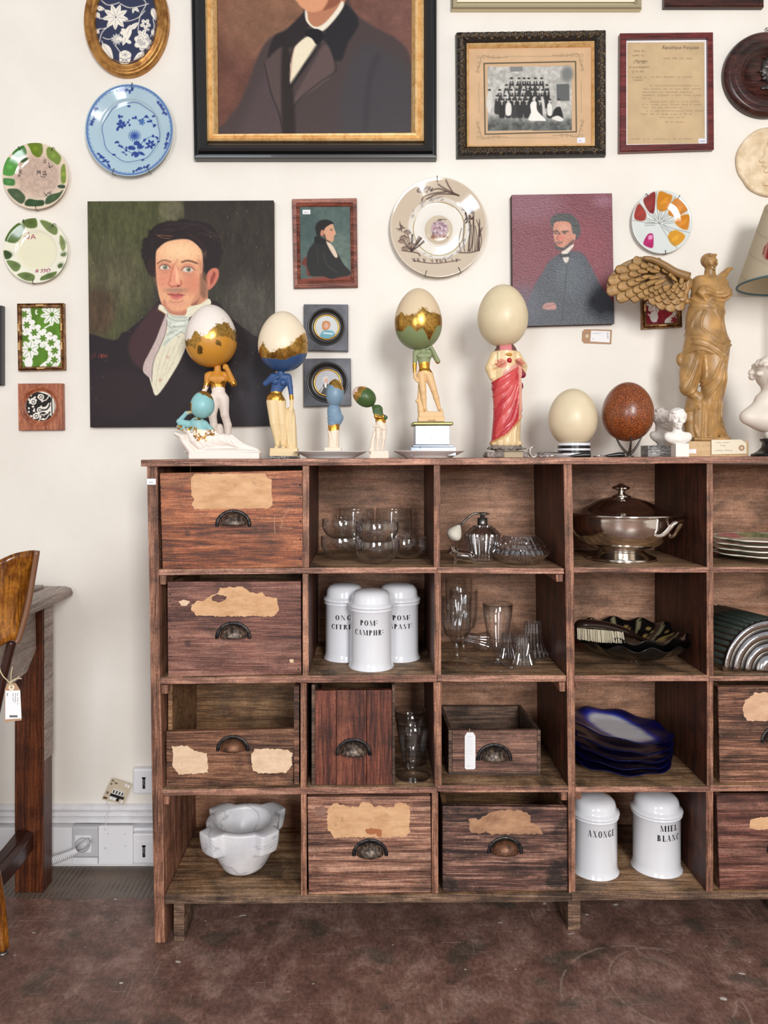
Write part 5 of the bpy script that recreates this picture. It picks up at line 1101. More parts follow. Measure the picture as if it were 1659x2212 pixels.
# 5. carved black-gold frame with group photograph
def p_grp(P):
    P.c[:] = (206, 172, 136); P.noise(.05, 30, 30, 2); P.T = (960, 0, 2.373)
    g = (136, 118, 90)
    for (cx, cy, sx, sy) in ((200, 280, 1, 1), (695, 270, -1, 1), (200, 680, 1, -1), (695, 670, -1, -1)):
        P.line([(cx+sx*-30, cy+sy*70), (cx-sx*10, cy+sy*20), (cx, cy-sy*15), (cx+sx*60, cy-sy*5), (cx+sx*130, cy-sy*8)], 4, g, 3, .7)
        for k in range(5): 
            a = k*26; P.line([(cx+sx*(a-20)+sx*7*math.cos(q), cy+sy*(-8+7*math.sin(q))) for q in np.linspace(0, 5.4, 9)], 2.4, g, 2, .7)
        for k in range(3): P.line([(cx-sx*20+6*math.cos(q), cy+sy*(20+k*24)+6*math.sin(q)) for q in np.linspace(0, 5.4, 9)], 2.4, g, 2, .7)
    for l in ([(320, 268), (600, 268)], [(330, 690), (590, 690)], [(182, 400), (182, 560)], [(712, 400), (712, 560)]): P.line(l, 2.5, g, 2, .6)
    P.poly([(206, 302), (686, 292), (690, 662), (212, 674)], (70, 66, 48), 2, False); P.poly([(212, 308), (680, 298), (684, 656), (218, 668)], (204, 170, 134), 2, False)
    P.poly([(227, 325), (662, 317), (664, 642), (230, 656)], (168, 166, 160), 2, False)
    ix = np.nonzero((P.x > 960+228/2.373) & (P.x < 960+663/2.373) & (P.y > 320/2.373) & (P.y < 652/2.373))[0]; nn = fbm(P.x[ix]/7, P.y[ix]/7, 1, 5); gy = np.clip((P.y[ix]*2.373-560)/60, 0, 1); P.c[ix] = (np.array([190., 188, 182])*(.72+.5*nn)[:, None])*(1-gy[:, None])+np.array([92., 94, 92])*(.5+nn)[:, None]*gy[:, None]
    P.poly([(584, 412), (650, 410), (652, 498), (586, 500)], (96, 98, 98), 2, False); P.poly([(345, 322), (408, 320), (410, 345), (345, 348)], (130, 130, 128), 2, False); P.ell(640, 360, 30, 40, (120, 122, 120), 14)
    rr = random.Random(11); rows = [(390, [352, 390, 417, 441, 475, 507], 18), (425, [325, 355, 381, 414, 436, 460, 488, 505, 535], 17), (450, [237, 290, 325, 350, 378, 415, 460, 488, 512, 535], 18), (480, [278, 318, 352, 382, 408, 437, 472, 510], 20), (500, [302, 335, 365, 395, 430, 497, 549, 597], 20)]
    for y, xs, rw in rows:
        for x in xs:
            wht = rr.random() < .25 and y > 400; c = (206, 204, 198) if wht else (44+rr.randint(0, 20),)*3
            P.poly([(x-10, y+12), (x, y+5), (x+10, y+12), (x+15, y+60), (x+13, y+85), (x-13, y+85), (x-15, y+50)], c, 4); P.ell(x, y-2, 7, 9, (205, 200, 192), 3); P.ell(x, y-8, 8, 5, (50, 48, 48), 3); 
            if not wht: P.ell(x, y+14, 3, 6, (190, 188, 180), 2)
    P.poly([(448, 520), (462, 500), (480, 505), (486, 550), (530, 598), (500, 602), (440, 598), (452, 560)], (236, 234, 228), 3); P.ell(467, 490, 7, 9, (215, 210, 200), 3)
    P.poly([(322, 520), (336, 505), (350, 520), (348, 570), (322, 570)], (228, 226, 220), 3); P.poly([(537, 520), (550, 508), (562, 525), (560, 572), (538, 570)], (226, 224, 218), 3); P.poly([(566, 560), (580, 535), (604, 530), (618, 580), (610, 600), (570, 596)], (40, 40, 42), 4); P.ell(595, 520, 8, 9, (200, 196, 190), 3); P.poly([(560, 590), (590, 575), (622, 595), (600, 605)], (226, 224, 218), 3); P.poly([(228, 500), (244, 500), (244, 552), (228, 552)], (214, 212, 206), 3)
    P.poly([(691, 690), (732, 688), (733, 715), (692, 716)], (226, 228, 240), 1.5, False); P.squig(702, 706, 726, 3, 2, (90, 90, 130), .8, 4)
t = wthing('group_photograph', 'framed sepia photograph of a wedding group in a carved black and gold frame', 'photograph', 1150, 336)
O = [(986, 64), (1313, 59), (1313, 332), (988, 336)]; I = [(1009, 88), (1287, 83), (1288, 311), (1010, 313)]; I2 = [(1015, 96), (1282, 93), (1282, 306), (1015, 309)]
def carved(O, I, hm, parent):
    y = WALL-hm; v = []; q = []; px = []; py = []; base = 0; T = np.linspace(0, 1, 16)
    for k in range(4):
        l = (k+1) % 4; o0, o1, i0, i1 = [np.array(p, float) for p in (O[k], O[l], I[k], I[l])]; n = int(np.linalg.norm(o1-o0)/1.3)
        s_, t_ = np.meshgrid(np.linspace(0, 1, n), T, indexing='ij'); s_ = s_.ravel(); t_ = t_.ravel()
        p = (o0*(1-s_[:, None])+o1*s_[:, None])*(1-t_[:, None])+(i0*(1-s_[:, None])+i1*s_[:, None])*t_[:, None]
        Ln = np.linalg.norm(o1-o0); u = s_*Ln/20*2*PI; cu = ((s_*Ln/15) % 1-.5)*15; cv = (t_-.5)*20; rr_ = np.hypot(cu, cv); aa_ = np.arctan2(cv, cu); fl_ = np.where((s_*Ln/15) % 2 < 1, 1, -1); rel = .5+.5*np.sin(fl_*aa_*1.0+rr_*1.15)+.35*np.cos(aa_*4)*(rr_ > 6); rel = rel*np.clip(np.sin(PI*np.clip((t_-.06)/.86, 0, 1))*1.6, 0, 1); rel *= .7+.5*vnoise(p[:, 0]/1.8, p[:, 1]/1.8)
        h = np.interp(t_, [0, .05, .12, .3, .6, .85, 1], [.004, .018, .022, .027, .025, .018, .014])+.0042*rel
        v.append(np.stack([(p[:, 0]-CX)*K(y), WALL-h, EZ-(p[:, 1]-HY)*K(y)], 1)); g_ = np.clip((rel-.62)*2.8, 0, 1)*.75
        c = np.array([34., 28, 24])*(1-g_[:, None])+np.array([150., 116, 66])*g_[:, None]; px.append(np.concatenate([lin(c), (g_*.7)[:, None]], 1)); m_ = len(T)
        i = (np.arange(n-1)[:, None]*m_+np.arange(m_-1)[None]).ravel()+base; q.append(np.stack([i, i+1, i+m_+1, i+m_], 1)[:, ::-1]); base += n*m_
    Q4 = np.concatenate(q)[:, ::-1]
    return mk('carved_frame', (np.concatenate(v), Q4), giltm, parent, True, vcol=np.concatenate(px))
carved(O, I, .030, t); frame('frame_back', O, I, [(0, .0005), (0, .006), (1, .006), (1, .0005)], black_paint, t, .030)
frame('gilt_slip', I, I2, [(0, .002), (0, .017), (.5, .019), (1, .012), (1, .002)], gilt, t, .030); pic('mounted_photograph', lerpq(I2, O, .02), .008, .030, t, p_grp, underglass, 1.15)
# 6. framed letter
def p_let(P):
    P.c[:] = (198, 172, 134); P.noise(.06, 26, 26, 6); P.T = (960, 0, 2.373); k_ = (112, 92, 72)
    for y, x0, x1 in ((252, 978, 1035), (275, 970, 1042), (312, 975, 1040), (335, 955, 1058), (358, 968, 1045), (388, 968, 1040), (402, 975, 1030)): P.squig(x0, y, x1, 4.5, 2.2, k_, .8, 5)
    P.squig(1132, 290, 1300, 4.5, 2, k_, .7, 6)
    P.squig(1072, 385, 1280, 4, 2, k_, .65, 6)
    for y, x0, x1 in ((430, 1060, 1330), (447, 1024, 1330), (464, 1022, 1300), (480, 1022, 1325), (496, 1022, 1070), (513, 1060, 1320), (528, 1022, 1330), (543, 1022, 1230), (560, 1040, 1340), (577, 1018, 1280), (594, 1110, 1250), (618, 1140, 1260), (705, 960, 1060), (705, 1080, 1290)): P.squig(x0, y, x1, 3.6, 1.9, k_, .6, 6)
    P.poly([(1311, 702), (1350, 702), (1350, 727), (1311, 727)], (226, 228, 240), 1.5, False); P.squig(1320, 716, 1345, 3, 2, (90, 90, 130), .8, 4)
t = wthing('framed_letter', 'handwritten letter on tan paper in a dark red wooden frame', 'letter', 1441, 326)
O = [(1340, 71), (1541, 69), (1543, 322), (1339, 328)]; I = [(1353, 84), (1529, 82), (1530, 310), (1353, 313)]; I2 = [(1357, 88), (1525, 87), (1526, 307), (1357, 309)]
frame('wooden_frame', O, I, [(0, .0005), (0, .016), (.15, .018), (1, .018), (1, .003)], mahog, t); frame('white_mount', lerpq(I, I2, .01), I2, [(0, .004), (0, .0085), (1, .0085), (1, .004)], paper_w, t, .018); pic('handwritten_sheet', lerpq(I2, O, .01), .0075, .018, t, p_let, underglass, 1.15)
def btext(txt, px, py, hpx, y, parent, mat, shear=0.0, name='printed_word', wpx=None, align='CENTER', rot=0):
    cu = bpy.data.curves.new(name, 'FONT'); cu.body = txt; cu.size = 1; cu.shear = shear; cu.align_x = align; cu.resolution_u = 3
    o = bpy.data.objects.new(name, cu); COL.objects.link(o); bpy.context.view_layer.update()
    me = bpy.data.meshes.new_from_object(o.evaluated_get(bpy.context.evaluated_depsgraph_get())); bpy.data.objects.remove(o)
    v = np.array([q.co[:] for q in me.vertices]); f = [tuple(p.vertices) for p in me.polygons]; s_ = hpx*K(y)/.72; sx = s_
    if wpx: sx = wpx*K(y)/(v[:, 0].max()-v[:, 0].min())
    c = W(px, py, y); X = v[:, 0]*sx; Z = v[:, 1]*s_; ca, sa = math.cos(rot), math.sin(rot)
    return mk(name, (np.stack([c[0]+X*ca-Z*sa, np.full(len(v), y), c[2]+X*sa+Z*ca], 1).tolist(), f), mat, parent)
btext('R\u00e9publique Fran\u00e7aise', 1469, 106, 8, WALL-.0079, t, plain('sepia_ink', (96, 78, 62), .6), .45, wpx=80)
btext('Minist\u00e8re', 1384, 134, 5, WALL-.0079, t, MT['sepia_ink'], .45, wpx=28)

# 7. small pattern frames
def lace(col, seed, T):
    def f(P):
        P.c[:] = col; P.noise(.2, 10, 24, seed, 2); P.T = T; wt = (240, 240, 236); r = random.Random(seed)
        path = smoothp([(190, 890), (215, 1030), (330, 1130), (440, 1200), (450, 1330), (380, 1400)], 5)
        for x, y in path: P.ell(x, y, 58, 46, wt, 3)
        for i, (x, y) in enumerate(path[::2]): 
            for s_ in (-1, 1): P.ell(x+s_*52*(.6), y-s_*48, 24, 20, wt, 3)
        for i, (x, y) in enumerate(path[2::3]): P.flower(x, y, 32, 6, col, None, i, .26, 2)
        P.flower(430, 940, 95, 9, wt, col, .2, .2, 3, col); P.flower(240, 1240, 80, 7, wt, col, .5, .3, 3, col); P.ell(300, 920, 14, 22, wt, 3); P.ell(310, 918, 12, 14, col, 3); P.line([(370, 1055), (430, 1020)], 12, wt, 3); P.line([(180, 1330), (250, 1390)], 12, wt, 3); P.ell(230, 1350, 36, 50, wt, 4)
        for i in range(90):
            a = r.choice(path); P.ell(a[0]+r.uniform(-60, 60), a[1]+r.uniform(-50, 50), 4, 4, col, 2.5, al=.7)
    return f
def small_frame(name, lab, O, I, fn, T):
    t = wthing(name, lab, 'framed tile', (O[2][0]+O[3][0])/2, O[2][1]); frame('wooden_frame', O, I, [(0, .0005), (0, .014), (.12, .017), (.3, .013), (.5, .018), (.75, .018), (.9, .012), (1, .010), (1, .002)], bronze, t)
    ml = M()
    for k in range(4):
        l = (k+1) % 4
        for q in ((.5,) if k % 2 == 0 else (.35, .65)):
            for j in range(5):
                p = np.array(lerpq(O, I, .5)[k])*(1-q)+np.array(lerpq(O, I, .5)[l])*q; d = (np.array(O[l], float)-np.array(O[k], float)); d /= np.linalg.norm(d); p = p+d*(j-2)*3.2; ml.add(ellip(tuple(np.array(W(p[0], p[1], WALL-.018))), .0032, .0028, .0024, 8, 6))
    mk('carved_ornament', ml.out(), gilt, t, True, kind='stuff'); pic('patterned_tile', lerpq(I, O, .03), .008, .018, t, fn, underglass, .9)
bronze = NT('bronze_gilt_wood'); n = bronze.noise(bronze.pos((70, 70, 70)), 1, 4, .6); bronze.col(bronze.ramp(n, [(.35, L4((84, 48, 26))), (.55, L4((140, 96, 56))), (.75, L4((196, 158, 104)))])); bronze.p(Metallic=.4, Roughness=.4); bronze = bronze.m
small_frame('green_lace_tile', 'small bronze frame with green tile and white lace flowers', [(35.5, 655), (136, 654), (138.5, 799), (38, 801)], [(44, 664.5), (127, 664), (129, 790.5), (45.5, 791.5)], lace((86, 128, 36), 3, (0, 440, 3.95)), None)
small_frame('red_lace_tile', 'small bronze frame with dark red and white flower tile behind the winged statue', [(1387, 585), (1471, 582), (1475, 706), (1388.5, 710.5)], [(1398, 596), (1462, 594), (1465, 695), (1399, 699)], lace((146, 30, 50), 8, (1358, 345, 4.0)), None)
# square brown frame with round tile
def disc_grid(cx, cy, R, y, fn, mat, parent, name, base=(200, 200, 200), nr=44, na=160, label=None):
    ts = np.linspace(.01, 1, nr); an = np.arange(na)*2*PI/na; t, a = np.meshgrid(ts, an, indexing='ij'); t = t.ravel(); a = a.ravel(); px = cx+R*t*np.cos(a); py = cy+R*t*np.sin(a)
    V = np.stack([(px-CX)*K(y), np.full(len(px), y), EZ-(py-HY)*K(y)], 1); i = (np.arange(nr-1)[:, None]*na+np.arange(na)[None]).ravel(); j = (np.arange(nr-1)[:, None]*na+(np.arange(na)[None]+1) % na).ravel()
    P = Paint(px, py, base); fn(P); return mk(name, (V, np.stack([i, j, j+na, i+na], 1)), mat, parent, True, label, vcol=P.out())
def sq_round(O, c, ro, ri, h, mat, ringmat, parent, recess=True):
    """square board with a turned round recess"""
    y = WALL-h; cxp, cyp = c; n = 72; v = []; f = []
    P4 = [np.array(p) for p in O]
    def sqpt(a):
        d = np.array([math.cos(a), math.sin(a)]); best = None
        for k in range(4):
            p, q = P4[k]-np.array(c), P4[(k+1) % 4]-np.array(c); e = q-p; det = d[0]*(-e[1])+d[1]*e[0]
            if abs(det) < 1e-9: continue
            s_ = (p[0]*(-e[1])+p[1]*e[0])/det; u = (d[0]*p[1]-d[1]*p[0])/det*1.0
            if s_ > 0 and -1e-6 <= u <= 1+1e-6: best = s_ if best is None else min(best, s_)
        return best
    angs = sorted(list(np.arange(n)*2*PI/n)+[math.atan2(p[1]-c[1], p[0]-c[0]) % (2*PI) for p in P4]); n = len(angs)
    loops = []
    for a in angs:
        R_ = sqpt(a) or ro*1.2; pts = [(R_, 0.0005), (R_, h-.002), (R_-1.2, h), (ro, h)]
        for r, hh in pts: X, _, Z = W(c[0]+r*math.cos(a), c[1]+r*math.sin(a), y); v.append((X, WALL-hh, Z))
    for j in range(n):
        k = (j+1) % n
        for i in range(3): f.append((4*j+i, 4*k+i, 4*k+i+1, 4*j+i+1))
    mk('square_board', (v, f), mat, parent); C = W(c[0], c[1], y); kk_ = K(y)
    prof = [(ro*kk_, -(h-.0)+h-.0), (ro*kk_*.985, .001), (ro*kk_*.95, .0015), (ro*kk_*.9, 0), ((ro*.45+ri*.55)*kk_, -.0055), ((ri+1)*kk_, -.0075), (ri*kk_, -.006)]
    v, f = lathe([(a, b) for a, b in prof], (C[0], y, C[2]), 96, 'y'); f = [q for q in f if len(q) == 4]; mk('turned_recess', (v, f), ringmat, parent, True)
t = wthing('round_tile_in_brown_frame', 'square brown wooden frame with a round black and white flower tile', 'framed tile', 87, 930)
sq_round([(38, 828.5), (134, 828), (135.5, 929), (39.5, 930)], (86.5, 877.5), 43, 31, .018, teak, teak, t)
def f_bw(P):
    P.c[:] = (238, 232, 222); P.T = (0, 440, 3.95); k_ = (30, 26, 26); P.poly([(240, 1600), (300, 1600), (420, 1640), (430, 1700), (360, 1760), (440, 1820), (360, 1880), (230, 1850)], k_, 4)
    r = random.Random(5)
    for i in range(46):
        x, y = r.uniform(245, 375), r.uniform(1620, 1850); P.ell(x, y, r.uniform(7, 12), r.uniform(7, 10), (238, 232, 222), 3)
    for x, y in ((285, 1690), (350, 1650), (340, 1760), (310, 1810)): P.ell(x, y, 26, 26, (238, 232, 222), 3); P.ell(x, y, 15, 15, k_, 3); P.ell(x, y, 9, 9, (238, 232, 222), 3)
    for y in (1680, 1740, 1800, 1840): P.line([(360, y+20), (400, y+14), (425, y-22)], 12, k_, 4); P.line([(350, y), (390, y-4), (415, y-36)], 9, (238, 232, 222), 3)
    P.line([(440, 1640), (446, 1830)], 9, k_, 3); P.line([(462, 1660), (464, 1810)], 3, k_, 2)
disc_grid(88, 877.5, 31.5, WALL-.013, f_bw, underglass, t, 'patterned_tile')
def minia(cx, cy, O, lab, fn, ro, ri, nm='miniature_portrait'):
    t = wthing(nm, lab, 'miniature', cx, O[2][1], 'black square miniatures'); sq_round(O, (cx, cy), ro, ri, .020, lacq_grey, black_paint, t)
    C = W(cx, cy, WALL-.020); v, f = lathe([(ri*K(WALL-.02)*1.04, -.006), (ri*K(WALL-.02), -.003), ((ri-2.2)*K(WALL-.02), -.0045), ((ri-2.6)*K(WALL-.02), -.008)], C, 72, 'y'); mk('gilt_bezel', (v, [q for q in f if len(q) == 4]), gold, t, True)
    disc_grid(cx, cy, ri-2, WALL-.0135, fn, underglass, t, 'painted_disc', nr=30, na=110)
def f_m1(P):
    P.c[:] = (206, 212, 214); P.T = (600, 400, 3.318); P.poly([(305, 1110), (310, 1060), (340, 1040), (400, 1050), (410, 1110)], (110, 168, 186), 5); P.poly([(318, 1020), (320, 985), (345, 972), (375, 985), (372, 1020), (350, 1040), (325, 1036)], (196, 132, 88), 4); P.ell(348, 1008, 16, 20, (226, 182, 158), 3); P.line([(330, 1060), (390, 1065)], 9, (236, 240, 240), 4); P.ell(342, 1004, 2.4, 2, (60, 50, 50), 2); P.ell(355, 1004, 2.4, 2, (60, 50, 50), 2); P.line([(342, 1020), (354, 1020)], 2.5, (190, 90, 80), 2)
minia(705, 706, [(656, 657), (752, 657.5), (752, 758.5), (657, 757)], 'upper black square miniature of a red-haired child in blue', f_m1, 41, 27)
def f_m2(P):
    P.c[:] = (190, 192, 198); P.T = (630, 780, 7.213); P.poly([(430, 500), (480, 400), (510, 340), (560, 360), (600, 420), (620, 520)], (70, 70, 76), 6); P.ell(535, 300, 34, 42, (216, 176, 158), 5); P.poly([(490, 310), (490, 260), (520, 235), (560, 240), (575, 280), (540, 262), (515, 290), (505, 330)], (216, 212, 206), 5); P.poly([(510, 340), (545, 350), (540, 420), (515, 400)], (236, 232, 224), 5); P.line([(440, 500), (490, 410)], 20, (216, 214, 206), 8)
minia(707, 826, [(655.5, 774.5), (757.5, 774), (759, 876), (656.5, 878.5)], 'lower black square miniature of a wigged man, partly behind the small blue egg', f_m2, 44.5, 29)
# 8. oval gilt frame with floral textile
def oval():
    cx, cy = 269.5, 38; t = wthing('oval_gilt_frame', 'oval gilt frame with navy and white floral textile at the top', 'frame', cx, 160); y = WALL-.028; k = K(y); na = 128
    prof = [(1.0, .0005), (1.0, .016), (.975, .021), (.93, .023), (.89, .020), (.86, .021), (.81, .0275), (.77, .028), (.745, .022), (.735, .018), (.725, .008)]; v = []; f = []
    for j in range(na):
        a = 2*PI*j/na
        for s_, h in prof:
            rx = 92*s_ if s_ > .9 else 92-(1-s_)*92*1.0; ry = 122-(1-s_)*92*1.0
            X, _, Z = W(cx+(92-(1-s_)*92)*math.cos(a), cy+ry*math.sin(a), y); v.append((X, WALL-h, Z))
    n = len(prof)
    for j in range(na):
        k_ = (j+1) % na
        for i in range(n-1): f.append((j*n+i, k_*n+i, k_*n+i+1, j*n+i+1))
    mk('oval_moulding', (v, f), oldgold, t, True); ml = M()
    for j in range(150):
        a = 2*PI*j/150; ml.add(ellip(W(cx+92*.735*math.cos(a), cy+(122-.265*92)*math.sin(a), WALL-.021), .0017, .0015, .0017, 6, 4))
    mk('beading', ml.out(), oldgold, t, True, kind='stuff')
    ts = np.linspace(.01, 1, 70); an = np.arange(260)*2*PI/260; tt, a = np.meshgrid(ts, an, indexing='ij'); tt = tt.ravel(); a = a.ravel(); px = cx+67.5*tt*np.cos(a); py = cy+98.5*tt*np.sin(a)
    V = np.stack([(px-CX)*K(y), np.full(len(px), WALL-.010), EZ-(py-HY)*K(y)], 1); i = (np.arange(69)[:, None]*260+np.arange(260)[None]).ravel(); j = (np.arange(69)[:, None]*260+(np.arange(260)[None]+1) % 260).ravel()
    P = Paint(px, py, (34, 42, 74)); P.T = (0, 0, 3.95); w_ = (236, 230, 218); n_ = (34, 42, 74)
    for l in ([(800, 110), (900, 140), (1060, 150), (1160, 120), (1220, 60)], [(830, 330), (850, 250), (900, 200), (940, 180)], [(800, 220), (880, 210), (930, 180)], [(860, 290), (900, 305), (950, 300)], [(960, 350), (1010, 420)], [(1160, 230), (1180, 100), (1230, 0), (1180, -60)], [(1010, 0), (1100, 35), (1250, 0)], [(1290, 130), (1300, 200), (1270, 280)], [(850, 320), (880, 400), (930, 460)], [(820, -60), (900, 10), (1000, -10)]): P.line(l, 7, w_, 3)
    for k_ in range(9):
        a = k_*2*PI/9+.2; P.leaf(968+math.cos(a)*62, 112+math.sin(a)*62, 100, 46, a, w_, n_)
    P.ell(970, 115, 16, 16, w_, 3); P.ell(970, 115, 7, 7, n_, 3); P.flower(1225, 175, 46, 5, w_, n_, .3, .34, 3, n_); P.flower(980, 305, 48, 11, w_, w_, 0, .16, 3, n_)
    for x, y_, r in ((1210, 330, 90),): 
        for k_ in range(12): P.ell(x+math.cos(k_*.9)*r*.5*(k_/12+.3), y_+math.sin(k_*.9)*r*.45*(k_/12+.3), 34, 26, w_, 3, k_*.9)
        for q in range(5): P.line([(x+math.cos(u)*(12+q*14), y_+math.sin(u)*(10+q*12)) for u in np.linspace(q, q+4.2, 12)], 3.5, n_, 2)
    P.flower(1200, 270, 50, 5, w_, w_, 1.4, .34, 3, n_)
    for (x, y_, l, wd, a) in ((1065, 270, 190, 60, 1.95), (1130, 190, 90, 40, -.7), (900, 410, 160, 70, 1.0), (1165, 450, 110, 40, 2.4), (1200, 440, 70, 30, 1.6), (1290, 250, 60, 30, 1.4), (820, 100, 60, 30, 1.2), (840, 40, 70, 40, .2), (1300, 90, 110, 50, 1.3), (1150, 50, 60, 26, .8), (1120, 60, 50, 22, 1.7), (815, 240, 40, 30, 1), (1240, 220, 50, 24, .3)): P.leaf(x, y_, l, wd, a, w_, n_)
    for s_ in range(5): P.ell(1040+s_*10*(-1)**s_, 230+s_*24, 26, 16, w_, 3, .5)
    P.poly([(1000, 450), (1005, 420), (1050, 400), (1098, 425), (1100, 460), (1080, 515), (1010, 515)], w_, 3); P.line([(1005, 465), (1050, 480), (1098, 462)], 4, n_, 2.5); P.line([(1015, 505), (1030, 485), (1045, 508), (1060, 486), (1075, 508)], 4, n_, 2.5)
    for q in range(14): P.ell(1050+36*math.cos(q*2.4)*(q/14), 438+26*math.sin(q*2.4)*(q/14), 3, 3, n_, 2)
    mk('floral_textile', (V, np.stack([i, j, j+260, i+260], 1)), printm, t, True, vcol=P.out())
oldgold = NT('burnished_gold'); n = oldgold.noise(oldgold.pos((40, 40, 40)), 1, 4, .6); oldgold.col(oldgold.ramp(n, [(.35, L4((136, 88, 40))), (.6, L4((190, 138, 74)))])); oldgold.p(Metallic=.6, Roughness=.34); oldgold = oldgold.m
oval()
# 9. plates
def wall_plate(name, lab, cx, cy, rx, ry, prof, fn, base, hooks, nr=60, na=300, mat=None):
    t = wthing(name, lab, 'plate', cx, cy+ry); vf, px, py, tt = plate(cx, cy, rx, ry, prof, nr, na); P = Paint(px, py, base); fn(P); mk('dish', vf, mat or glazed, t, True, vcol=P.out()); hm = max(h for _, h in prof)
    for a in hooks:
        ca, sa = math.cos(a), math.sin(a); q = lambda r, h: tuple(np.array(W(cx+rx*r*ca, cy+ry*r*sa, WALL-hm))*np.array([1, 0, 1])+np.array([0, WALL-h, 0]))
        mk('wire_hook', tube([q(.9, hm+.0012), q(.97, hm+.002), q(1.02, hm+.0015), q(1.03, hm-.004), q(1.0, .004)], .0009, 6), iron, t)
    return t
def f_blue(P):
    P.T = (0, 0, 3.95); b = (40, 66, 140); lb = (84, 118, 176); cx, cy = 1103, 1108; r0 = math.hypot(0, 0)
    R = lambda a, r: (cx+370*r*math.cos(a), cy+388*r*math.sin(a))
    P.line([R(a, .965) for a in np.linspace(0, 2*PI, 60)], 15, (120, 150, 192), 4, sm=False); P.line([R(a, .985) for a in np.linspace(0, 2*PI, 60)], 7, (56, 84, 150), 3, sm=False)
    for k in range(60): a = k*2*PI/60; P.line([R(a, .935), R(a+.06, .985)], 4, lb, 2.5)
    P.line([(cx+a_*math.cos(u), cy+b_*math.sin(u)) for u, a_, b_ in [(u, 246+5*math.sin(8*u), 254+5*math.sin(8*u)) for u in np.linspace(0, 2*PI, 70)]], 6, (70, 92, 146), 3)
    rr = random.Random(9)
    def sprig(x, y, s_, a):
        for k in range(9):
            u = (k-4)*.2*s_; P.ell(x+math.cos(a)*u*85+rr.uniform(-9, 9), y+math.sin(a)*u*85+rr.uniform(-14, 14)*s_, 11*s_+3, 7*s_+2, b, 3, rr.uniform(0, 3)); P.line([(x+math.cos(a)*u*85, y+math.sin(a)*u*85), (x, y)], 3.5, b, 2)
    for a in (-1.68, -.56, .24, 1.25, 2.3, 3.5): x, y = R(a, .88); sprig(x, y, 1.0, a+PI/2)
    for k in range(16): a = k*2*PI/16; P.line([(1132, 1137), (1132+54*math.cos(a), 1137+50*math.sin(a))], 5, b, 4)
    P.ell(1132, 1137, 34, 30, (70, 104, 176), 5); P.ell(1132, 1137, 15, 13, b, 4)
    def br(pts, r): 
        P.line(pts, 4, b, 2.5)
        for x, y in pts: P.ell(x, y, r, r*.7, b, 3, rr.uniform(0, 3)); P.ell(x+rr.uniform(-24, 24), y+rr.uniform(-24, 24), r*.7, r*.6, b, 3)
    br([(1000, 970), (1010, 1010), (1000, 1060), (985, 1080)], 16); P.flower(1020, 1040, 36, 6, b, lb, .3, .3, 3); br([(1050, 1050), (1075, 1020), (1090, 1045)], 11); br([(1140, 980), (1180, 1010), (1230, 970), (1270, 1010), (1300, 1050)], 15); P.flower(1195, 1020, 28, 6, lb, b, .3, .3, 3)
    br([(985, 1190), (1020, 1230), (1060, 1260), (1120, 1290)], 14); br([(1100, 1240), (1150, 1200), (1180, 1230), (1150, 1300)], 26); P.leaf(1195, 1290, 60, 26, .5, b); br([(1180, 1220), (1220, 1170), (1290, 1140), (1330, 1160)], 13); P.flower(1268, 1210, 42, 6, b, (160, 185, 205), .2, .26, 3); br([(1040, 1280), (1060, 1300)], 9); br([(1230, 1240), (1300, 1220)], 10)
    for x, y in ((1083, 882), (1295, 970), (1340, 1190), (1205, 1348), (955, 1300)): P.ell(x, y, 15, 9, b, 3)
wall_plate('blue_floral_plate', 'large pale blue plate painted with dark blue flowers', 278.5, 280.5, 95, 99.5, [(0, .010), (.60, .010), (.68, .013), (.72, .017), (.95, .027), (1, .0275)], f_blue, (172, 198, 212), (-1.5, 1.95, 1.1), 84, 420)
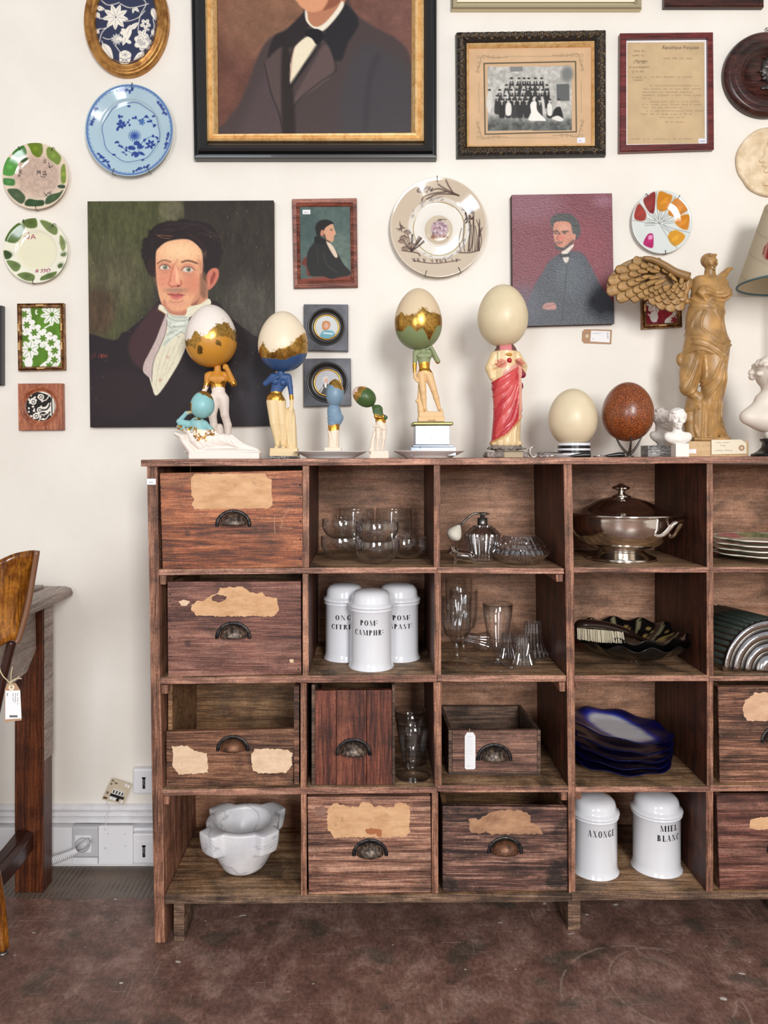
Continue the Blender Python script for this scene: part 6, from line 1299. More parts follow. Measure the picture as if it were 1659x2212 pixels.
def f_g1(P):
    P.T = (0, 0, 3.95); cr = (226, 208, 188); cx, cy = 298, 1490; P.ell(cx, cy+5, 200, 175, (196, 170, 154), 60); ix = np.arange(len(P.x)); m_ = np.hypot(P.x-cx/3.95, P.y-cy/3.95) < 48; P.c[m_] *= (1+.22*(fbm(P.x[m_]/6, P.y[m_]/6)-.5))[:, None]
    g = [(60, 118, 50), (104, 128, 36), (110, 136, 44), (118, 140, 52), (40, 60, 40), (62, 84, 52), (46, 72, 36), (70, 88, 58), (66, 122, 60), (84, 150, 66)]
    for c, pts in zip(g, ([(105, 1310), (170, 1245), (205, 1245), (222, 1300), (180, 1330), (140, 1340)], [(235, 1222), (300, 1215), (355, 1225), (360, 1290), (320, 1330), (270, 1310), (250, 1260)], [(395, 1270), (430, 1255), (490, 1300), (522, 1350), (490, 1400), (440, 1370), (395, 1330)], [(520, 1420), (550, 1400), (562, 1470), (558, 1555), (520, 1555), (512, 1490)], [(482, 1578), (520, 1575), (552, 1582), (550, 1605), (500, 1598)], [(385, 1690), (420, 1655), (500, 1640), (540, 1620), (500, 1690), (430, 1735), (385, 1738)], [(210, 1720), (240, 1690), (300, 1700), (365, 1705), (370, 1750), (300, 1760), (220, 1755)], [(62, 1620), (100, 1605), (150, 1610), (205, 1670), (200, 1725), (170, 1735), (100, 1680)], [(28, 1525), (60, 1518), (112, 1525), (112, 1575), (60, 1580), (32, 1570)], [(25, 1470), (40, 1360), (70, 1342), (140, 1370), (135, 1420), (100, 1490), (40, 1495)])): P.poly(pts, c, 5); x = sum(p[0] for p in pts)/len(pts); y = sum(p[1] for p in pts)/len(pts); P.ell(x, y, 20, 16, tuple(min(255, q*1.35) for q in c), 16, al=.6)
    P.ell(195, 1355, 34, 14, (60, 90, 50), 4, -.5); k_ = (40, 34, 32)
    for l in ([(360, 1355), (372, 1350), (376, 1368), (364, 1376), (358, 1362)], [(398, 1410), (418, 1412), (436, 1402)], [(400, 1375), (410, 1420)], [(300, 1475), (305, 1440), (318, 1465), (325, 1440), (330, 1475)], [(345, 1455), (375, 1450), (350, 1480), (380, 1470)], [(330, 1490), (360, 1498), (380, 1476)], [(360, 1635), (395, 1665)], [(398, 1630), (372, 1668)], [(405, 1635), (420, 1625), (425, 1642), (410, 1648), (405, 1635)], [(140, 1440), (165, 1445), (150, 1460), (168, 1465)], [(140, 1480), (152, 1478), (152, 1490), (140, 1490)]): P.line(l, 5, k_, 2.5)
P9 = [(0, .008), (.52, .008), (.6, .010), (.66, .013), (.93, .020), (1, .0205)]
wall_plate('upper_green_smudge_plate', 'beige glaze-test plate with dark green patches, upper of the two at left', 76, 380, 71, 71.5, P9, f_g1, (228, 208, 186), (-2.1, -1.0, 1.55), 60, 300)
def f_g2(P):
    P.T = (0, 440, 3.95); P.ell(300, 395, 170, 170, (232, 228, 200), 30)
    for c, pts in (((84, 112, 50), [(40, 300), (80, 220), (150, 165), (205, 190), (190, 235), (130, 325), (60, 325)]), ((96, 116, 60), [(190, 145), (240, 125), (305, 125), (310, 190), (250, 205), (200, 185)]), ((108, 128, 66), [(340, 145), (400, 150), (480, 195), (490, 240), (460, 262), (390, 220)]), ((130, 146, 88), [(510, 270), (540, 290), (560, 370), (530, 400), (505, 340)]), ((110, 130, 80), [(515, 425), (560, 420), (555, 445), (520, 445)]), ((80, 104, 50), [(490, 520), (530, 510), (525, 540), (500, 550)]), ((96, 118, 60), [(350, 620), (420, 590), (485, 580), (450, 630), (350, 655)]), ((104, 124, 66), [(150, 600), (210, 580), (285, 605), (285, 655), (220, 655), (160, 620)]), ((108, 130, 74), [(55, 490), (110, 485), (165, 520), (150, 570), (110, 570)]), ((58, 84, 40), [(30, 405), (60, 400), (95, 430), (80, 465), (45, 470)])): P.poly(pts, c, 5); x = sum(p[0] for p in pts)/len(pts); y = sum(p[1] for p in pts)/len(pts); P.ell(x+8, y-6, 26, 20, tuple(q*.75 for q in c), 20, al=.6)
    k_ = (150, 50, 84)
    for l in ([(198, 270), (228, 288), (232, 262)], [(250, 290), (265, 255), (285, 288)], [(256, 278), (278, 276)], [(228, 245), (236, 240)], [(294, 580), (296, 555), (308, 580), (310, 552)], [(352, 552), (338, 556), (352, 568), (338, 582)], [(376, 552), (362, 556), (376, 568), (362, 582)], [(385, 560), (400, 556), (388, 568), (400, 578)], [(404, 548), (422, 560), (412, 570)]): P.line(l, 6, k_, 2.5)
wall_plate('lower_green_dab_plate', 'cream plate with pale green rim dabs and pink letters, lower of the two at left', 76, 541, 69.5, 70, P9, f_g2, (236, 234, 216), (-1.95, -.95, 1.65), 60, 300)
def f_big(P):
    P.T = (600, 400, 3.318); k_ = (66, 48, 42); cx, cy = 1152, 298; P.line([(cx+343*math.cos(a), cy+355*math.sin(a)) for a in np.linspace(0, 2*PI, 60)], 6, (226, 214, 198), 3)
    P.ell(cx+8, cy, 222, 222, (232, 226, 216), 8); P.ell(cx+8, cy, 200, 200, (236, 232, 224), 8); P.line([(cx+8+186*math.cos(a), cy+192*math.sin(a)) for a in np.linspace(0, 2*PI, 60)], 6, (150, 120, 60), 3, .8)  # window glare on the well is put into its near-white colour
    rr = random.Random(2)
    for i in range(16): x = 1310+rr.uniform(0, 140); P.line([(x, 470), (x+rr.uniform(-10, 20), 380), (x+rr.uniform(-20, 40), 160+abs(x-1390)*1.4+rr.uniform(0, 90))], 4, k_, 2.5)
    for i in range(30): x, y = rr.uniform(1350, 1400), rr.uniform(160, 260); P.ell(x, y, 5, 9, k_, 3, .4)
    for i in range(14): a0 = rr.uniform(-2.6, -.2); P.line([(960, 470), (960+60*math.cos(a0), 450+60*math.sin(a0)), (960+115*math.cos(a0)*.9, 430+90*math.sin(a0))], 5, k_, 3)
    for x, y in ((915, 450), (905, 370), (890, 400), (960, 420), (930, 330)): P.ell(x, y, 26, 16, (150, 126, 112), 6); P.line([(x-26, y), (x, y-16), (x+26, y)], 4, k_, 2.5)
    P.line([(890, 465), (1000, 478), (1020, 500)], 7, k_, 4); P.line([(1300, 475), (1380, 480), (1440, 465)], 7, k_, 4); P.line([(970, 535), (1040, 548), (1120, 555), (1200, 548), (1310, 530)], 5, k_, 3)
    for i in range(22): x = rr.uniform(975, 1300); P.line([(x, 545), (x+rr.uniform(-14, 14), 520)], 3.5, k_, 2)
    P.line([(850, 310), (915, 300)], 4, k_, 2.5); P.ell(890, 290, 20, 8, (120, 100, 90), 4, .6); P.ell(880, 310, 20, 7, (120, 100, 90), 4, -.6); P.line([(875, 260), (890, 330)], 5, k_, 3)
    for l in ([(1035, 100), (1050, 75), (1120, 50), (1210, 40)], [(1100, 30), (1160, 20), (1230, 45), (1300, 70)], [(1150, -10), (1200, 20), (1300, 68)], [(1070, 90), (1150, 55), (1280, 60)], [(1205, -40), (1225, 0), (1260, 50)]): P.line(l, 7, k_, 4)
    for i in range(40): x = rr.uniform(1000, 1110); P.ell(x, 30+rr.uniform(-16, 22)-(x-1000)*.1, 5, 4, k_, 3)
    for k in range(46): a = rr.uniform(0, 2*PI); r = 212+rr.uniform(-10, 16); P.ell(cx+8+r*math.cos(a), cy+r*math.sin(a), 12, 5, (150, 144, 144), 4, a+1.2, .7)
    P.ell(cx+5, 310, 102, 104, (206, 192, 170), 5); P.ell(cx+10, 306, 62, 60, (186, 160, 170), 10)
    for i in range(46): P.ell(cx+10+rr.uniform(-52, 52), 306+rr.uniform(-46, 46), 7, 5, rr.choice([(150, 116, 134), (226, 216, 216), (176, 130, 140), (120, 100, 110)]), 4, rr.uniform(0, 3))
    for i in range(26): P.ell(rr.uniform(1100, 1225), 362+rr.uniform(-12, 12), 9, 4, (140, 90, 70), 3, rr.uniform(-.4, .4))
    P.line([(1145, 248), (1180, 235), (1210, 240)], 4, k_, 2.5); P.ell(1165, 240, 14, 7, (110, 90, 80), 3)
bigm = vmat('glossy_transferware', .07, coat=.7)
wall_plate('transfer_print_plate', 'large beige plate printed with reeds and insects, glossy well with painted white glare', 947.5, 490.5, 104.5, 108, [(0, .017), (.25, .0165), (.31, .013), (.36, .010), (.52, .008), (.55, .009), (.60, .014), (.66, .017), (.95, .027), (1, .028)], f_big, (206, 190, 170), (1.85, 1.1, -1.6), 100, 460, bigm)
def f_pal(P):
    P.T = (1080, 350, 2.865); cx, cy = 1000, 368; ln = (120, 122, 116)
    for pts, c in (([(835, 350), (840, 290), (865, 258), (912, 310), (900, 355)], (150, 34, 24)), ([(888, 236), (920, 205), (962, 190), (964, 300), (930, 300)], (128, 16, 18)), ([(984, 185), (1040, 195), (1070, 215), (1040, 290), (985, 285)], (206, 134, 40)), ([(1090, 222), (1150, 270), (1160, 300), (1100, 330), (1050, 310)], (208, 130, 44)), ([(1170, 325), (1172, 380), (1160, 418), (1120, 400), (1090, 360), (1120, 330)], (204, 128, 30)), ([(1060, 430), (1100, 415), (1148, 455), (1120, 500), (1080, 518), (1050, 470)], (214, 150, 40)), ([(925, 440), (955, 438), (958, 480), (945, 530), (895, 515), (892, 490)], (172, 30, 96))):
        P.poly(pts, c, 4); x = sum(p[0] for p in pts)/len(pts); y = sum(p[1] for p in pts)/len(pts)
        for q in range(4): P.line([(x-24+q*8, y+18-q*10), (x+12+q*3, y+8-q*8)], 5, tuple(min(255, v_*1.22+18) for v_ in c), 5, .5)
    P.poly([(928, 450), (952, 445), (950, 470), (925, 474)], (226, 150, 190), 5)
    for a in (180+4, 222, 262, 300, 335, 20, 58): a = math.radians(a); P.line([(995, 372), (995+190*math.cos(a), 372+190*math.sin(a))], 2.6, ln, 2)
    for k, a in enumerate((176, 200, 242, 280, 318, 355, 38)):
        a = math.radians(a); ca, sa = math.cos(a), math.sin(a)
        for rr_ in (-8, 4):
            p = []; 
            for q in range(9): u = 26+q*8; p.append((995+ca*u-sa*(rr_+(3 if q % 2 else -3)), 372+sa*u+ca*(rr_+(3 if q % 2 else -3))))
            P.line(p, 2.2, (90, 92, 90), 1.6, .8, sm=False)
wall_plate('enamel_colour_sample_plate', 'white glaze-sample plate with red, orange and yellow painted wedges', 1430, 479, 65, 68.5, [(0, .007), (.5, .008), (.7, .012), (.95, .019), (1, .0195)], f_pal, (216, 222, 220), (-2.1, -.95, 1.45), 56, 300)
# 10. price tag on the wall, right-hand medallions, cropped frames
t = wthing('wall_price_tag', 'kraft price tag with white label on the wall below the burgundy portrait', 'tag', 1290, 743)
mk('card', pprism([(1258, 716), (1263, 711), (1322, 712.5), (1320.5, 743.5), (1262, 741.5), (1257, 736)], WALL-.0016, .001), kraft, t); mk('label', pprism([(1277, 714), (1318, 715.5), (1317, 740), (1275, 737.5)], WALL-.0022, .0006), paper_w, t); scrawl('printed_line', 1280, 1306, 720, 1, 3, WALL-.0024, t, amp=.6, wd=.0003, step=1.4); scrawl('printed_price', 1279, 1285, 732, 1, 3, WALL-.0024, t, amp=.8, wd=.0004, step=1.2); scrawl('printed_code', 718, 736, 1312, 2, 1.6, WALL-.0024, t, amp=.5, wd=.0003, vert=True, step=1.2)
C = W(1268, 726, WALL-.0022); mk('eyelet', lathe([(.0022, 0), (.0045, 0), (.0045, .0006), (.0022, .0006), (.0022, 0)], C, 20, 'y'), cream_card, t)
t = wthing('bronze_portrait_relief', 'round dark wood frame with a bronze profile relief at the right edge', 'relief', 1661, 247)
C = np.array(W(1661, 155.5, WALL-.03)); kk = K(WALL-.03); C[1] = WALL
mk('turned_frame', lathe([(92.5*kk, .0005), (93*kk, .010), (91*kk, .020), (86*kk, .027), (80*kk, .028), (74*kk, .022), (70*kk, .022), (62*kk, .026), (54*kk, .018), (50*kk, .012), (46*kk, .011), (45*kk, .006), (0, .006)], tuple(C), 96, 'y'), darkw, t, True)
def profile_relief(T, y, mat, parent, name, cx, cy, s_, flip=1):
    S = Sculpt(cx-46*s_, cx+46*s_, cy-50*s_, cy+50*s_, -12, 6, 1.0*s_)
    u = lambda x, z, d=0: (cx+flip*x*s_, cy+z*s_, d)
    S.ell(u(10, -12, 2), 26*s_, 9, 27*s_, 3).cone(u(-10, -16, 1), u(-12, 4, 1), 9*s_, 8*s_, 4, .6).cone(u(-17, -2, 0), u(-24, 3, 0), 3*s_, 4*s_, 3, .8).cone(u(-17, 11, 0), u(-20, 12, 0), 3*s_, 2.6*s_, 2, .8).cone(u(-12, 20, 0), u(-16, 22, 0), 6*s_, 4*s_, 3, .8).cone(u(0, 10, 1), u(-8, 18, 1), 14*s_, 8*s_, 5, .6)
    S.cone(u(6, 10, 2), u(10, 40, 2), 13*s_, 15*s_, 5, .6).cone(u(-14, 46, 2), u(40, 42, 2), 8*s_, 10*s_, 5, .6).ell(u(14, -2, -5), 4*s_, 3, 7*s_, 1.5)
    for k in range(9): a = -2.7+k*.38; S.cone(u(12+20*math.cos(a), -16+18*math.sin(a), -3), u(12+28*math.cos(a+.3), -14+24*math.sin(a+.3), 0), 4.5*s_, 3.5*s_, 1.5)
    S.ell(u(-12, -5, -6), 4*s_, 2, 3*s_, 1.5, True)
    vf, _ = S.world(y); return mk(name, vf, mat, parent, True)
bronz = plain('dark_bronze', (70, 64, 62), .32, .6)
profile_relief(None, WALL-.009, bronz, t, 'bronze_profile', 1662, 152, .82); mk('hanging_ring', lathe([(.004, -.0006), (.0052, 0), (.004, .0006), (.0028, 0), (.004, -.0006)], W(1657, 63, WALL-.006), 16, 'y'), steel, t)
t = wthing('plaster_medallion', 'round chipped cream plaster medallion with a profile head at the right edge', 'relief', 1668, 421)
cpl = NT('cream_plaster_cast'); n = cpl.noise(cpl.pos((30, 30, 30)), 1, 5, .6); cpl.col(cpl.ramp(n, [(.35, L4((206, 180, 144))), (.65, L4((236, 216, 186)))])); cpl.p(Roughness=.6); cpl = cpl.m
C = np.array(W(1667, 348, WALL-.014)); C[1] = WALL; kk = K(WALL-.014); mk('disc', lathe([(73*kk, .0005), (74.5*kk, .004), (74.5*kk, .011), (71*kk, .0135), (66*kk, .012), (0, .012)], tuple(C), 96, 'y', mod=lambda a, u, h: 1-.05*max(0, math.exp(-((a-3.75)/.22)**2))+.008*math.sin(7*a)), cpl, t, True); profile_relief(None, WALL-.013, cpl, t, 'profile_head', 1672, 344, 1.15)
t = wthing('narrow_gilt_picture', 'picture with pale champagne frame, only its lower edge visible at the top', 'picture', 1180, 18)
O = rect(976, -260, 1387, 18); I = rect(988, -248, 1373, 4); champ = plain('champagne_metal', (196, 184, 150), .3, .7); frame('metal_frame', O, I, [(0, .0005), (0, .016), (.2, .020), (.6, .020), (1, .014), (1, .002)], champ, t); mk('mount_board', pprism(lerpq(I, O, .02), WALL-.012, .004), cream_card, t)
t = wthing('dark_wood_picture', 'picture with dark brown frame, only its lower edge visible at top right', 'picture', 1560, 12)
O = rect(1436, -240, 1652, 13); I = rect(1452, -224, 1636, -3); frame('wooden_frame', O, I, [(0, .0005), (0, .014), (.15, .020), (.5, .020), (.6, .015), (1, .014), (1, .002)], darkw, t); mk('mount_board', pprism(lerpq(I, O, .02), WALL-.010, .004), cream_card, t)
t = wthing('dark_picture_at_left_edge', 'dark-framed picture cut by the left edge of the photo', 'picture', -50, 832)
O = rect(-110, 660, 4.5, 832); I = rect(-98, 672, -7, 820); frame('wooden_frame', O, I, [(0, .0005), (0, .016), (.2, .018), (1, .018), (1, .002)], black_paint, t); mk('mount_board', pprism(lerpq(I, O, .02), WALL-.010, .004), cream_card, t)
# ------------------------------------------------------------------ things standing on the cabinet
def ztop(px): return EZ-(top_y(px)-HY)*K(-.006)+.0001
def zpx(z, y): return HY+(EZ-z)/K(y)            # photo row of a height at depth y
TD = 0.15
GOLDC = np.array([182., 142, 72])
def egg(cx, cy, hw, hh, y, parent, fn, mat=None, tilt=0.0, k=.13, nu=160, nv=110, name='egg'):
    th = np.linspace(.01, PI-.01, nv); an = np.arange(nu)*2*PI/nu; t, a = np.meshgrid(th, an, indexing='ij'); t = t.ravel(); a = a.ravel()
    zz_ = np.cos(t); r = np.sin(t)*(1-k*zz_); nx = r*np.cos(a); ny = r*np.sin(a)
    kk_ = K(y); X = nx*hw*kk_/1.008; Y = ny*hw*kk_; Z = zz_*hh*kk_
    ca, sa = math.cos(tilt), math.sin(tilt); X, Z = X*ca+Z*sa, -X*sa+Z*ca; c = W(cx, cy, y)
    V = np.stack([X+c[0], Y+c[1], Z+c[2]], 1); i = (np.arange(nv-1)[:, None]*nu+np.arange(nu)[None]).ravel(); j = (np.arange(nv-1)[:, None]*nu+(np.arange(nu)[None]+1) % nu).ravel(); Q = np.stack([i, i+nu, j+nu, j], 1)
    n0 = len(V); V = np.concatenate([V, V[:nu].mean(0)[None], V[-nu:].mean(0)[None]]); b = np.arange(nu); c2 = (b+1) % nu; Q = np.concatenate([Q, np.stack([b, c2, np.full(nu, n0), np.full(nu, n0)], 1)[:, :4]]) if False else Q
    V = V[:n0]
    col = fn(nx, ny, zz_); return mk(name, (V, Q), mat or eggm, parent, True, vcol=col)
def band(top, paint, ups, los, seed, jag=.09, fleck=None, noisef=5.0):
    """shell colour above, gold leaf between two ragged edges, paint below; edges given over x=-1..1"""
    def f(nx, ny, nz):
        xs = np.linspace(-1, 1, len(ups)); j = (fbm(nx*noisef+seed, ny*noisef, nz*noisef*.4+seed, 5)-.5)*2*jag; j2 = (fbm(nx*noisef*2+seed, ny*noisef*2+9, nz*2, 4)-.5)*2*jag*.7
        u = np.interp(nx, xs, ups)+j*1.6; l = np.interp(nx, xs, los)+j2; a = np.clip((nz-l)/.02+.5, 0, 1); b = np.clip((nz-u)/.02+.5, 0, 1)
        sp_ = fbm(nx*22+seed, ny*22, nz*22, 3); b = np.where((nz > u) & (nz < u+.07) & (sp_ > .66), 0, b)
        gc = GOLDC*(.55+.9*fbm(nx*16, ny*16, nz*16+seed, 4))[:, None]; c = np.asarray(paint, float)*(1-a)[:, None]+gc*(a*(1-b))[:, None]+np.asarray(top, float)*(a*b)[:, None]; m_ = a*(1-b)
        if fleck:
            for (fx, fz, fr) in fleck:
                q = (np.hypot(nx-fx, nz-fz) < fr*(.25+1.3*fbm(nx*9+.3, nz*9, seed, 4))) & (ny < 0); c[q] = (gc*.72)[q]; m_[q] = .8
        return np.concatenate([lin(np.clip(c, 0, 255)), m_[:, None]*.95], 1)
    return f
def ridge(lines, amp, wd, T=(0, 0, 1)):
    L_ = [np.array([(T[0]+a/T[2], T[1]+b/T[2]) for a, b in smoothp(l, 4)]) for l in lines]
    def f(x, y, z):
        m = np.zeros(np.broadcast(x, z).shape)
        for P_ in L_:
            dm = np.full(m.shape, 1e9)
            for i in range(1, len(P_)):
                a, b = P_[i-1], P_[i]; e = b-a; l2 = (e**2).sum()+1e-9; t = np.clip(((x-a[0])*e[0]+(z-a[1])*e[1])/l2, 0, 1); dm = np.minimum(dm, (x-a[0]-t*e[0])**2+(z-a[1]-t*e[1])**2)
            m = np.maximum(m, np.exp(-dm/(wd*wd)))
        return -amp*m+amp*.4
    return f
def rows_col(V, stops, seed=0, jag=6, xslope=0.0, sc=.12):
    """colour a figure by photo row: stops [(row, rgb, metal)] from the top down with ragged joins"""
    r = V[:, 2]+xslope*V[:, 0]*1.0+(fbm(V[:, 0]*sc+seed, V[:, 2]*sc, V[:, 1]*sc, 4)-.5)*2*jag
    c = np.zeros((len(V), 3)); m = np.zeros(len(V)); 
    for row, rgb, me in stops:
        q = r >= row; cc = np.asarray(rgb, float)[None]*(np.ones(len(V)) if not me else (.6+.8*fbm(V[:, 0]*.5, V[:, 2]*.5, V[:, 1]*.5+seed, 3)))[:, None]; c[q] = cc[q]; m[q] = me
    return np.concatenate([lin(np.clip(c, 0, 255)), m[:, None]], 1)
GD = (196, 142, 60)
def body(S, y0, parent, name, colf, mat=None):
    vf, V = S.world(y0); return mk(name, vf, mat or plasterm, parent, True, vcol=colf(V))
# A. mustard figure behind the reclining one
y0 = .235; t = thing('egg_headed_figurine', 'standing nude figurine with a mustard, white and gold egg for a head', 'figurine', (W(480, 0, y0)[0], y0, ztop(480)), 'egg-headed standing figurines')
egg(456, 726, 55.5, 67.5, y0, t, band((242, 232, 224), (204, 142, 50), [-.18, -.22, 0, -.1, -.02, .28, .34, .1], [-.42, -.40, -.5, -.22, -.22, -.14, -.08, -.2], 3, .09, [(-.25, -.55, .13), (.45, -.32, .11)]))
T = (370, 640, 5.027); S = Sculpt(425, 520, 786, 996, -24, 24, 1.15, T)
S.cone((503, 760), (503, 830), 36, 40, 12).ell((505, 900), 108, 62, 78, 14).cone((505, 900), (512, 1030), 84, 72, 16, .75).ell((520, 1090), 88, 66, 70, 14).cone((420, 850), (590, 850), 36, 36, 14)
S.chain([(398, 862), (388, 950, -5), (362, 1040, -30), (350, 1110, -50)], [38, 31, 25, 20], 8).chain([(608, 856), (680, 950, -10)], [38, 34], 8).chain([(680, 950, -10), (620, 800, -50)], [33, 25], 6).ell((600, 775, -55), 34, 28, 34, 6)
S.chain([(475, 1110), (450, 1290, -14), (462, 1400, 0), (452, 1540, 0)], [64, 44, 40, 28], 12).cone((452, 1550, 0), (440, 1580, -50), 28, 24, 8).chain([(565, 1120), (585, 1290, -20), (612, 1400, 6), (620, 1540, 6)], [64, 44, 42, 28], 12).cone((620, 1555, 6), (626, 1585, -50), 28, 24, 8).cone((515, 1420, 40), (520, 1620, 40), 40, 56, 8)
S.ell((505, 880, -64), 8, 12, 60, 12, True).ell((455, 900, -58), 44, 12, 34, 14).ell((555, 900, -58), 44, 12, 34, 14); S.boxx((535, 1672, 0), 150, 85, 68, 8, 4)
body(S, y0, t, 'body', lambda V: rows_col(V, [(0, (206, 140, 48), 0), (826, GD, .9), (838, (238, 224, 214), 0)], 2, 9))
# B. reclining
y0 = .105; z0 = ztop(470); t = thing('reclining_egg_headed_figurine', 'reclining white figurine on a couch with a turquoise egg head', 'figurine', (W(470, 0, y0)[0], y0, z0))
egg(437.5, 874, 26, 29.5, y0-.01, t, lambda nx, ny, nz: (lambda g, n_: np.concatenate([lin(np.clip(np.where(g[:, None], GOLDC*(.55+.9*n_)[:, None], np.array([142., 196, 200])), 0, 255)), g[:, None]*.9], 1))(((nz > .72-nx*.3+.3*(fbm(nx*5, ny*5, nz*5)-.5)) | ((nx < -.72) & (nz < .0) & (nz > -.62)) & (ny < .6)), fbm(nx*14, ny*14, nz*14)), tilt=.12, k=.10)
T = (370, 640, 5.027); S = Sculpt(374, 572, 876, 994, -26, 26, 1.15, T)
rd = ridge([[(520, 1500), (640, 1540), (760, 1600), (860, 1640)], [(480, 1520), (600, 1590), (720, 1630), (850, 1650)], [(560, 1490), (640, 1600)], [(600, 1490), (700, 1610)], [(470, 1520), (470, 1640)], [(660, 1500), (780, 1600)], [(300, 1560), (420, 1620), (520, 1650)]], 1.6, 2.0, T)
S.cone((285, 1310), (290, 1370), 30, 34, 10).cone((190, 1385), (370, 1390), 34, 34, 14).chain([(285, 1390), (320, 1480), (400, 1560)], [84, 76, 76], 16, .8).chain([(180, 1380), (85, 1360, -10), (170, 1270, -20), (240, 1255, -25)], [34, 26, 22, 18], 8).chain([(360, 1380), (430, 1440, -30), (500, 1500, -45)], [34, 26, 22], 8).ell((520, 1505, -45), 26, 20, 16, 6)
S.chain([(400, 1560), (640, 1560, -6), (760, 1620, -10), (930, 1672, -10)], [88, 62, 44, 24], 16, .8, rd).chain([(430, 1590), (600, 1610, 30), (900, 1680, 30)], [70, 50, 24], 14, .8, rd)
S.chain([(95, 1420), (200, 1450), (260, 1560)], [36, 44, 60], 12, 2.0).cone((260, 1560), (330, 1640), 60, 50, 14, 2.0).cone((50, 1490), (140, 1530), 24, 40, 14, 2.6); S.cone((140, 1560), (240, 1690), 46, 50, 18, 2.2).ell((560, 1690), 420, 100, 42, 14).boxx((590, 1732), 380, 105, 36, 10, 6)
def rec_col(V):
    r = V[:, 2]; x = V[:, 0]; n_ = (fbm(x*.16, r*.16, 1, 4)-.5)*12; c = np.tile(np.array([240., 232, 224]), (len(V), 1)); m = np.zeros(len(V)); tq = (r+n_*.6 < 929) & (r < 929+8); c[tq] = (142, 192, 196)
    g = ((r+n_ > 921) & (r+n_ < 931) & (x < 425)) | ((r+n_*1.5 > 926) & (r+n_ < 952) & (np.abs(x-(418+(r-926)*.9)-n_) < 11)) | ((r+n_*2 > 930) & (r+n_ < 944) & (x > 432) & (x < 452)) | ((r+n_ > 928) & (r < 941) & (x > 452) & (x < 466)) | ((r < 893) & (x < 425) & (x > 405)) | ((r < 908) & (x > 420) & (x < 436)); g &= (V[:, 1] < 12) & (fbm(x*.3+4, r*.3, V[:, 1]*.3, 3) > .47); c[g] = (np.array(GD)*(.55+.9*fbm(x*.5, r*.5, 3))[:, None])[g]; m[g] = .9
    return np.concatenate([lin(np.clip(c, 0, 255)), m[:, None]], 1)
body(S, y0, t, 'body_and_couch', rec_col)
# C. blue woman
y0 = .15; t = thing('egg_headed_figurine', 'standing female figurine, blue above the waist, with a cream, gold and blue egg head', 'figurine', (W(612, 0, y0)[0], y0, ztop(612)), 'egg-headed standing figurines')
egg(611.5, 738, 54, 65.5, y0, t, band((240, 224, 198), (48, 80, 128), [-.42, -.12, -.48, -.42, -.35, -.2, .05, .32], [-.5, -.58, -.62, -.66, -.68, -.58, -.46, -.4], 12, .08))
S = Sculpt(560, 655, 798, 990, -22, 22, 1.1, T)
S.cone((1190, 820), (1190, 870), 36, 42, 12).cone((1110, 872), (1262, 876), 38, 38, 14).ell((1175, 930), 92, 58, 84, 12).cone((1165, 960), (1140, 1030), 72, 62, 14, .72).ell((1130, 1120), 96, 66, 84, 14).ell((1138, 930, -56), 36, 28, 34, 8).ell((1218, 940, -52), 36, 28, 34, 8)
S.chain([(1105, 872), (1025, 950, -14), (1130, 900, -70), (1170, 885, -80)], [36, 28, 22, 22], 8).chain([(1272, 880), (1292, 985), (1306, 1100, -10), (1312, 1200, -20)], [36, 28, 22, 18], 8).ell((1300, 1230, -25), 24, 16, 36, 6)
S.chain([(1100, 1150), (1118, 1380, -16), (1142, 1500, 0), (1152, 1610, 0)], [68, 46, 42, 25], 5).chain([(1180, 1150), (1205, 1380, -10), (1210, 1500, 10), (1212, 1610, 10)], [66, 46, 42, 25], 5).cone((1152, 1625), (1146, 1640, -55), 26, 20, 8).cone((1214, 1625, 6), (1222, 1640, -45), 26, 20, 8).cone((1165, 1300, 26), (1180, 1500, 26), 40, 32, 6)
dr = ridge([[(1260, 1240), (1255, 1400), (1270, 1600)], [(1300, 1260), (1310, 1450), (1320, 1620)], [(1340, 1300), (1345, 1620)], [(1280, 1240), (1230, 1400), (1240, 1560)]], 1.3, 1.6, T); S.chain([(1290, 1250, 20), (1300, 1440, 20), (1305, 1630, 20)], [52, 60, 66], 10, 1.0, dr)
S.boxx((1228, 1675), 148, 82, 26, 4, 3).boxx((1232, 1715), 155, 90, 22, 4, 3)
def blue_col(V):
    c = rows_col(V, [(0, (52, 84, 134), 0), (846, GD, .9), (866, (232, 206, 160), 0)], 5, 7); x = V[:, 0]; r = V[:, 2]; arm = x > 622; q = arm & (r < 853); c[q] = np.append(lin((52, 84, 134)), 0); q = arm & (r >= 853) & (r < 864); c[q] = np.append(lin(GD), .9); q = arm & (r >= 864); c[q] = np.append(lin((232, 206, 160)), 0); return c
body(S, y0, t, 'body', blue_col)
bz = ztop(612); by = EZ-W(0, 986.2, y0)[2]; xl, xr = W(581, 0, y0)[0], W(645, 0, y0)[0]
mk('marble_base', box(xl, xr, y0-.045, y0+.045, bz, W(0, 986.0, y0)[2]), blackmarble, t, bevel=.001)
# saucers
def saucer(cx, y, hw, lab, row=None):
    zt = ztop(cx); r = hw*K(y); c0 = (W(cx, 0, y)[0], y, zt+E); H = .0175
    return mk('white_saucer', lathe([(0, .0008), (r*.60, .0008), (r*.62, 0), (r*.65, 0), (r*.66, .002), (r*.8, .008), (r*.97, .0160), (r, H), (r*.985, H+.0006), (r*.8, .0105), (r*.64, .0050), (0, .0045)], c0, 96), porc2, None, True, lab, 'saucer')
YS = .12
saucer(715, YS, 79, 'white saucer under the small light blue egg bust'); saucer(926, YS, 78, 'white saucer under the mirrored pedestal figurine')
zsau = lambda cx: ztop(cx)+E+.0047
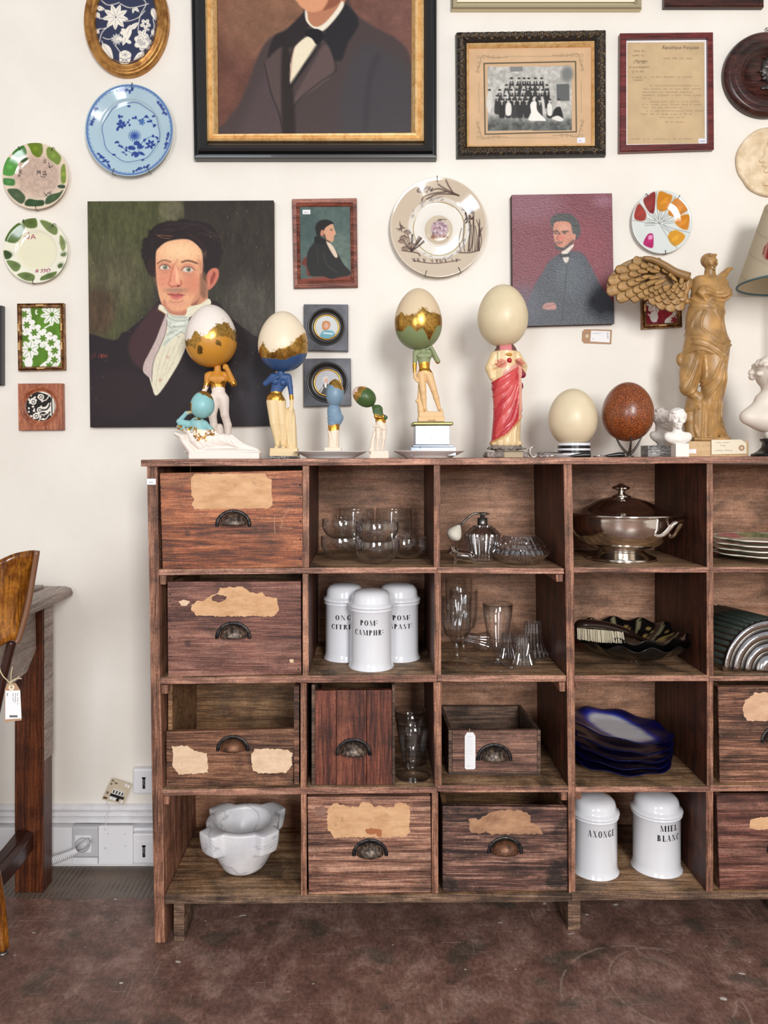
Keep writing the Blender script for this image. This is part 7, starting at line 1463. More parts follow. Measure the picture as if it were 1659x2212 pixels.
# D. light blue bust
t = thing('small_egg_headed_bust', 'small draped armless figurine with a light blue egg head, standing on a white saucer', 'figurine', (W(722, 0, YS)[0], YS, zsau(722)))
egg(723.5, 848.5, 19.6, 29.5, YS, t, lambda nx, ny, nz: (lambda g, n_: np.concatenate([lin(np.clip(np.where(g[:, None], GOLDC*(.6+.9*n_)[:, None], np.array([122., 150, 172])), 0, 255)), g[:, None]*.9], 1))(nz > .38+(-.12 if True else 0)*0+nx*-.25+.35*(fbm(nx*5+3, ny*5, nz*5)-.5), fbm(nx*14, ny*14, nz*14)), tilt=.03, k=.10, nu=90, nv=70)
T = (630, 780, 7.213); S = Sculpt(698, 750, 872, 992, -18, 18, .85, T)
dr = ridge([[(545, 820), (620, 870), (700, 860)], [(540, 870), (620, 920), (720, 880)], [(690, 800), (692, 960)], [(700, 840), (780, 890)], [(710, 800), (800, 850)], [(560, 1080), (600, 1200), (600, 1320)], [(620, 1060), (640, 1200), (690, 1320)], [(700, 1040), (690, 1320)], [(560, 940), (640, 990)]], 1.1, 1.3, T)
S.cone((655, 710), (660, 760), 76, 100, 14, .75, False, dr).cone((660, 770), (680, 900), 108, 120, 20, .7, False, dr).ell((745, 880), 66, 60, 60, 20, False, dr).cone((660, 930), (655, 1100), 98, 88, 20, .75, False, dr).cone((655, 1100), (650, 1320), 90, 94, 16, .75, False, dr).boxx((645, 1375), 128, 100, 30, 6, 4)
zl = zpx(zsau(722), YS); S.boxx((645, (zl-780)*7.213-8), 110, 90, 14, 4, 3)
body(S, YS, t, 'draped_body', lambda V: rows_col(V, [(0, (118, 146, 170), 0), (917, GD, .85), (930, (236, 218, 198), 0)], 8, 8))
# E. green bent figure
y0 = .10; t = thing('small_bent_egg_headed_figurine', 'small bent figurine with a tilted dark green egg head, between the two saucers', 'figurine', (W(818, 0, y0)[0], y0, ztop(818)))
def grn(nx, ny, nz):
    j = (fbm(nx*5, ny*5, nz*5, 4)-.5)*.5; g = (nz > .25+j) & (nz < .72+j*1.2) ; gp = nz >= .72+j*1.2; c = np.tile(np.array([64., 92, 44]), (len(nx), 1)); c[g] = (GOLDC*(.6+.9*fbm(nx*14, ny*14, nz*14))[:, None])[g]; c[gp] = (228, 200, 188); return np.concatenate([lin(np.clip(c, 0, 255)), g[:, None]*.9], 1)
egg(786.5, 856.5, 21, 27.5, y0, t, grn, tilt=-.98, k=.08, nu=90, nv=70)
S = Sculpt(790, 846, 872, 994, -16, 16, .8, T); dr = ridge([[(1270, 740), (1300, 820), (1380, 870)], [(1330, 720), (1390, 790), (1410, 870)], [(1270, 800), (1320, 860)]], .9, 1.1, T)
S.cone((1285, 715), (1340, 760), 40, 66, 12, .9, False, dr).cone((1340, 760), (1370, 880), 84, 62, 14, .8, False, dr).chain([(1400, 850), (1465, 880, -20)], [36, 32], 10).chain([(1300, 760, -20), (1310, 870, -40), (1390, 880, -50)], [32, 26, 22], 8).cone((1370, 880), (1390, 1010), 70, 76, 14, .8).ell((1400, 1030), 78, 58, 60, 12).chain([(1440, 900), (1450, 1000), (1470, 1040)], [28, 22, 18], 8)
S.chain([(1280, 1020, -20), (1370, 1010, -50), (1440, 1060, -40)], [20, 20, 18], 10).chain([(1350, 1050), (1345, 1200, -14), (1330, 1390)], [48, 34, 22], 12).chain([(1440, 1060), (1435, 1210, -14), (1410, 1385)], [46, 32, 22], 12).cone((1330, 1395), (1320, 1405, -40), 22, 18, 8).cone((1410, 1392), (1420, 1402, -40), 22, 18, 8)
S.chain([(1300, 1090, 20), (1262, 1250, 20), (1250, 1400, 10)], [24, 30, 44], 12).ell((1230, 1400), 36, 34, 40, 10).boxx((1370, 1430), 140, 84, 34, 6, 4).boxx((1362, 1488), 150, 90, 30, 6, 4)
def gcol(V):
    c = rows_col(V, [(0, (66, 94, 50), 0), (897, GD, .9), (912, (238, 222, 204), 0)], 3, 6); q = (V[:, 0] > 829) & (V[:, 2] < 907); c[q] = np.append(lin((66, 94, 50)), 0); return c
body(S, y0, t, 'body', gcol)
# F. green nude on mirrored pedestal
y0 = YS; t = thing('egg_headed_figurine', 'nude figurine with a beige, gold and sage green egg head on a mirrored pedestal', 'figurine', (W(930, 0, y0)[0], y0, zsau(930)), 'egg-headed standing figurines')
egg(903.5, 689.5, 51.5, 66.5, y0, t, band((222, 200, 168), (128, 142, 98), [0, .12, -.02, .10, .22, .06, .12, .04], [-.38, -.48, -.30, -.50, -.42, -.78, -.32, -.25], 21, .06))
T = (830, 600, 5.53); S = Sculpt(884, 964, 746, 916, -20, 20, 1.0, T)
S.cone((465, 850), (468, 880), 36, 40, 12).cone((385, 885), (550, 880), 32, 32, 14).ell((472, 935), 96, 56, 66, 12).cone((475, 960), (480, 1080), 76, 62, 14, .72).ell((485, 1130), 78, 58, 66, 12).chain([(372, 892), (366, 980), (362, 1070, -4), (366, 1180, -14)], [32, 27, 24, 17], 8).chain([(366, 1190, -14), (395, 1240, -24)], [20, 16], 6)
S.chain([(575, 890), (640, 1000, -6)], [32, 29], 8).chain([(640, 1000, -6), (572, 860, -40)], [28, 22], 6).ell((552, 838, -42), 28, 24, 26, 6).chain([(445, 1160), (462, 1350, -12), (470, 1440, 0), (486, 1560, 4)], [56, 38, 34, 22], 12).cone((486, 1572), (502, 1590, -40), 22, 17, 8).chain([(530, 1160), (592, 1340, -12), (620, 1430, 0), (656, 1560, 4)], [56, 38, 34, 22], 12).cone((658, 1572), (685, 1592, -40), 22, 17, 8)
S.ell((473, 920, -56), 7, 10, 50, 10, True).ell((425, 935, -50), 40, 12, 26, 12).ell((520, 935, -50), 40, 12, 26, 12).chain([(425, 1250, 24), (420, 1460, 24), (440, 1600, 24)], [18, 26, 40], 8).cone((395, 1470, 10), (420, 1500, 20), 24, 20, 8).boxx((555, 1634), 148, 72, 34, 14, 6).boxx((558, 1694), 158, 80, 28, 4, 3)
body(S, y0, t, 'body', lambda V: rows_col(V, [(0, (140, 150, 110), 0), (784, GD, .9), (804, (226, 188, 138), 0)], 6, 8))
btext('DAVID', 933, 909.5, 3.4, y0-.0195, t, plain('brown_engraving', (150, 100, 60), .6), 0, 'engraved_name', wpx=16)
X = lambda q: W(q, 0, y0)[0]; Z = lambda q: W(0, q, y0)[2]; k = K(y0)
mirror = NT('foxed_mirror_glass'); n = mirror.noise(mirror.pos((150, 150, 150)), 1, 4, .7); mirror.col(mirror.ramp(n, [(.60, L4((176, 186, 204))), (.68, L4((90, 84, 78)))])); mirror.p(Metallic=.85, Roughness=.16); mirror = mirror.m
cz0 = W(932, 0, y0)[0]
mk('pedestal_box', box(X(895), X(968), y0-36*k, y0+36*k, Z(961.5), Z(920.5)), mirror, t, bevel=.0012)
brass = plain('greenish_brass', (150, 142, 92), .35, .7); mk('pedestal_rim', box(X(889), X(975), y0-43*k, y0+43*k, Z(920.3), Z(913)), brass, t, bevel=.003)
mk('pedestal_foot', join(box(X(890), X(976), y0-43*k, y0+43*k, Z(966), Z(961.7)), box(X(885), X(980), y0-47*k, y0+47*k, zsau(930)+.0001, Z(966.1))), mirror, t, bevel=.0012)
# G. robed figurine
y0 = .13; t = thing('egg_headed_robed_figurine', 'robed plaster figurine with a red mantle and a plain cream ostrich egg for a head', 'figurine', (W(1090, 0, y0)[0], y0, ztop(1090)))
egg(1086, 682, 54.3, 67.3, y0, t, lambda nx, ny, nz: np.concatenate([lin(np.tile(np.array([222., 206, 172]), (len(nx), 1))*(1+.05*(fbm(nx*4, ny*4, nz*4)-.5))[:, None]), np.zeros((len(nx), 1))], 1), k=.09)
T = (1020, 600, 5.53); S = Sculpt(1040, 1142, 740, 996, -28, 28, 1.1, T)
m_l = [[(225, 1260), (330, 1200), (480, 1100)], [(235, 1330), (380, 1250), (500, 1120)], [(245, 1420), (400, 1320), (510, 1150)], [(260, 1560), (420, 1400), (520, 1180)], [(270, 1700), (440, 1500), (530, 1200)], [(270, 1850), (430, 1680), (540, 1300)], [(330, 1860), (470, 1740), (540, 1500)], [(560, 1080), (570, 1300), (590, 1590)], [(540, 1100), (545, 1400), (530, 1640)], [(590, 1080), (610, 1300), (615, 1580)], [(290, 1990), (320, 1900), (380, 1850)], [(360, 1990), (380, 1860), (430, 1800)], [(430, 1990), (440, 1850), (480, 1780)], [(500, 1990), (500, 1850), (520, 1740)], [(270, 900), (260, 1000)], [(300, 900), (300, 1000)], [(240, 1960), (400, 1880), (520, 1740), (600, 1640)]]
rg = ridge(m_l, 2.4, 1.9, T); S.cone((392, 790), (392, 860), 62, 92, 10, .85).cone((400, 900), (410, 1100), 140, 155, 20, .72, False, rg).chain([(410, 1100), (415, 1300), (420, 1600), (400, 1960)], [160, 182, 168, 178], 20, .72, rg)
S.chain([(275, 930), (215, 1080, -10), (240, 1190, -20)], [58, 62, 44], 14).chain([(240, 1080, -50), (340, 1030, -125)], [30, 22], 8).ell((350, 1022, -130), 26, 18, 18, 6).chain([(530, 930), (600, 1060, -10), (600, 1160, -10)], [54, 54, 40], 14).chain([(600, 1050, -60), (545, 1000, -115)], [30, 24], 8).ell((535, 995, -120), 30, 18, 20, 6)
S.ell((425, 1000, -118), 24, 18, 26, 4).ell((420, 930, -108), 34, 10, 14, 4).cone((240, 1980), (560, 1980), 34, 34, 12, 2.2)
def rob(V):
    x = (V[:, 0]-T[0])*T[2]; r = (V[:, 2]-T[1])*T[2]; n_ = (fbm(x*.02, r*.02, 2, 3)-.5)*16; c = np.tile(np.array([226., 198, 152]), (len(V), 1)); m = np.zeros(len(V)); c *= (.92+.16*fbm(x*.03, r*.01, 0, 3))[:, None]
    up = np.interp(x, [180, 230, 340, 540, 560, 640], [1260, 1250, 1185, 1060, 1050, 1160]); lo = np.interp(x, [200, 240, 400, 520, 600, 640], [1990, 1960, 1870, 1740, 1640, 1600]); q = (r+n_*.3 > up) & (r+n_*.3 < lo) & (V[:, 1] < 30); c[q] = (186, 50, 58); q2 = q & (vnoise(x*.012+r*.004, r*.003) > .55); c[q2] = (206, 78, 78); q3 = q & (x > 540) & (x < 585); c[q3] = (222, 160, 142); q4 = q & (x > 585); c[q4] = (128, 30, 48)
    q = (np.abs(r-lo) < 12) & (V[:, 1] < 20); c[q] = (196, 140, 84); q = (np.abs(r-(up-22)) < 26) & (x > 350) & (x < 560) & (r > 1000); c[q] = (216, 156, 144)
    q = (r < 880) & (x > 320) & (x < 460); c[q] = (210, 128, 132); q = (r < 880) & ((x <= 320) | (x >= 460)); c[q] = (110, 72, 66); hand = (np.hypot(x-330, (r-1035)*1.3) < 70) | (np.hypot(x-560, (r-1010)*1.3) < 62); hand &= V[:, 1] < -11; c[hand] = (214, 138, 116); ht = (np.hypot(x-425, r-1000) < 32) & (V[:, 1] < -8); c[ht] = (178, 24, 34); q = (np.hypot(x-420, (r-930)*2) < 44) & (V[:, 1] < -8); c[q] = (196, 140, 50); q = (np.hypot(x-268, r-1043) < 9) & (V[:, 1] < -5); c[q] = (150, 20, 26); q = r > 2000; c[q] = (150, 140, 128)
    return np.concatenate([lin(np.clip(c, 0, 255)), m[:, None]], 1)
robm = vmat('painted_glossy_plaster', .3, 500, .15, .0006); body(S, y0, t, 'robed_body', rob, robm)
S = Sculpt(1040, 1142, 958, 996, -30, 30, 1.1, T); zb_ = (zpx(ztop(1090), y0)-T[1])*T[2]
nz_ = lambda x, y, z: 1.4*np.sin(x*.35)*np.sin(y*.3+1)*np.sin(z*.4); S.ell((400, 2035), 215, 120, 34, 14, False, nz_).boxx((400, zb_-34), 240, 130, 34, 10, 12); S.ell((200, zb_-30), 70, 90, 34, 14, False, nz_)
body(S, y0, t, 'rocky_base', lambda V: np.concatenate([lin(np.clip(np.tile(np.array([132., 120, 112]), (len(V), 1))*(.45+1.1*fbm(V[:, 0]*.2, V[:, 2]*.25, V[:, 1]*.2, 4))[:, None], 0, 255)), np.zeros((len(V), 1))], 1))
# nail brush in front of it
ty = .03; z0 = ztop(1108); t = thing('small_bristle_brush', 'small pale bristle brush in front of the robed figurine base', 'brush', (W(1108, 0, ty)[0], ty, z0)); ml = M()
for i in range(20):
    for j in range(4): x = W(1090+i*1.95, 0, ty)[0]; ml.add(tube([(x, ty-.008+j*.005, z0+.0006), (x+.0002, ty-.008+j*.005, z0+.0145)], .0008, 4))
mk('bristles', ml.out(), plain('pale_bristle', (214, 198, 172), .7), t, kind='stuff'); mk('brush_back', box(W(1088, 0, ty)[0], W(1130, 0, ty)[0], ty-.012, ty+.012, z0+.0145, z0+.0175), plain('greenish_brush_back', (110, 104, 84), .5), t, bevel=.001)
# metal cuff, spoons
ty = .03; z0 = ztop(1160); cx_ = W(1151, 0, ty)[0]; r_ = .0105
ml = M(); n = 26; v = []; f = []
for i in range(n+1):
    a = 1.2+i/n*4.6
    for rr_ in (r_, r_-.0012):
        for yy in (ty-.011, ty+.011): v.append((cx_+rr_*math.cos(a)*.95, yy, z0+r_*1.32+rr_*math.sin(a)*1.28))
for i in range(n):
    a, b = 4*i, 4*(i+1); f += [(a, a+1, b+1, b), (a+2, b+2, b+3, a+3), (a, b, b+2, a+2), (a+1, a+3, b+3, b+1)]
f += [(0, 2, 3, 1), (4*n, 4*n+1, 4*n+3, 4*n+2)]; mk('curled_silver_clip', (v, f), chrome, None, True, 'curled silver metal clip standing on the cabinet top, right of the robed figurine', 'clip')
def tool(x0, x1, y, lab, black_from):
    z0 = ztop(x0); t = thing('dressing_tool', lab, 'tool', (W((x0+x1)/2, 0, y)[0], y, z0), 'steel tools with black handles on the cabinet top'); A = lambda q: W(q, 0, y)[0]
    v, f = tube([(A(x0), y, z0+.002), (A(x0+(black_from-x0)*.4), y-.004, z0+.0045), (A(black_from), y, z0+.0035)], [.0022, .0014, .002], 10); mk('steel_shank', (v, f), chrome, t, True); v, f = tube(smoothp([(A(black_from-4), y, z0+.0035), (A(black_from+8), y, z0+.0045), (A((black_from+x1)/2+4), y, z0+.0062), (A(x1-6), y, z0+.0062), (A(x1), y, z0+.0062)], 4), [.002+.0042*math.sin(min(1, i/12)*PI/2) for i in range(16)]+[.003], 14); mk('handle', (v, f), black, t, True)
tool(1163, 1276, .028, 'steel tool with black oval handle lying in front of the striped egg cup', 1236); tool(1282, 1349, .034, 'steel tool with black handle lying left of the three-pronged egg stand', 1312)
z0 = ztop(1170); mk('steel_ring_tweezer', join(tube([W(1158, 984, .045), W(1172, 977.5, .045), W(1184, 977, .045), W(1215, 979, .05)], .0012, 8), tube([W(1160, 979, .05), W(1178, 976.5, .05), W(1200, 978.5, .055)], .001, 8), [] and 0 or tube([(W(1162, 0, .04)[0], .04, z0+.0014), (W(1170, 0, .04)[0], .04, z0+.006), (W(1176, 0, .045)[0], .045, EZ-(978-HY)*K(.045))], .0012, 8)), steel, None, True, 'thin steel tweezers beside the curled silver clip', 'tweezers')
# H. cream egg on striped cup
y0 = .14; z0 = ztop(1240); t = thing('ostrich_egg_on_striped_stand', 'plain cream ostrich egg on a black and white striped ring stand', 'egg', (W(1238, 0, y0)[0], y0, z0))
egg(1237.5, 902, 52.5, 62.5, y0, t, lambda nx, ny, nz: np.concatenate([lin(np.tile(np.array([224., 208, 176]), (len(nx), 1))*(1+.05*(fbm(nx*4+5, ny*4, nz*4)-.5))[:, None]), np.zeros((len(nx), 1))], 1), k=.07)
c0 = (W(1240, 0, y0)[0], y0, z0); k = K(y0); rr_ = 34.5*k; hz = W(0, 957, y0)[2]-z0; rings = [(0, .20, enamel), (.20, .30, enamel), (.30, .48, 'b'), (.48, .60, enamel), (.60, .82, 'b'), (.82, 1.0, enamel)]
mk('striped_ring', lathe([(rr_*.86, 0), (rr_, 0), (rr_, hz), (rr_*.86, hz), (rr_*.86, 0)], c0, 64), enamel, t)
for a, b in ((.30, .48), (.62, .82)): mk('black_stripe', lathe([(rr_+.0001, hz*a), (rr_+.0004, hz*a), (rr_+.0004, hz*b), (rr_+.0001, hz*b), (rr_+.0001, hz*a)], c0, 64), black, t)
# I. brown emu egg on prongs
y0 = .13; z0 = ztop(1356); t = thing('speckled_brown_egg_on_stand', 'speckled red-brown egg on a three-pronged dark metal stand', 'egg', (W(1356, 0, y0)[0], y0, z0))
m = NT('speckled_eggshell'); n = m.noise(m.pos((1, 1, 1)), 520, 2, .6, .4); m.col(m.mix(m.ramp(n, [(.47, (0, 0, 0)), (.53, (1, 1, 1))]), L4((58, 24, 14)), L4((168, 88, 40)))); m.p(Roughness=.28, Coat_Weight=.15); m.bump(n, .5, .0006); speck = m.m
def brn(nx, ny, nz):
    n_ = fbm(nx*34, ny*34, nz*34, 3); c = np.where((n_ > .5)[:, None], np.array([166., 86, 38]), np.array([66., 26, 14])); return np.concatenate([lin(c), np.zeros((len(nx), 1))], 1)
egg(1356, 889.5, 54.5, 64, y0, t, brn, speck, k=.07, nu=380, nv=240)
ml = M(); cxx_ = W(1359, 0, y0)[0]
for a in (-1.75, .25, 2.4):
    ca, sa = math.cos(a), math.sin(a); P_ = [(cxx_+r*K(y0)*ca, y0+r*K(y0)*sa, EZ-(row-HY)*K(y0)) for r, row in ((2, 980), (10, 974), (20, 962), (27, 950), (34.5, 936))]; P_ = smoothp(P_, 4); mk('prong', tube(P_, [.0042-.0026*i/(len(P_)-1) for i in range(len(P_))], 10), steel, t, True)
mk('stand_foot', lathe([(0, 0), (.011, 0), (.011, .0025), (.006, .005), (.0045, .0085), (0, .0095)], (cxx_, y0, z0), 32), steel, t, True)
# J. busts
def head(S, cx, cy, h, yaw=0.0, hair='bald', bust=True, k=1.0, tilt=0.0):
    cyaw, syaw = math.cos(yaw), math.sin(yaw)
    def p(x, d, z): x, d = x*h, d*h; return (cx+x*cyaw-d*syaw*-1*-1, cy+z*h, d*cyaw+x*syaw) if False else (cx+x*cyaw+(-d)*syaw, cy+z*h, d*cyaw+x*syaw)
    q = lambda *a: S.P(a) ; kk_ = .10*h
    S.ell(p(0, .10, -.22), .70*h, .84*h, .76*h, kk_*2).cone(p(0, -.12, .1), p(0, -.30, .62), .56*h, .34*h, kk_*3, .9).ell(p(0, -.62, .84), .16*h, .14*h, .12*h, kk_)
    for s_ in (-1, 1):
        S.ell(p(s_*.28, -.76, -.08), .17*h, .12*h, .11*h, kk_, True).ell(p(s_*.28, -.66, -.07), .125*h, .10*h, .085*h, kk_*.4).cone(p(s_*.12, -.76, -.22), p(s_*.44, -.66, -.22), .06*h, .05*h, kk_).ell(p(s_*.36, -.52, .25), .2*h, .16*h, .18*h, kk_*1.5).ell(p(s_*.73, .08, .03), .07*h, .13*h, .2*h, kk_)
    S.cone(p(0, -.74, -.12), p(0, -.98, .24), .065*h, .10*h, kk_).ell(p(.09, -.88, .27), .07*h, .08*h, .055*h, kk_*.6).ell(p(-.09, -.88, .27), .07*h, .08*h, .055*h, kk_*.6)
    S.cone(p(-.17, -.70, .47), p(.17, -.70, .47), .05*h, .05*h, kk_*.8).cone(p(-.13, -.69, .58), p(.13, -.69, .58), .06*h, .06*h, kk_*.8).cone(p(-.2, -.78, .525), p(.2, -.78, .525), .022*h, .022*h, kk_*.4, 1, True)
    if hair == 'curly':
        r_ = random.Random(3)
        for i in range(64):
            a, b = r_.uniform(0, 2*PI), r_.uniform(-.3, 1.3); x, d, z = .74*math.cos(a)*math.cos(b), .12+.86*math.sin(a)*math.cos(b), -.26-.74*math.sin(b)
            if d < -.42 and z > -.62: continue
            S.ell(p(x, d, z), .15*h, .15*h, .13*h, kk_*.5)
    elif hair == 'side':
        for i in range(9): a = -1.2+i*.3; S.cone(p(.30-.05*i, -.55+.1*i, -.80), p(-.55+.12*i, -.62+.12*i, -.62), .13*h, .12*h, kk_*.8)
        S.ell(p(0, .2, -.36), .80*h, .82*h, .74*h, kk_*2)
        for s_ in (-1, 1): S.cone(p(s_*.68, -.12, -.4), p(s_*.70, .0, -.02), .13*h, .09*h, kk_)
    S.cone(p(0, .12, .5), (cx, cy+1.35*h, .15*h), .40*h, .44*h, kk_*2)
def bust_body(S, cx, cy, h, wd=1.35, low=2.25):
    S.cone((cx-wd*.72*h, cy+1.62*h, .12*h), (cx+wd*.72*h, cy+1.62*h, .12*h), .34*h, .34*h, .2*h, .9).ell((cx, cy+1.85*h, 0), wd*.95*h, .55*h, .62*h, .22*h).cone((cx, cy+2.0*h, 0), (cx, cy+low*h, .05*h), .6*h, .34*h, .2*h)
    for s_ in (-1, 1): S.cone((cx+s_*.10*h, cy+2.15*h, -.52*h), (cx+s_*.42*h, cy+1.30*h, -.22*h), .07*h, .08*h, .05*h); S.cone((cx+s_*.42*h, cy+1.3*h, -.22*h), (cx+s_*.62*h, cy+1.75*h, -.4*h), .05*h, .06*h, .05*h)
white_bis = plain('white_bisque', (240, 236, 230), .55); grey_bis = plain('grey_white_plaster', (206, 198, 190), .65)
y0 = .15; z0 = ztop(1425); t = thing('small_curly_haired_bust', 'small greyish white bust with bushy hair on a swirled marble block, behind the smiling bust', 'bust', (W(1425, 0, y0)[0], y0, z0))
S = Sculpt(1396, 1462, 872, 970, -26, 30, .95); head(S, 1427, 905, 22, .5, 'curly'); bust_body(S, 1428, 905, 21, 1.05, 2.7); vf, _ = S.world(y0); mk('bust', vf, grey_bis, t, True)
mk('marble_block', box(W(1398, 0, y0-.02)[0], W(1449, 0, y0-.02)[0], y0-.028, y0+.028, z0, W(0, 962.5, y0)[2]), greymarble, t, bevel=.001)
y0 = .06; z0 = ztop(1465); t = thing('small_smiling_bust', 'small white bust of a smiling man in a jacket on a white block', 'bust', (W(1466, 0, y0)[0], y0, z0))
S = Sculpt(1426, 1504, 872, 968, -30, 30, .9); head(S, 1464, 905, 22.5, -.12, 'side'); S.cone((1458, 917.5, -16.5), (1464, 920, -17), 1, 1, 1, 1, True).cone((1464, 920, -17), (1470, 917.5, -16.5), 1, 1, 1, 1, True); bust_body(S, 1465, 905, 22.5, 1.32, 2.3); vf, _ = S.world(y0); mk('bust', vf, white_bis, t, True)
mk('plinth', box(W(1454.5, 0, y0)[0], W(1483, 0, y0)[0], y0-.016, y0+.016, z0, W(0, 958.5, y0)[2]), white_bis, t, bevel=.001)
mk('price_sticker', pbox(1484, 969.5, 1503, 980, y0-.0165, .0004), paper_w, t) if False else None
y0 = .075; z0 = ztop(1650); t = thing('large_white_bust', 'large white bust of a man in a jacket on a black turned socle', 'bust', (W(1672, 0, y0)[0], y0, z0))
S = Sculpt(1588, 1758, 756, 952, -60, 62, 1.8); head(S, 1672, 818, 45, 1.0, 'curly'); bust_body(S, 1680, 822, 44, 1.3, 2.35); S.cone((1655, 866, 8), (1700, 866, 8), 20, 20, 10).cone((1614, 900, 0), (1660, 868, 4), 15, 18, 10).cone((1745, 900, 0), (1700, 868, 4), 15, 18, 10).cone((1646, 880, -36), (1664, 925, -42), 2, 2, 2, 1, True).cone((1608, 890, -22), (1618, 915, -20), 2, 2, 2, 1, True).cone((1636, 900, -34), (1646, 896, -36), 2, 2, 2, 1, True).ell((1672, 905, 0), 58, 34, 30, 12); vf, _ = S.world(y0); mk('bust', vf, plain('ivory_plaster', (226, 216, 204), .5), t, True)
c0 = (W(1670, 0, y0)[0], y0, z0); kk = K(y0); mk('socle_neck', lathe([(0, 56*kk), (20*kk, 56*kk), (17*kk, 46*kk), (17*kk, 38*kk), (0, 38*kk)], c0, 40), white_bis, t, True)
mk('socle', lathe([(0, 0), (44*kk, 0), (44*kk, 5*kk), (38*kk, 7*kk), (30*kk, 12*kk), (23*kk, 20*kk), (21*kk, 29*kk), (27*kk, 36*kk), (24*kk, 38.5*kk), (0, 38.5*kk)], c0, 56), black, t, True)
# K. large ochre winged statue (plain stand-in)
y0 = .19; z0 = ztop(1545); t = thing('ochre_winged_statue', 'large ochre plaster statue of a robed winged figure on a tan block', 'statue', (W(1545, 0, y0)[0], y0, z0))
T = (1290, 540, 4.496); S = Sculpt(1458, 1592, 556, 966, -44, 44, 1.5, T)
lines = [[(905, 545), (1050, 560), (1240, 605)], [(900, 560), (1050, 578), (1240, 620)], [(880, 450), (960, 540), (1010, 560)], [(930, 430), (1010, 520), (1100, 560)], [(1280, 360), (1180, 450), (1000, 420)], [(1270, 400), (1180, 480), (1010, 450)], [(1280, 440), (1190, 520), (1060, 500)], [(1250, 320), (1150, 430), (1000, 400)], [(860, 825), (980, 850), (1130, 920), (1280, 935)], [(890, 870), (1000, 890), (1150, 990), (1200, 1100)], [(900, 920), (1020, 960), (1140, 1060), (1180, 1180)], [(860, 1000), (960, 980), (1060, 1020)], [(960, 600), (900, 680), (880, 760)], [(1000, 600), (960, 720), (980, 800), (1100, 880)], [(1200, 640), (1180, 720), (1200, 860)], [(1100, 600), (1150, 700)], [(1250, 900), (1180, 960), (1170, 1000)], [(940, 1000), (900, 1150), (810, 1330)], [(980, 1010), (920, 1200), (850, 1380)], [(1000, 1050), (1000, 1250), (900, 1400)], [(1150, 1060), (1060, 1260), (960, 1340)], [(1170, 1100), (1120, 1300), (990, 1480)], [(1180, 1150), (1150, 1500), (1180, 1800)], [(1200, 1200), (1210, 1500), (1210, 1700)], [(1090, 1400), (1060, 1600), (1050, 1800)], [(1000, 1500), (1000, 1700), (990, 1830)], [(1120, 1500), (1130, 1700), (1190, 1820)], [(940, 1550), (930, 1700), (960, 1830)], [(1150, 1650), (1200, 1760), (1260, 1830)], [(870, 1560), (960, 1540), (960, 1520)], [(1230, 960), (1190, 1000), (1160, 1060)]]
rg = ridge(lines, 3.0, 2.2, T)
S.ell((1090, 380), 178, 118, 130, 24, False, rg).cone((1000, 330), (1190, 330), 90, 80, 30, .85, False, rg).ell((1010, 430, -90), 82, 60, 72, 20, False, rg).ell((1185, 440, -85), 80, 60, 72, 20, False, rg).cone((1075, 480), (1045, 680), 170, 176, 30, .7, False, rg).cone((1045, 680), (1060, 900), 182, 212, 30, .7, False, rg)
S.chain([(1130, 930, -20), (1110, 1250, -50), (1090, 1500, -20), (1090, 1790, 0)], [150, 118, 98, 86], 26, .9, rg).chain([(960, 960, 20), (900, 1200, 10), (880, 1340, 0)], [120, 96, 84], 26, .8, rg).cone((870, 1350), (985, 1440, -20), 56, 50, 20, .8, False, rg).chain([(1190, 1000, 30), (1180, 1400, 30), (1185, 1620, 20)], [80, 60, 46], 20, .8, rg).chain([(950, 1450, 40), (920, 1640, 40), (930, 1800, 30)], [70, 76, 62], 22, .9, rg).chain([(1010, 1500), (1010, 1800)], [90, 80], 22, .8, rg).cone((1180, 1700, 0), (1230, 1810, -20), 50, 36, 18, .9, False, rg)
S.ell((830, 1060, 40), 46, 36, 66, 16).chain([(885, 300, 20), (840, 470, 10), (870, 500, 0)], [44, 34, 28], 14).ell((850, 470, 10), 30, 30, 50, 12)
# small bowed head with simple features, shoulder stub and right wing tip
S.cone((1095, 290), (1090, 210, -10), 58, 50, 18).cone((1190, 290, 20), (1300, 180, 60), 50, 26, 16, .7).cone((1300, 180, 60), (1335, 165, 60), 24, 14, 10)
S.boxx((1075, 1838), 175, 110, 18, 8, 10)
def och(V):
    x = (V[:, 0]-T[0])*T[2]; r = (V[:, 2]-T[1])*T[2]; n_ = fbm(x*.012, r*.008, V[:, 1]*.05, 4); c = np.array([172., 132, 80])*(.66+.62*n_)[:, None]; return np.concatenate([lin(np.clip(c, 0, 255)), np.zeros((len(V), 1))], 1)
body(S, y0, t, 'robed_body', och, figm)
S = Sculpt(1508, 1562, 560-34, 612, -34, 26, .9); head(S, 1533, 568, 19.5, .45, 'side'); vf, V = S.world(y0-.004); mk('head', vf, figm, t, True, vcol=och(V))
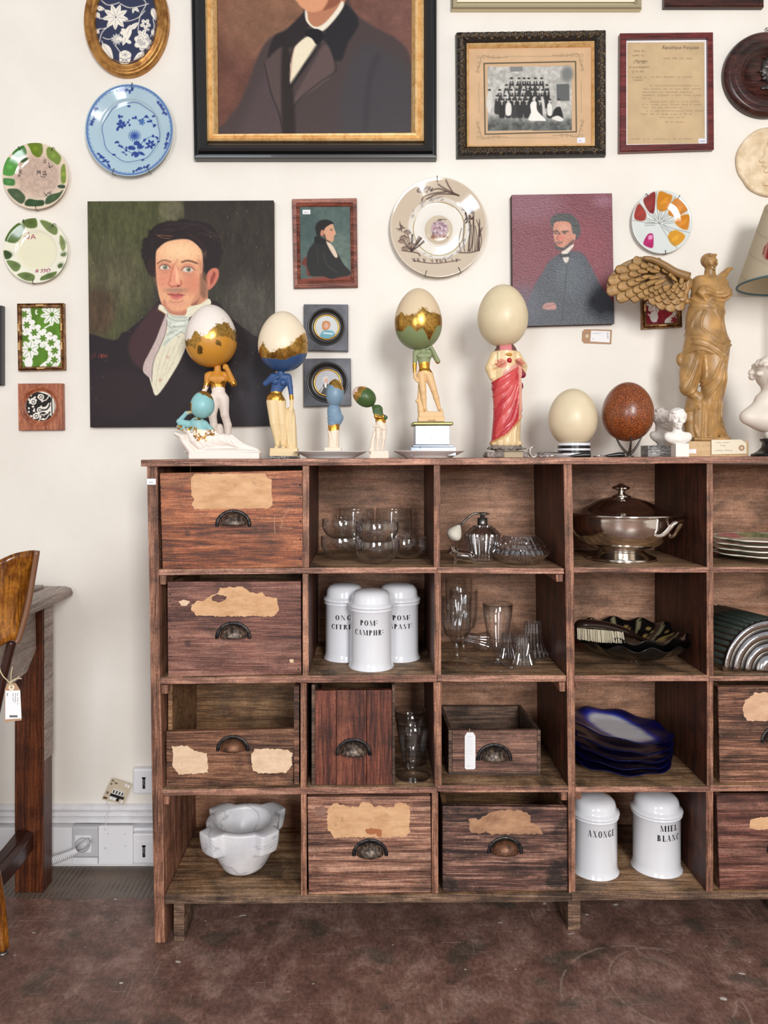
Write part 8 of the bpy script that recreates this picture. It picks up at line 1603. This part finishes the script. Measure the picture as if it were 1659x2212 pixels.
# wing: slab + individual feathers
def WP(x, z, d): return W(T[0]+x/T[2], T[1]+z/T[2], y0+d)
out = closedp([(880, 250), (740, 195), (600, 110), (480, 66), (360, 80), (230, 140), (140, 230), (95, 330), (110, 410), (240, 440), (420, 400), (520, 480), (640, 540), (760, 560), (850, 520), (880, 400)], 4)
wv = [WP(a, b, .004) for a, b in out]; wv2 = [WP(a, b, .014) for a, b in out]; n = len(out)
wing = mk('wing', (wv+wv2, [tuple(range(n)), tuple(range(2*n-1, n-1, -1))]+[(i, (i+1) % n, n+(i+1) % n, n+i) for i in range(n)]), plain('ochre_plaster', (140, 106, 62), .45), t, bevel=.002)
Cn = smoothp([(560, 90), (380, 80), (220, 150), (125, 245), (92, 335), (96, 425), (190, 482), (300, 484), (400, 440), (470, 470), (530, 540), (610, 572), (700, 600), (780, 596), (838, 560)], 4); Sn = smoothp([(700, 230), (560, 170), (470, 190), (440, 240), (440, 280), (460, 320), (500, 350), (540, 370), (590, 380), (640, 390), (690, 400), (730, 400), (780, 380), (820, 360), (850, 340)], 4)
Cn = np.array(Cn); Sn = np.array(Sn); fm = vmat('ochre_feather_plaster', .42, 300, .25, .001)
def feather(tip, root, wd, d0, lift):
    tip = np.array(tip); root = np.array(root); ax_ = tip-root; L = np.linalg.norm(ax_); ax_ /= L; pr_ = np.array([-ax_[1], ax_[0]]); nu, nv = 14, 8; v = []; f = []; col = []
    for i in range(nu+1):
        u = i/nu; w_ = wd*.5*math.sin(PI*min(1, (u*.82+.18)))**.55 if u < 1 else 0.5; w_ = wd*.5*(min(1, .45+u*1.2))*(1-max(0, (u-.72)/.28)**2.2)**.5
        for j in range(nv+1):
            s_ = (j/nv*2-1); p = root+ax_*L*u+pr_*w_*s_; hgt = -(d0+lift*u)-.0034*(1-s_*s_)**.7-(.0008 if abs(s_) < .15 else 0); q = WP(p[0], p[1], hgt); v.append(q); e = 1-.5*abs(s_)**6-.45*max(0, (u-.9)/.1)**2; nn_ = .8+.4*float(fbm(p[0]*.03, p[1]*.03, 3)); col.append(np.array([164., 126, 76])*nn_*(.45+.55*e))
    m_ = len(v); v += [tuple(np.array(p)+np.array([0, .0045, 0])) for p in v]; col += col[:]
    for i in range(nu):
        for j in range(nv): a = i*(nv+1)+j; f += [(a, a+1, a+nv+2, a+nv+1), (m_+a, m_+a+nv+1, m_+a+nv+2, m_+a+1)]
    for i in range(nu):
        for j in (0, nv): a = i*(nv+1)+j; f.append((a, a+nv+1, m_+a+nv+1, m_+a))
    for j in range(nv): a = j; f.append((a, m_+a, m_+a+1, a+1)); a = nu*(nv+1)+j; f.append((a, a+1, m_+a+1, m_+a))
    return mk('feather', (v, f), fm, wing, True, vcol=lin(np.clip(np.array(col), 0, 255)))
NR = [(0.0, .50, 12, 112, .000), (.30, .74, 11, 100, .004), (.56, .90, 10, 80, .0085), (.78, 1.10, 9, 62, .0125), (.98, 1.30, 8, 54, .015), (1.16, 1.5, 7, 48, .0172)]
for a, b, cnt, wd, dd in NR:
    for i in range(cnt):
        u = (i+(.5 if dd in (.004, .0125) else 0))/(cnt-.3)*(len(Cn)-1); u = min(u, len(Cn)-1.001); i0 = int(u); fr = u-i0; c_ = Cn[i0]*(1-fr)+Cn[i0+1]*fr; s_ = Sn[i0]*(1-fr)+Sn[i0+1]*fr; vec = s_-c_; feather(c_+vec*a, c_+vec*(a+max(.36, (b-a)*1.15)), wd*(.8 if i < 3 else 1.0), dd, .002)
v, f = tube([WP(x, z, -.016) for x, z in smoothp([(890, 262), (760, 215), (640, 140), (540, 95), (450, 78)], 4)], [.012, .0118, .0115, .011, .0105, .010, .0098, .0095, .009, .0088, .0085, .008, .0078, .0075, .007, .006, .005], 12); mk('wing_leading_edge', (v, f), MT['ochre_plaster'], wing, True)
mk('statue_block', box(W(1481, 0, y0-.05)[0], W(1616.5, 0, y0-.05)[0], y0-.052, y0+.055, z0, W(0, 950.5, y0-.05)[2]-.003), papm('tan_plaster_block', (196, 160, 116), (222, 190, 148)), t, bevel=.0015)
t2 = wpt = thing('handwritten_tag', 'cream tag with handwriting leaning against the ochre statue block', 'tag', W(1575, 981, y0-.056)); yt = y0-.056
mk('card', pprism([(1537, 950), (1601, 949.5), (1612, 957.5), (1612.5, 980), (1537, 982)], yt-.0014, .001), cream_card, t2); btext('This is in great', 1566, 959, 4.2, yt-.0016, t2, MT['sepia_ink'], .4, 'handwriting', wpx=36) if False else None
scrawl('handwriting', 1548, 1584, 956, 1, 4, yt-.0016, t2, seed=8, amp=1.4, wd=.00035, step=2); scrawl('handwriting', 1556, 1578, 963, 1, 4, yt-.0016, t2, seed=9, amp=1.2, wd=.00035, step=2); scrawl('handwriting', 1545, 1592, 973.5, 1, 4, yt-.0016, t2, seed=10, amp=1.6, wd=.00035, step=2)
C = W(1602, 967.5, yt-.0015); mk('eyelet', lathe([(.0028, 0), (.0075, 0), (.0075, .0006), (.0028, .0006), (.0028, 0)], C, 24, 'y'), kraft, t2)
mk('block_price_sticker', pbox(1488, 970, 1504, 979.5, y0-.0525, .0004), paper_w, t)
# L. lamp at the right edge
y0 = .19; z0 = ztop(1728); k = K(y0); c = W(1728, 0, y0); t = thing('table_lamp', 'table lamp with a cream shade piped in blue-grey at the right edge', 'lamp', (c[0], y0, z0)); C = (c[0], y0, 0)
zb1 = W(0, 612, y0)[2]; zt1 = W(0, 440, y0)[2]; rb = 125*k; rt = 69*k; shade = vmat('printed_linen_shade', .75, 800, .4, .0006, spec=.2); nt_ = shade.node_tree; tl_ = nt_.nodes.new('ShaderNodeBsdfTranslucent'); mx_ = nt_.nodes.new('ShaderNodeMixShader'); mx_.inputs[0].default_value = .55; nt_.links.new([n for n in nt_.nodes if n.type == 'ATTRIBUTE'][0].outputs['Color'], tl_.inputs[0]); nt_.links.new(nt_.nodes['Principled BSDF'].outputs[0], mx_.inputs[1]); nt_.links.new(tl_.outputs[0], mx_.inputs[2]); nt_.links.new(mx_.outputs[0], nt_.nodes['Material Output'].inputs[0])
n1, n2 = 200, 60; v = []; col = []; q = []
for j in range(n1):
    a = 2*PI*j/n1
    for i in range(n2):
        u = i/(n2-1); r = rb+(rt-rb)*u; v.append((C[0]+r*math.cos(a), C[1]+r*math.sin(a), zb1+(zt1-zb1)*u)); c_ = np.array([226., 218, 200]); A = (a-3.72)*100; zz_ = u*175
        d1 = math.hypot((A-12)/34, (zz_-62)/30); d2 = math.hypot((A-2)/15, (zz_-94)/14)
        if .55 < d1 < 1.0 and zz_ < 80: c_ = np.array([168., 62, 76]) if (int(A*.8+zz_) % 3) else np.array([210., 160, 150])
        elif .72 < d2 < 1.0: c_ = np.array([60., 46, 46])
        elif abs((A*.5+zz_*.8) % 40-20) < 1.2 : c_ = np.array([206., 196, 176])
        col.append(c_)
m_ = len(v); v += [tuple(np.array(p)*1.0+np.array([-(p[0]-C[0])*.018, -(p[1]-C[1])*.018, 0])) for p in v]; col += [np.array([232., 224, 204])]*m_
for s_ in (0, 1):
    for j in range(n1):
        for i in range(n2-1): a = s_*m_+j*n2+i; b = s_*m_+((j+1) % n1)*n2+i; q.append((a, b, b+1, a+1) if s_ == 0 else (a, a+1, b+1, b))
mk('lamp_shade', (np.array(v), np.array(q)), shade, t, True, vcol=lin(np.array(col)))
tor = [(rb*.982+.0028*math.cos(a), .0028*math.sin(a)) for a in np.linspace(0, 2*PI, 9)]; mk('piping', lathe([(r+.001, h+zb1) for r, h in tor], (C[0], C[1], 0), 120), plain('blue_grey_piping', (82, 110, 118), .7), t, True)
mk('lamp_base', lathe([(0, z0), (.045, z0), (.047, z0+.006), (.03, z0+.012), (.02, z0+.03), (.028, z0+.07), (.036, z0+.11), (.024, z0+.16), (.010, z0+.19), (.008, zb1+.05), (.012, zb1+.055), (.012, zb1+.09), (0, zb1+.09)], C, 48), plain('dark_turned_lamp_base', (48, 36, 30), .35), t, True)
# ------------------------------------------------------------------ left foreground: desk, chair, sockets
def hexa(p):   # 8 corners: front quad (tl,tr,br,bl) then back quad
    return p, [(0, 1, 2, 3), (7, 6, 5, 4), (0, 4, 5, 1), (1, 5, 6, 2), (2, 6, 7, 3), (3, 7, 4, 0)]
def WZ(px, y): return (px-CX)*K(y)
t = thing('wooden_desk', 'oak desk with pale moulded top and red-brown leg against the wall at left', 'desk', (-1.2, .0, 0))
xr = -.868; xl = -.945; yf, yb = .21, .268
ztp = .763
mk('leg', box(xl, xr, yf, yb, 0, ztp-.001), desk_dark, t, bevel=.003)
mk('leg', box(-2.0, -1.92, yf, yb, 0, ztp-.001), desk_dark, t, bevel=.003)
mk('leg', box(xl, xr, -.11, -.05, 0, ztp-.001), desk_dark, t, bevel=.003); mk('leg', box(-2.0, -1.92, -.11, -.05, 0, ztp-.001), desk_dark, t, bevel=.003)
# side apron with curved lower edge, top with moulded edge
pts = [(.2, ztp-.002), (.205, ztp-.115), (.15, ztp-.160), (.05, ztp-.170), (0, ztp-.165), (-.048, ztp-.12), (-.048, ztp-.002)]
v = [(xr-.016, a, b) for a, b in pts]+[(xr-.034, a, b) for a, b in pts]; n = len(pts); mk('side_apron', (v, [tuple(range(n)), tuple(range(2*n-1, n-1, -1))]+[(i, (i+1) % n, n+(i+1) % n, n+i) for i in range(n)]), desk_pale, t, bevel=.002)
pr = [(0, 0), (.030, 0), (.040, .006), (.042, .014), (.036, .026), (.020, .031), (0, .031)]; v = []; n = len(pr)
for yy in (.33, -.14): v += [(-.878+a, yy, ztp+b) for a, b in pr]
mk('top_edge_moulding', (v, [tuple(range(n)), tuple(range(2*n-1, n-1, -1))]+[(i, (i+1) % n, n+(i+1) % n, n+i) for i in range(n)]), desk_pale, t)
mk('desk_top', box(-2.05, -.879, -.14, .33, ztp, ztp+.031), desk_pale, t); mk('desk_top_panel', box(-2.0, -.905, -.12, .30, ztp+.0312, ztp+.040), desk_pale, t, bevel=.002)
mk('leg_pale_face', box(xr+.0002, xr+.0030, yf+.004, yb-.002, .35, ztp-.002), desk_pale, t)
# low stretcher running toward the viewer
P_ = [(-.915, .209, .140), (-.915, .12, .133), (-.925, 0, .123), (-.93, -.048, .118)]; v = []; f = []
for p in smoothp(P_, 5): v += [(p[0]-.022, p[1], p[2]-.022), (p[0]+.022, p[1], p[2]-.022), (p[0]+.022, p[1], p[2]+.018), (p[0]+.008, p[1], p[2]+.028), (p[0]-.022, p[1], p[2]+.028)]
m_ = len(v)//5
for i in range(m_-1):
    for k_ in range(5): l = (k_+1) % 5; f.append((5*i+k_, 5*i+l, 5*i+5+l, 5*i+5+k_))
f += [(0, 1, 2, 3, 4), tuple(5*(m_-1)+q for q in (4, 3, 2, 1, 0))]; mk('stretcher', (v, f), plain('dark_glossy_stretcher', (58, 26, 20), .22), t, bevel=.002)
# chair
yc = -.30; t = thing('plywood_chair', 'varnished plywood chair with curved backrest and tied price tag, cut by the left edge', 'chair', (W(-60, 0, yc)[0], yc-.1, 0))
def CP(px, py, y): return W(px, py, y)
# curved backrest: grid between top and bottom edge
top = [(78, 1192, -.26), (60, 1190, -.275), (30, 1196, -.29), (0, 1209, -.30), (-60, 1238, -.31), (-160, 1262, -.30), (-230, 1262, -.26)]
bot = [(35, 1385, -.275), (20, 1384, -.285), (5, 1392, -.295), (-15, 1402, -.305), (-70, 1420, -.31), (-150, 1430, -.30), (-205, 1425, -.27)]
tp = smoothp(top, 6); bt = smoothp(bot, 6); v = []; f = []; nu = len(tp); nv = 12
for s_ in (0, .012):
    for i in range(nu):
        for j in range(nv+1):
            u = j/nv; px = tp[i][0]*(1-u)+bt[i][0]*u+(-3*math.sin(PI*u) if i < 6 else 0); py = tp[i][1]*(1-u)+bt[i][1]*u; y = tp[i][2]*(1-u)+bt[i][2]*u+.012*math.sin(PI*u); w_ = W(px, py, y); v.append((w_[0]+(s_*.25), w_[1]+s_, w_[2]))
G = nu*(nv+1)
for s_ in (0, 1):
    for i in range(nu-1):
        for j in range(nv): a = s_*G+i*(nv+1)+j; f.append((a, a+1, a+nv+2, a+nv+1))
for i in range(nu-1):
    for j in (0, nv): a = i*(nv+1)+j; f.append((a, a+nv+1, G+a+nv+1, G+a))
for j in range(nv):
    for i in (0, nu-1): a = i*(nv+1)+j; f.append((a, G+a, G+a+1, a+1))
mk('backrest', (v, f), chair_w, t, True)
def bar(pts, r, mat, name, seg=14): return mk(name, tube(smoothp([W(*p) for p in pts], 5), r, seg), mat, t, True)
pe = smoothp([W(*p) for p in [(80, 1190, -.262), (72, 1240, -.262), (60, 1310, -.266), (44, 1370, -.272), (36, 1388, -.275)]], 5); mk('backrest_edge', tube(pe, .0058, 10), chair_edge, t, True)
bar([(26, 1384, -.262), (14, 1430, -.262), (0, 1490, -.262), (-22, 1600, -.26), (-45, 1720, -.26)], .0095, chair_d, 'back_post'); bar([(-190, 1384, -.255), (-200, 1500, -.25), (-205, 1720, -.25)], .012, chair_d, 'back_post')
bar([(-45, 1700, -.26), (-30, 1820, -.265), (-8, 1940, -.27), (6, 2050, -.275)], [.016]*11+[.015-.0006*i for i in range(5)], chair_w, 'leg'); mk('foot_glide', ellip(W(7, 2058, -.2755), .010, .010, .006), steel, t, True)
zc = W(0, 2058, -.2755)[2]
def leg2(x, y): mk('leg', tube([(x, y, .008), (x+.02, y+.02, .44)], [.010, .016], 12), chair_w, t, True)
leg2(-1.22, -.28); leg2(-.93, -.62); leg2(-1.24, -.64)
mk('seat', box(-1.25, -.90, -.66, -.26, .435, .455), chair_w, t, bevel=.008)
yt = -.285; tg = thing('chair_price_tag', 'kraft price tag with a white label tied with twine to the chair back', 'tag', W(28, 1560, yt))
mk('card', pprism([(10, 1490), (16, 1476), (34, 1476), (43, 1490), (46.5, 1556), (10.5, 1560)], yt-.0012, .001), kraft, tg)
mk('label', pprism([(11.5, 1492), (43.5, 1491.5), (46.5, 1552), (11.5, 1554)], yt-.0018, .0005), paper_w, tg); C = W(25, 1485, yt-.0014); mk('eyelet', lathe([(.0025, 0), (.0058, 0), (.0058, .0006), (.0025, .0006), (.0025, 0)], C, 24, 'y'), cream_card, tg)
scrawl('printed_line', 1497, 1526, 28, 3, 5.0, yt-.0020, tg, seed=2, amp=.9, wd=.00035, vert=True, step=1.4); scrawl('printed_price', 1497, 1504, 16, 1, 3, yt-.0020, tg, seed=4, amp=.9, wd=.0006, vert=True, step=1.2)
ml = M(); rr = random.Random(5)
for i in range(11): x = 20.5+i*1.6; a = W(x, 1545, yt-.0019); ml.add(box(a[0], a[0]+.0011, yt-.0020, yt-.0018, W(0, 1549, yt)[2], a[2]))
mk('printed_code', ml.out(), ink, tg)
mk('twine', join(tube(smoothp([W(25, 1484, yt-.002), W(20, 1474, yt-.003), W(8, 1462, yt+.005), W(1, 1450, yt+.006), W(-2, 1436, yt+.012)], 4), .0012, 6), tube(smoothp([W(25, 1484, yt-.002), W(26, 1472, yt-.003), W(34, 1466, yt-.004), W(47, 1466, yt-.004)], 4), .0011, 6), tube(smoothp([W(23, 1474, yt-.003), W(34, 1468, yt-.004), W(42, 1461, yt-.004)], 4), .0011, 6), tube(smoothp([W(24, 1473, yt-.002), W(24, 1455, yt+.012), W(27, 1440, yt+.02)], 4), .0011, 6), ellip(W(24, 1473, yt-.003), .003, .003, .003, 10, 8)), twine, tg, True)
# sockets etc.
def rbox(x0, y0, x1, y1, y, dy): return pbox(x0, y0, x1, y1, y, dy)
yw = .318
t = thing('wall_socket', 'white power socket in the trunking with a round plug in it', 'socket', W(183, 1866, yw))
mk('socket_frame', rbox(155, 1786, 211, 1852, yw-.012, .0195), plastic2, t, bevel=.004); mk('socket_insert', rbox(162, 1805, 197, 1842, yw-.0145, .002), plastic, t, bevel=.001); mk('lower_cover', rbox(156, 1853, 211, 1867, yw-.003, .0105), plastic, t, bevel=.001)
C = W(179, 1824, yw-.0147); t = thing('white_plug_with_coiled_cable', 'grey-white plug with a white spiral cable running behind the desk leg', 'cable', C); kk = K(yw)
mk('plug_body', lathe([(0, 0), (15.5*kk, 0), (15.5*kk, .006), (13*kk, .010), (0, .010)], (C[0], C[1]-.0003, C[2]), 40, 'y'), plastic2, t, True); mk('plug_grip', join(tube([W(168, 1832, yw-.030), W(181, 1825, yw-.034), W(193, 1815, yw-.030)], [.008, .011, .008], 16)), plastic2, t, True)
a = np.array(W(170, 1836, yw-.022)); b = np.array(W(72, 1869, yw-.06)); P_ = []; mid = np.array(W(130, 1858, yw-.03))
for i in range(0, 381):
    u = i/380; c = (1-u)**2*a+2*u*(1-u)*mid+u*u*b; an = u*2*PI*20; rr_ = .0085; P_.append((c[0]+.2*rr_*math.sin(an), c[1]+rr_*math.cos(an), c[2]+rr_*1.15*math.sin(an)))
mk('spiral_cable', tube(P_, .0022, 7), plastic, t, True); mk('plug_sleeve', tube([W(176, 1829, yw-.026), W(170, 1836, yw-.022)], .0045, 12), plastic, t, True)
t = thing('blank_cover_plate', 'flat white cover plate with screw marks between the two sockets', 'cover plate', W(248, 1866, yw)); mk('plate', rbox(213, 1785, 287, 1867, yw-.003, .0105), plastic, t, bevel=.001)
for a_, b_ in ((234, 1801), (269, 1802), (271, 1828), (227, 1792)): mk('screw_mark', ellip(W(a_, b_, yw-.0032), .0011, .0006, .0011, 8, 5), ink, t)
mk('screw', lathe([(.0012, 0), (.003, 0), (.003, .0006), (.0012, .0006), (.0012, 0)], W(228, 1832, yw-.0031), 16, 'y'), plastic2, t)
def logo(x, y0_, y1_, y, parent):
    mk('dark_sticker', join(rbox(x-3.2, y0_, x+2.6, y1_, y-.0003, .0003), rbox(x-4.5, y0_-2, x+3.6, y0_+1.5, y-.0003, .0003)), ink, parent); scrawl('sticker_writing', y0_+3, y1_-2, x, 1, 2, y-.0006, parent, paper_w, 1.4, .0004, 6, True, 1.8)
t = thing('wall_socket_box', 'white socket box in the trunking with dark vertical lettering, next to the cabinet', 'socket', W(310, 1866, yw)); mk('cover', rbox(286.5, 1801, 340, 1866, yw-.012, .0195), plastic, t, bevel=.004); mk('insert', rbox(293, 1818, 336, 1856, yw-.0135, .0015), plastic, t, bevel=.0008); logo(311, 1828, 1852, yw-.0137, t)
t = thing('wall_alarm_box', 'white rounded box on the wall above the skirting, partly behind the cabinet', 'box', W(312, 1717, WALL)); mk('cover', rbox(286, 1661, 345, 1717, WALL-.022, .0215), plastic, t, bevel=.006); logo(311, 1681, 1704, WALL-.0222, t)
# beige circuit board leaning on the skirting
yb_ = WALL-.018; t = thing('beige_circuit_board', 'tilted beige circuit board standing on the skirting, with a white wire', 'circuit board', W(252, 1735, yb_)); mk('board', pprism([(241, 1681), (285, 1695), (267, 1738), (220, 1727)], yb_, .0025), plain('beige_board', (206, 190, 166), .6), t, bevel=.0006)
def onb(u, v_): a = np.array([241., 1681]); e1 = np.array([44., 14.]); e2 = np.array([-21., 46.]); p = a+e1*u+e2*v_; return tuple(p)
def comp(u0, v0, u1, v1, m_, name, h=.0015): mk(name, pprism([onb(u0, v0), onb(u1, v0), onb(u1, v1), onb(u0, v1)], yb_-h, h-.0001), m_, t)
dg = plain('grey_solder_mask', (120, 108, 92), .5)
for i in range(4): comp(.30+.14*i, .42, .41+.14*i, .62, paper_w, 'relay', .003); comp(.325+.14*i, .45, .385+.14*i, .59, ink, 'relay_mark', .0034)
comp(.26, .64, .92, .74, ink, 'connector_strip', .003)
for i in range(3): comp(.30+.16*i, .76, .42+.16*i, .88, paper_w if i < 2 else ink, 'terminal', .003)
comp(.72, .05, .80, .16, paper_w, 'chip'); comp(.84, .08, .94, .18, paper_w, 'chip'); comp(.05, .05, .16, .12, dg, 'chip'); comp(.22, .12, .36, .18, dg, 'chip'); comp(.06, .2, .14, .28, dg, 'chip'); comp(.05, .6, .16, .7, dg, 'chip'); comp(.85, .78, .94, .9, paper_w, 'chip')
comp(.02, .86, .2, .93, rust, 'copper_strip', .002)
mk('white_wire', tube(smoothp([W(230, 1728, yb_-.002), W(235, 1748, .336), W(229, 1765, .338), W(228, 1780, .325), W(227, 1788, .3145)], 4), .0012, 6), plastic, t, True)
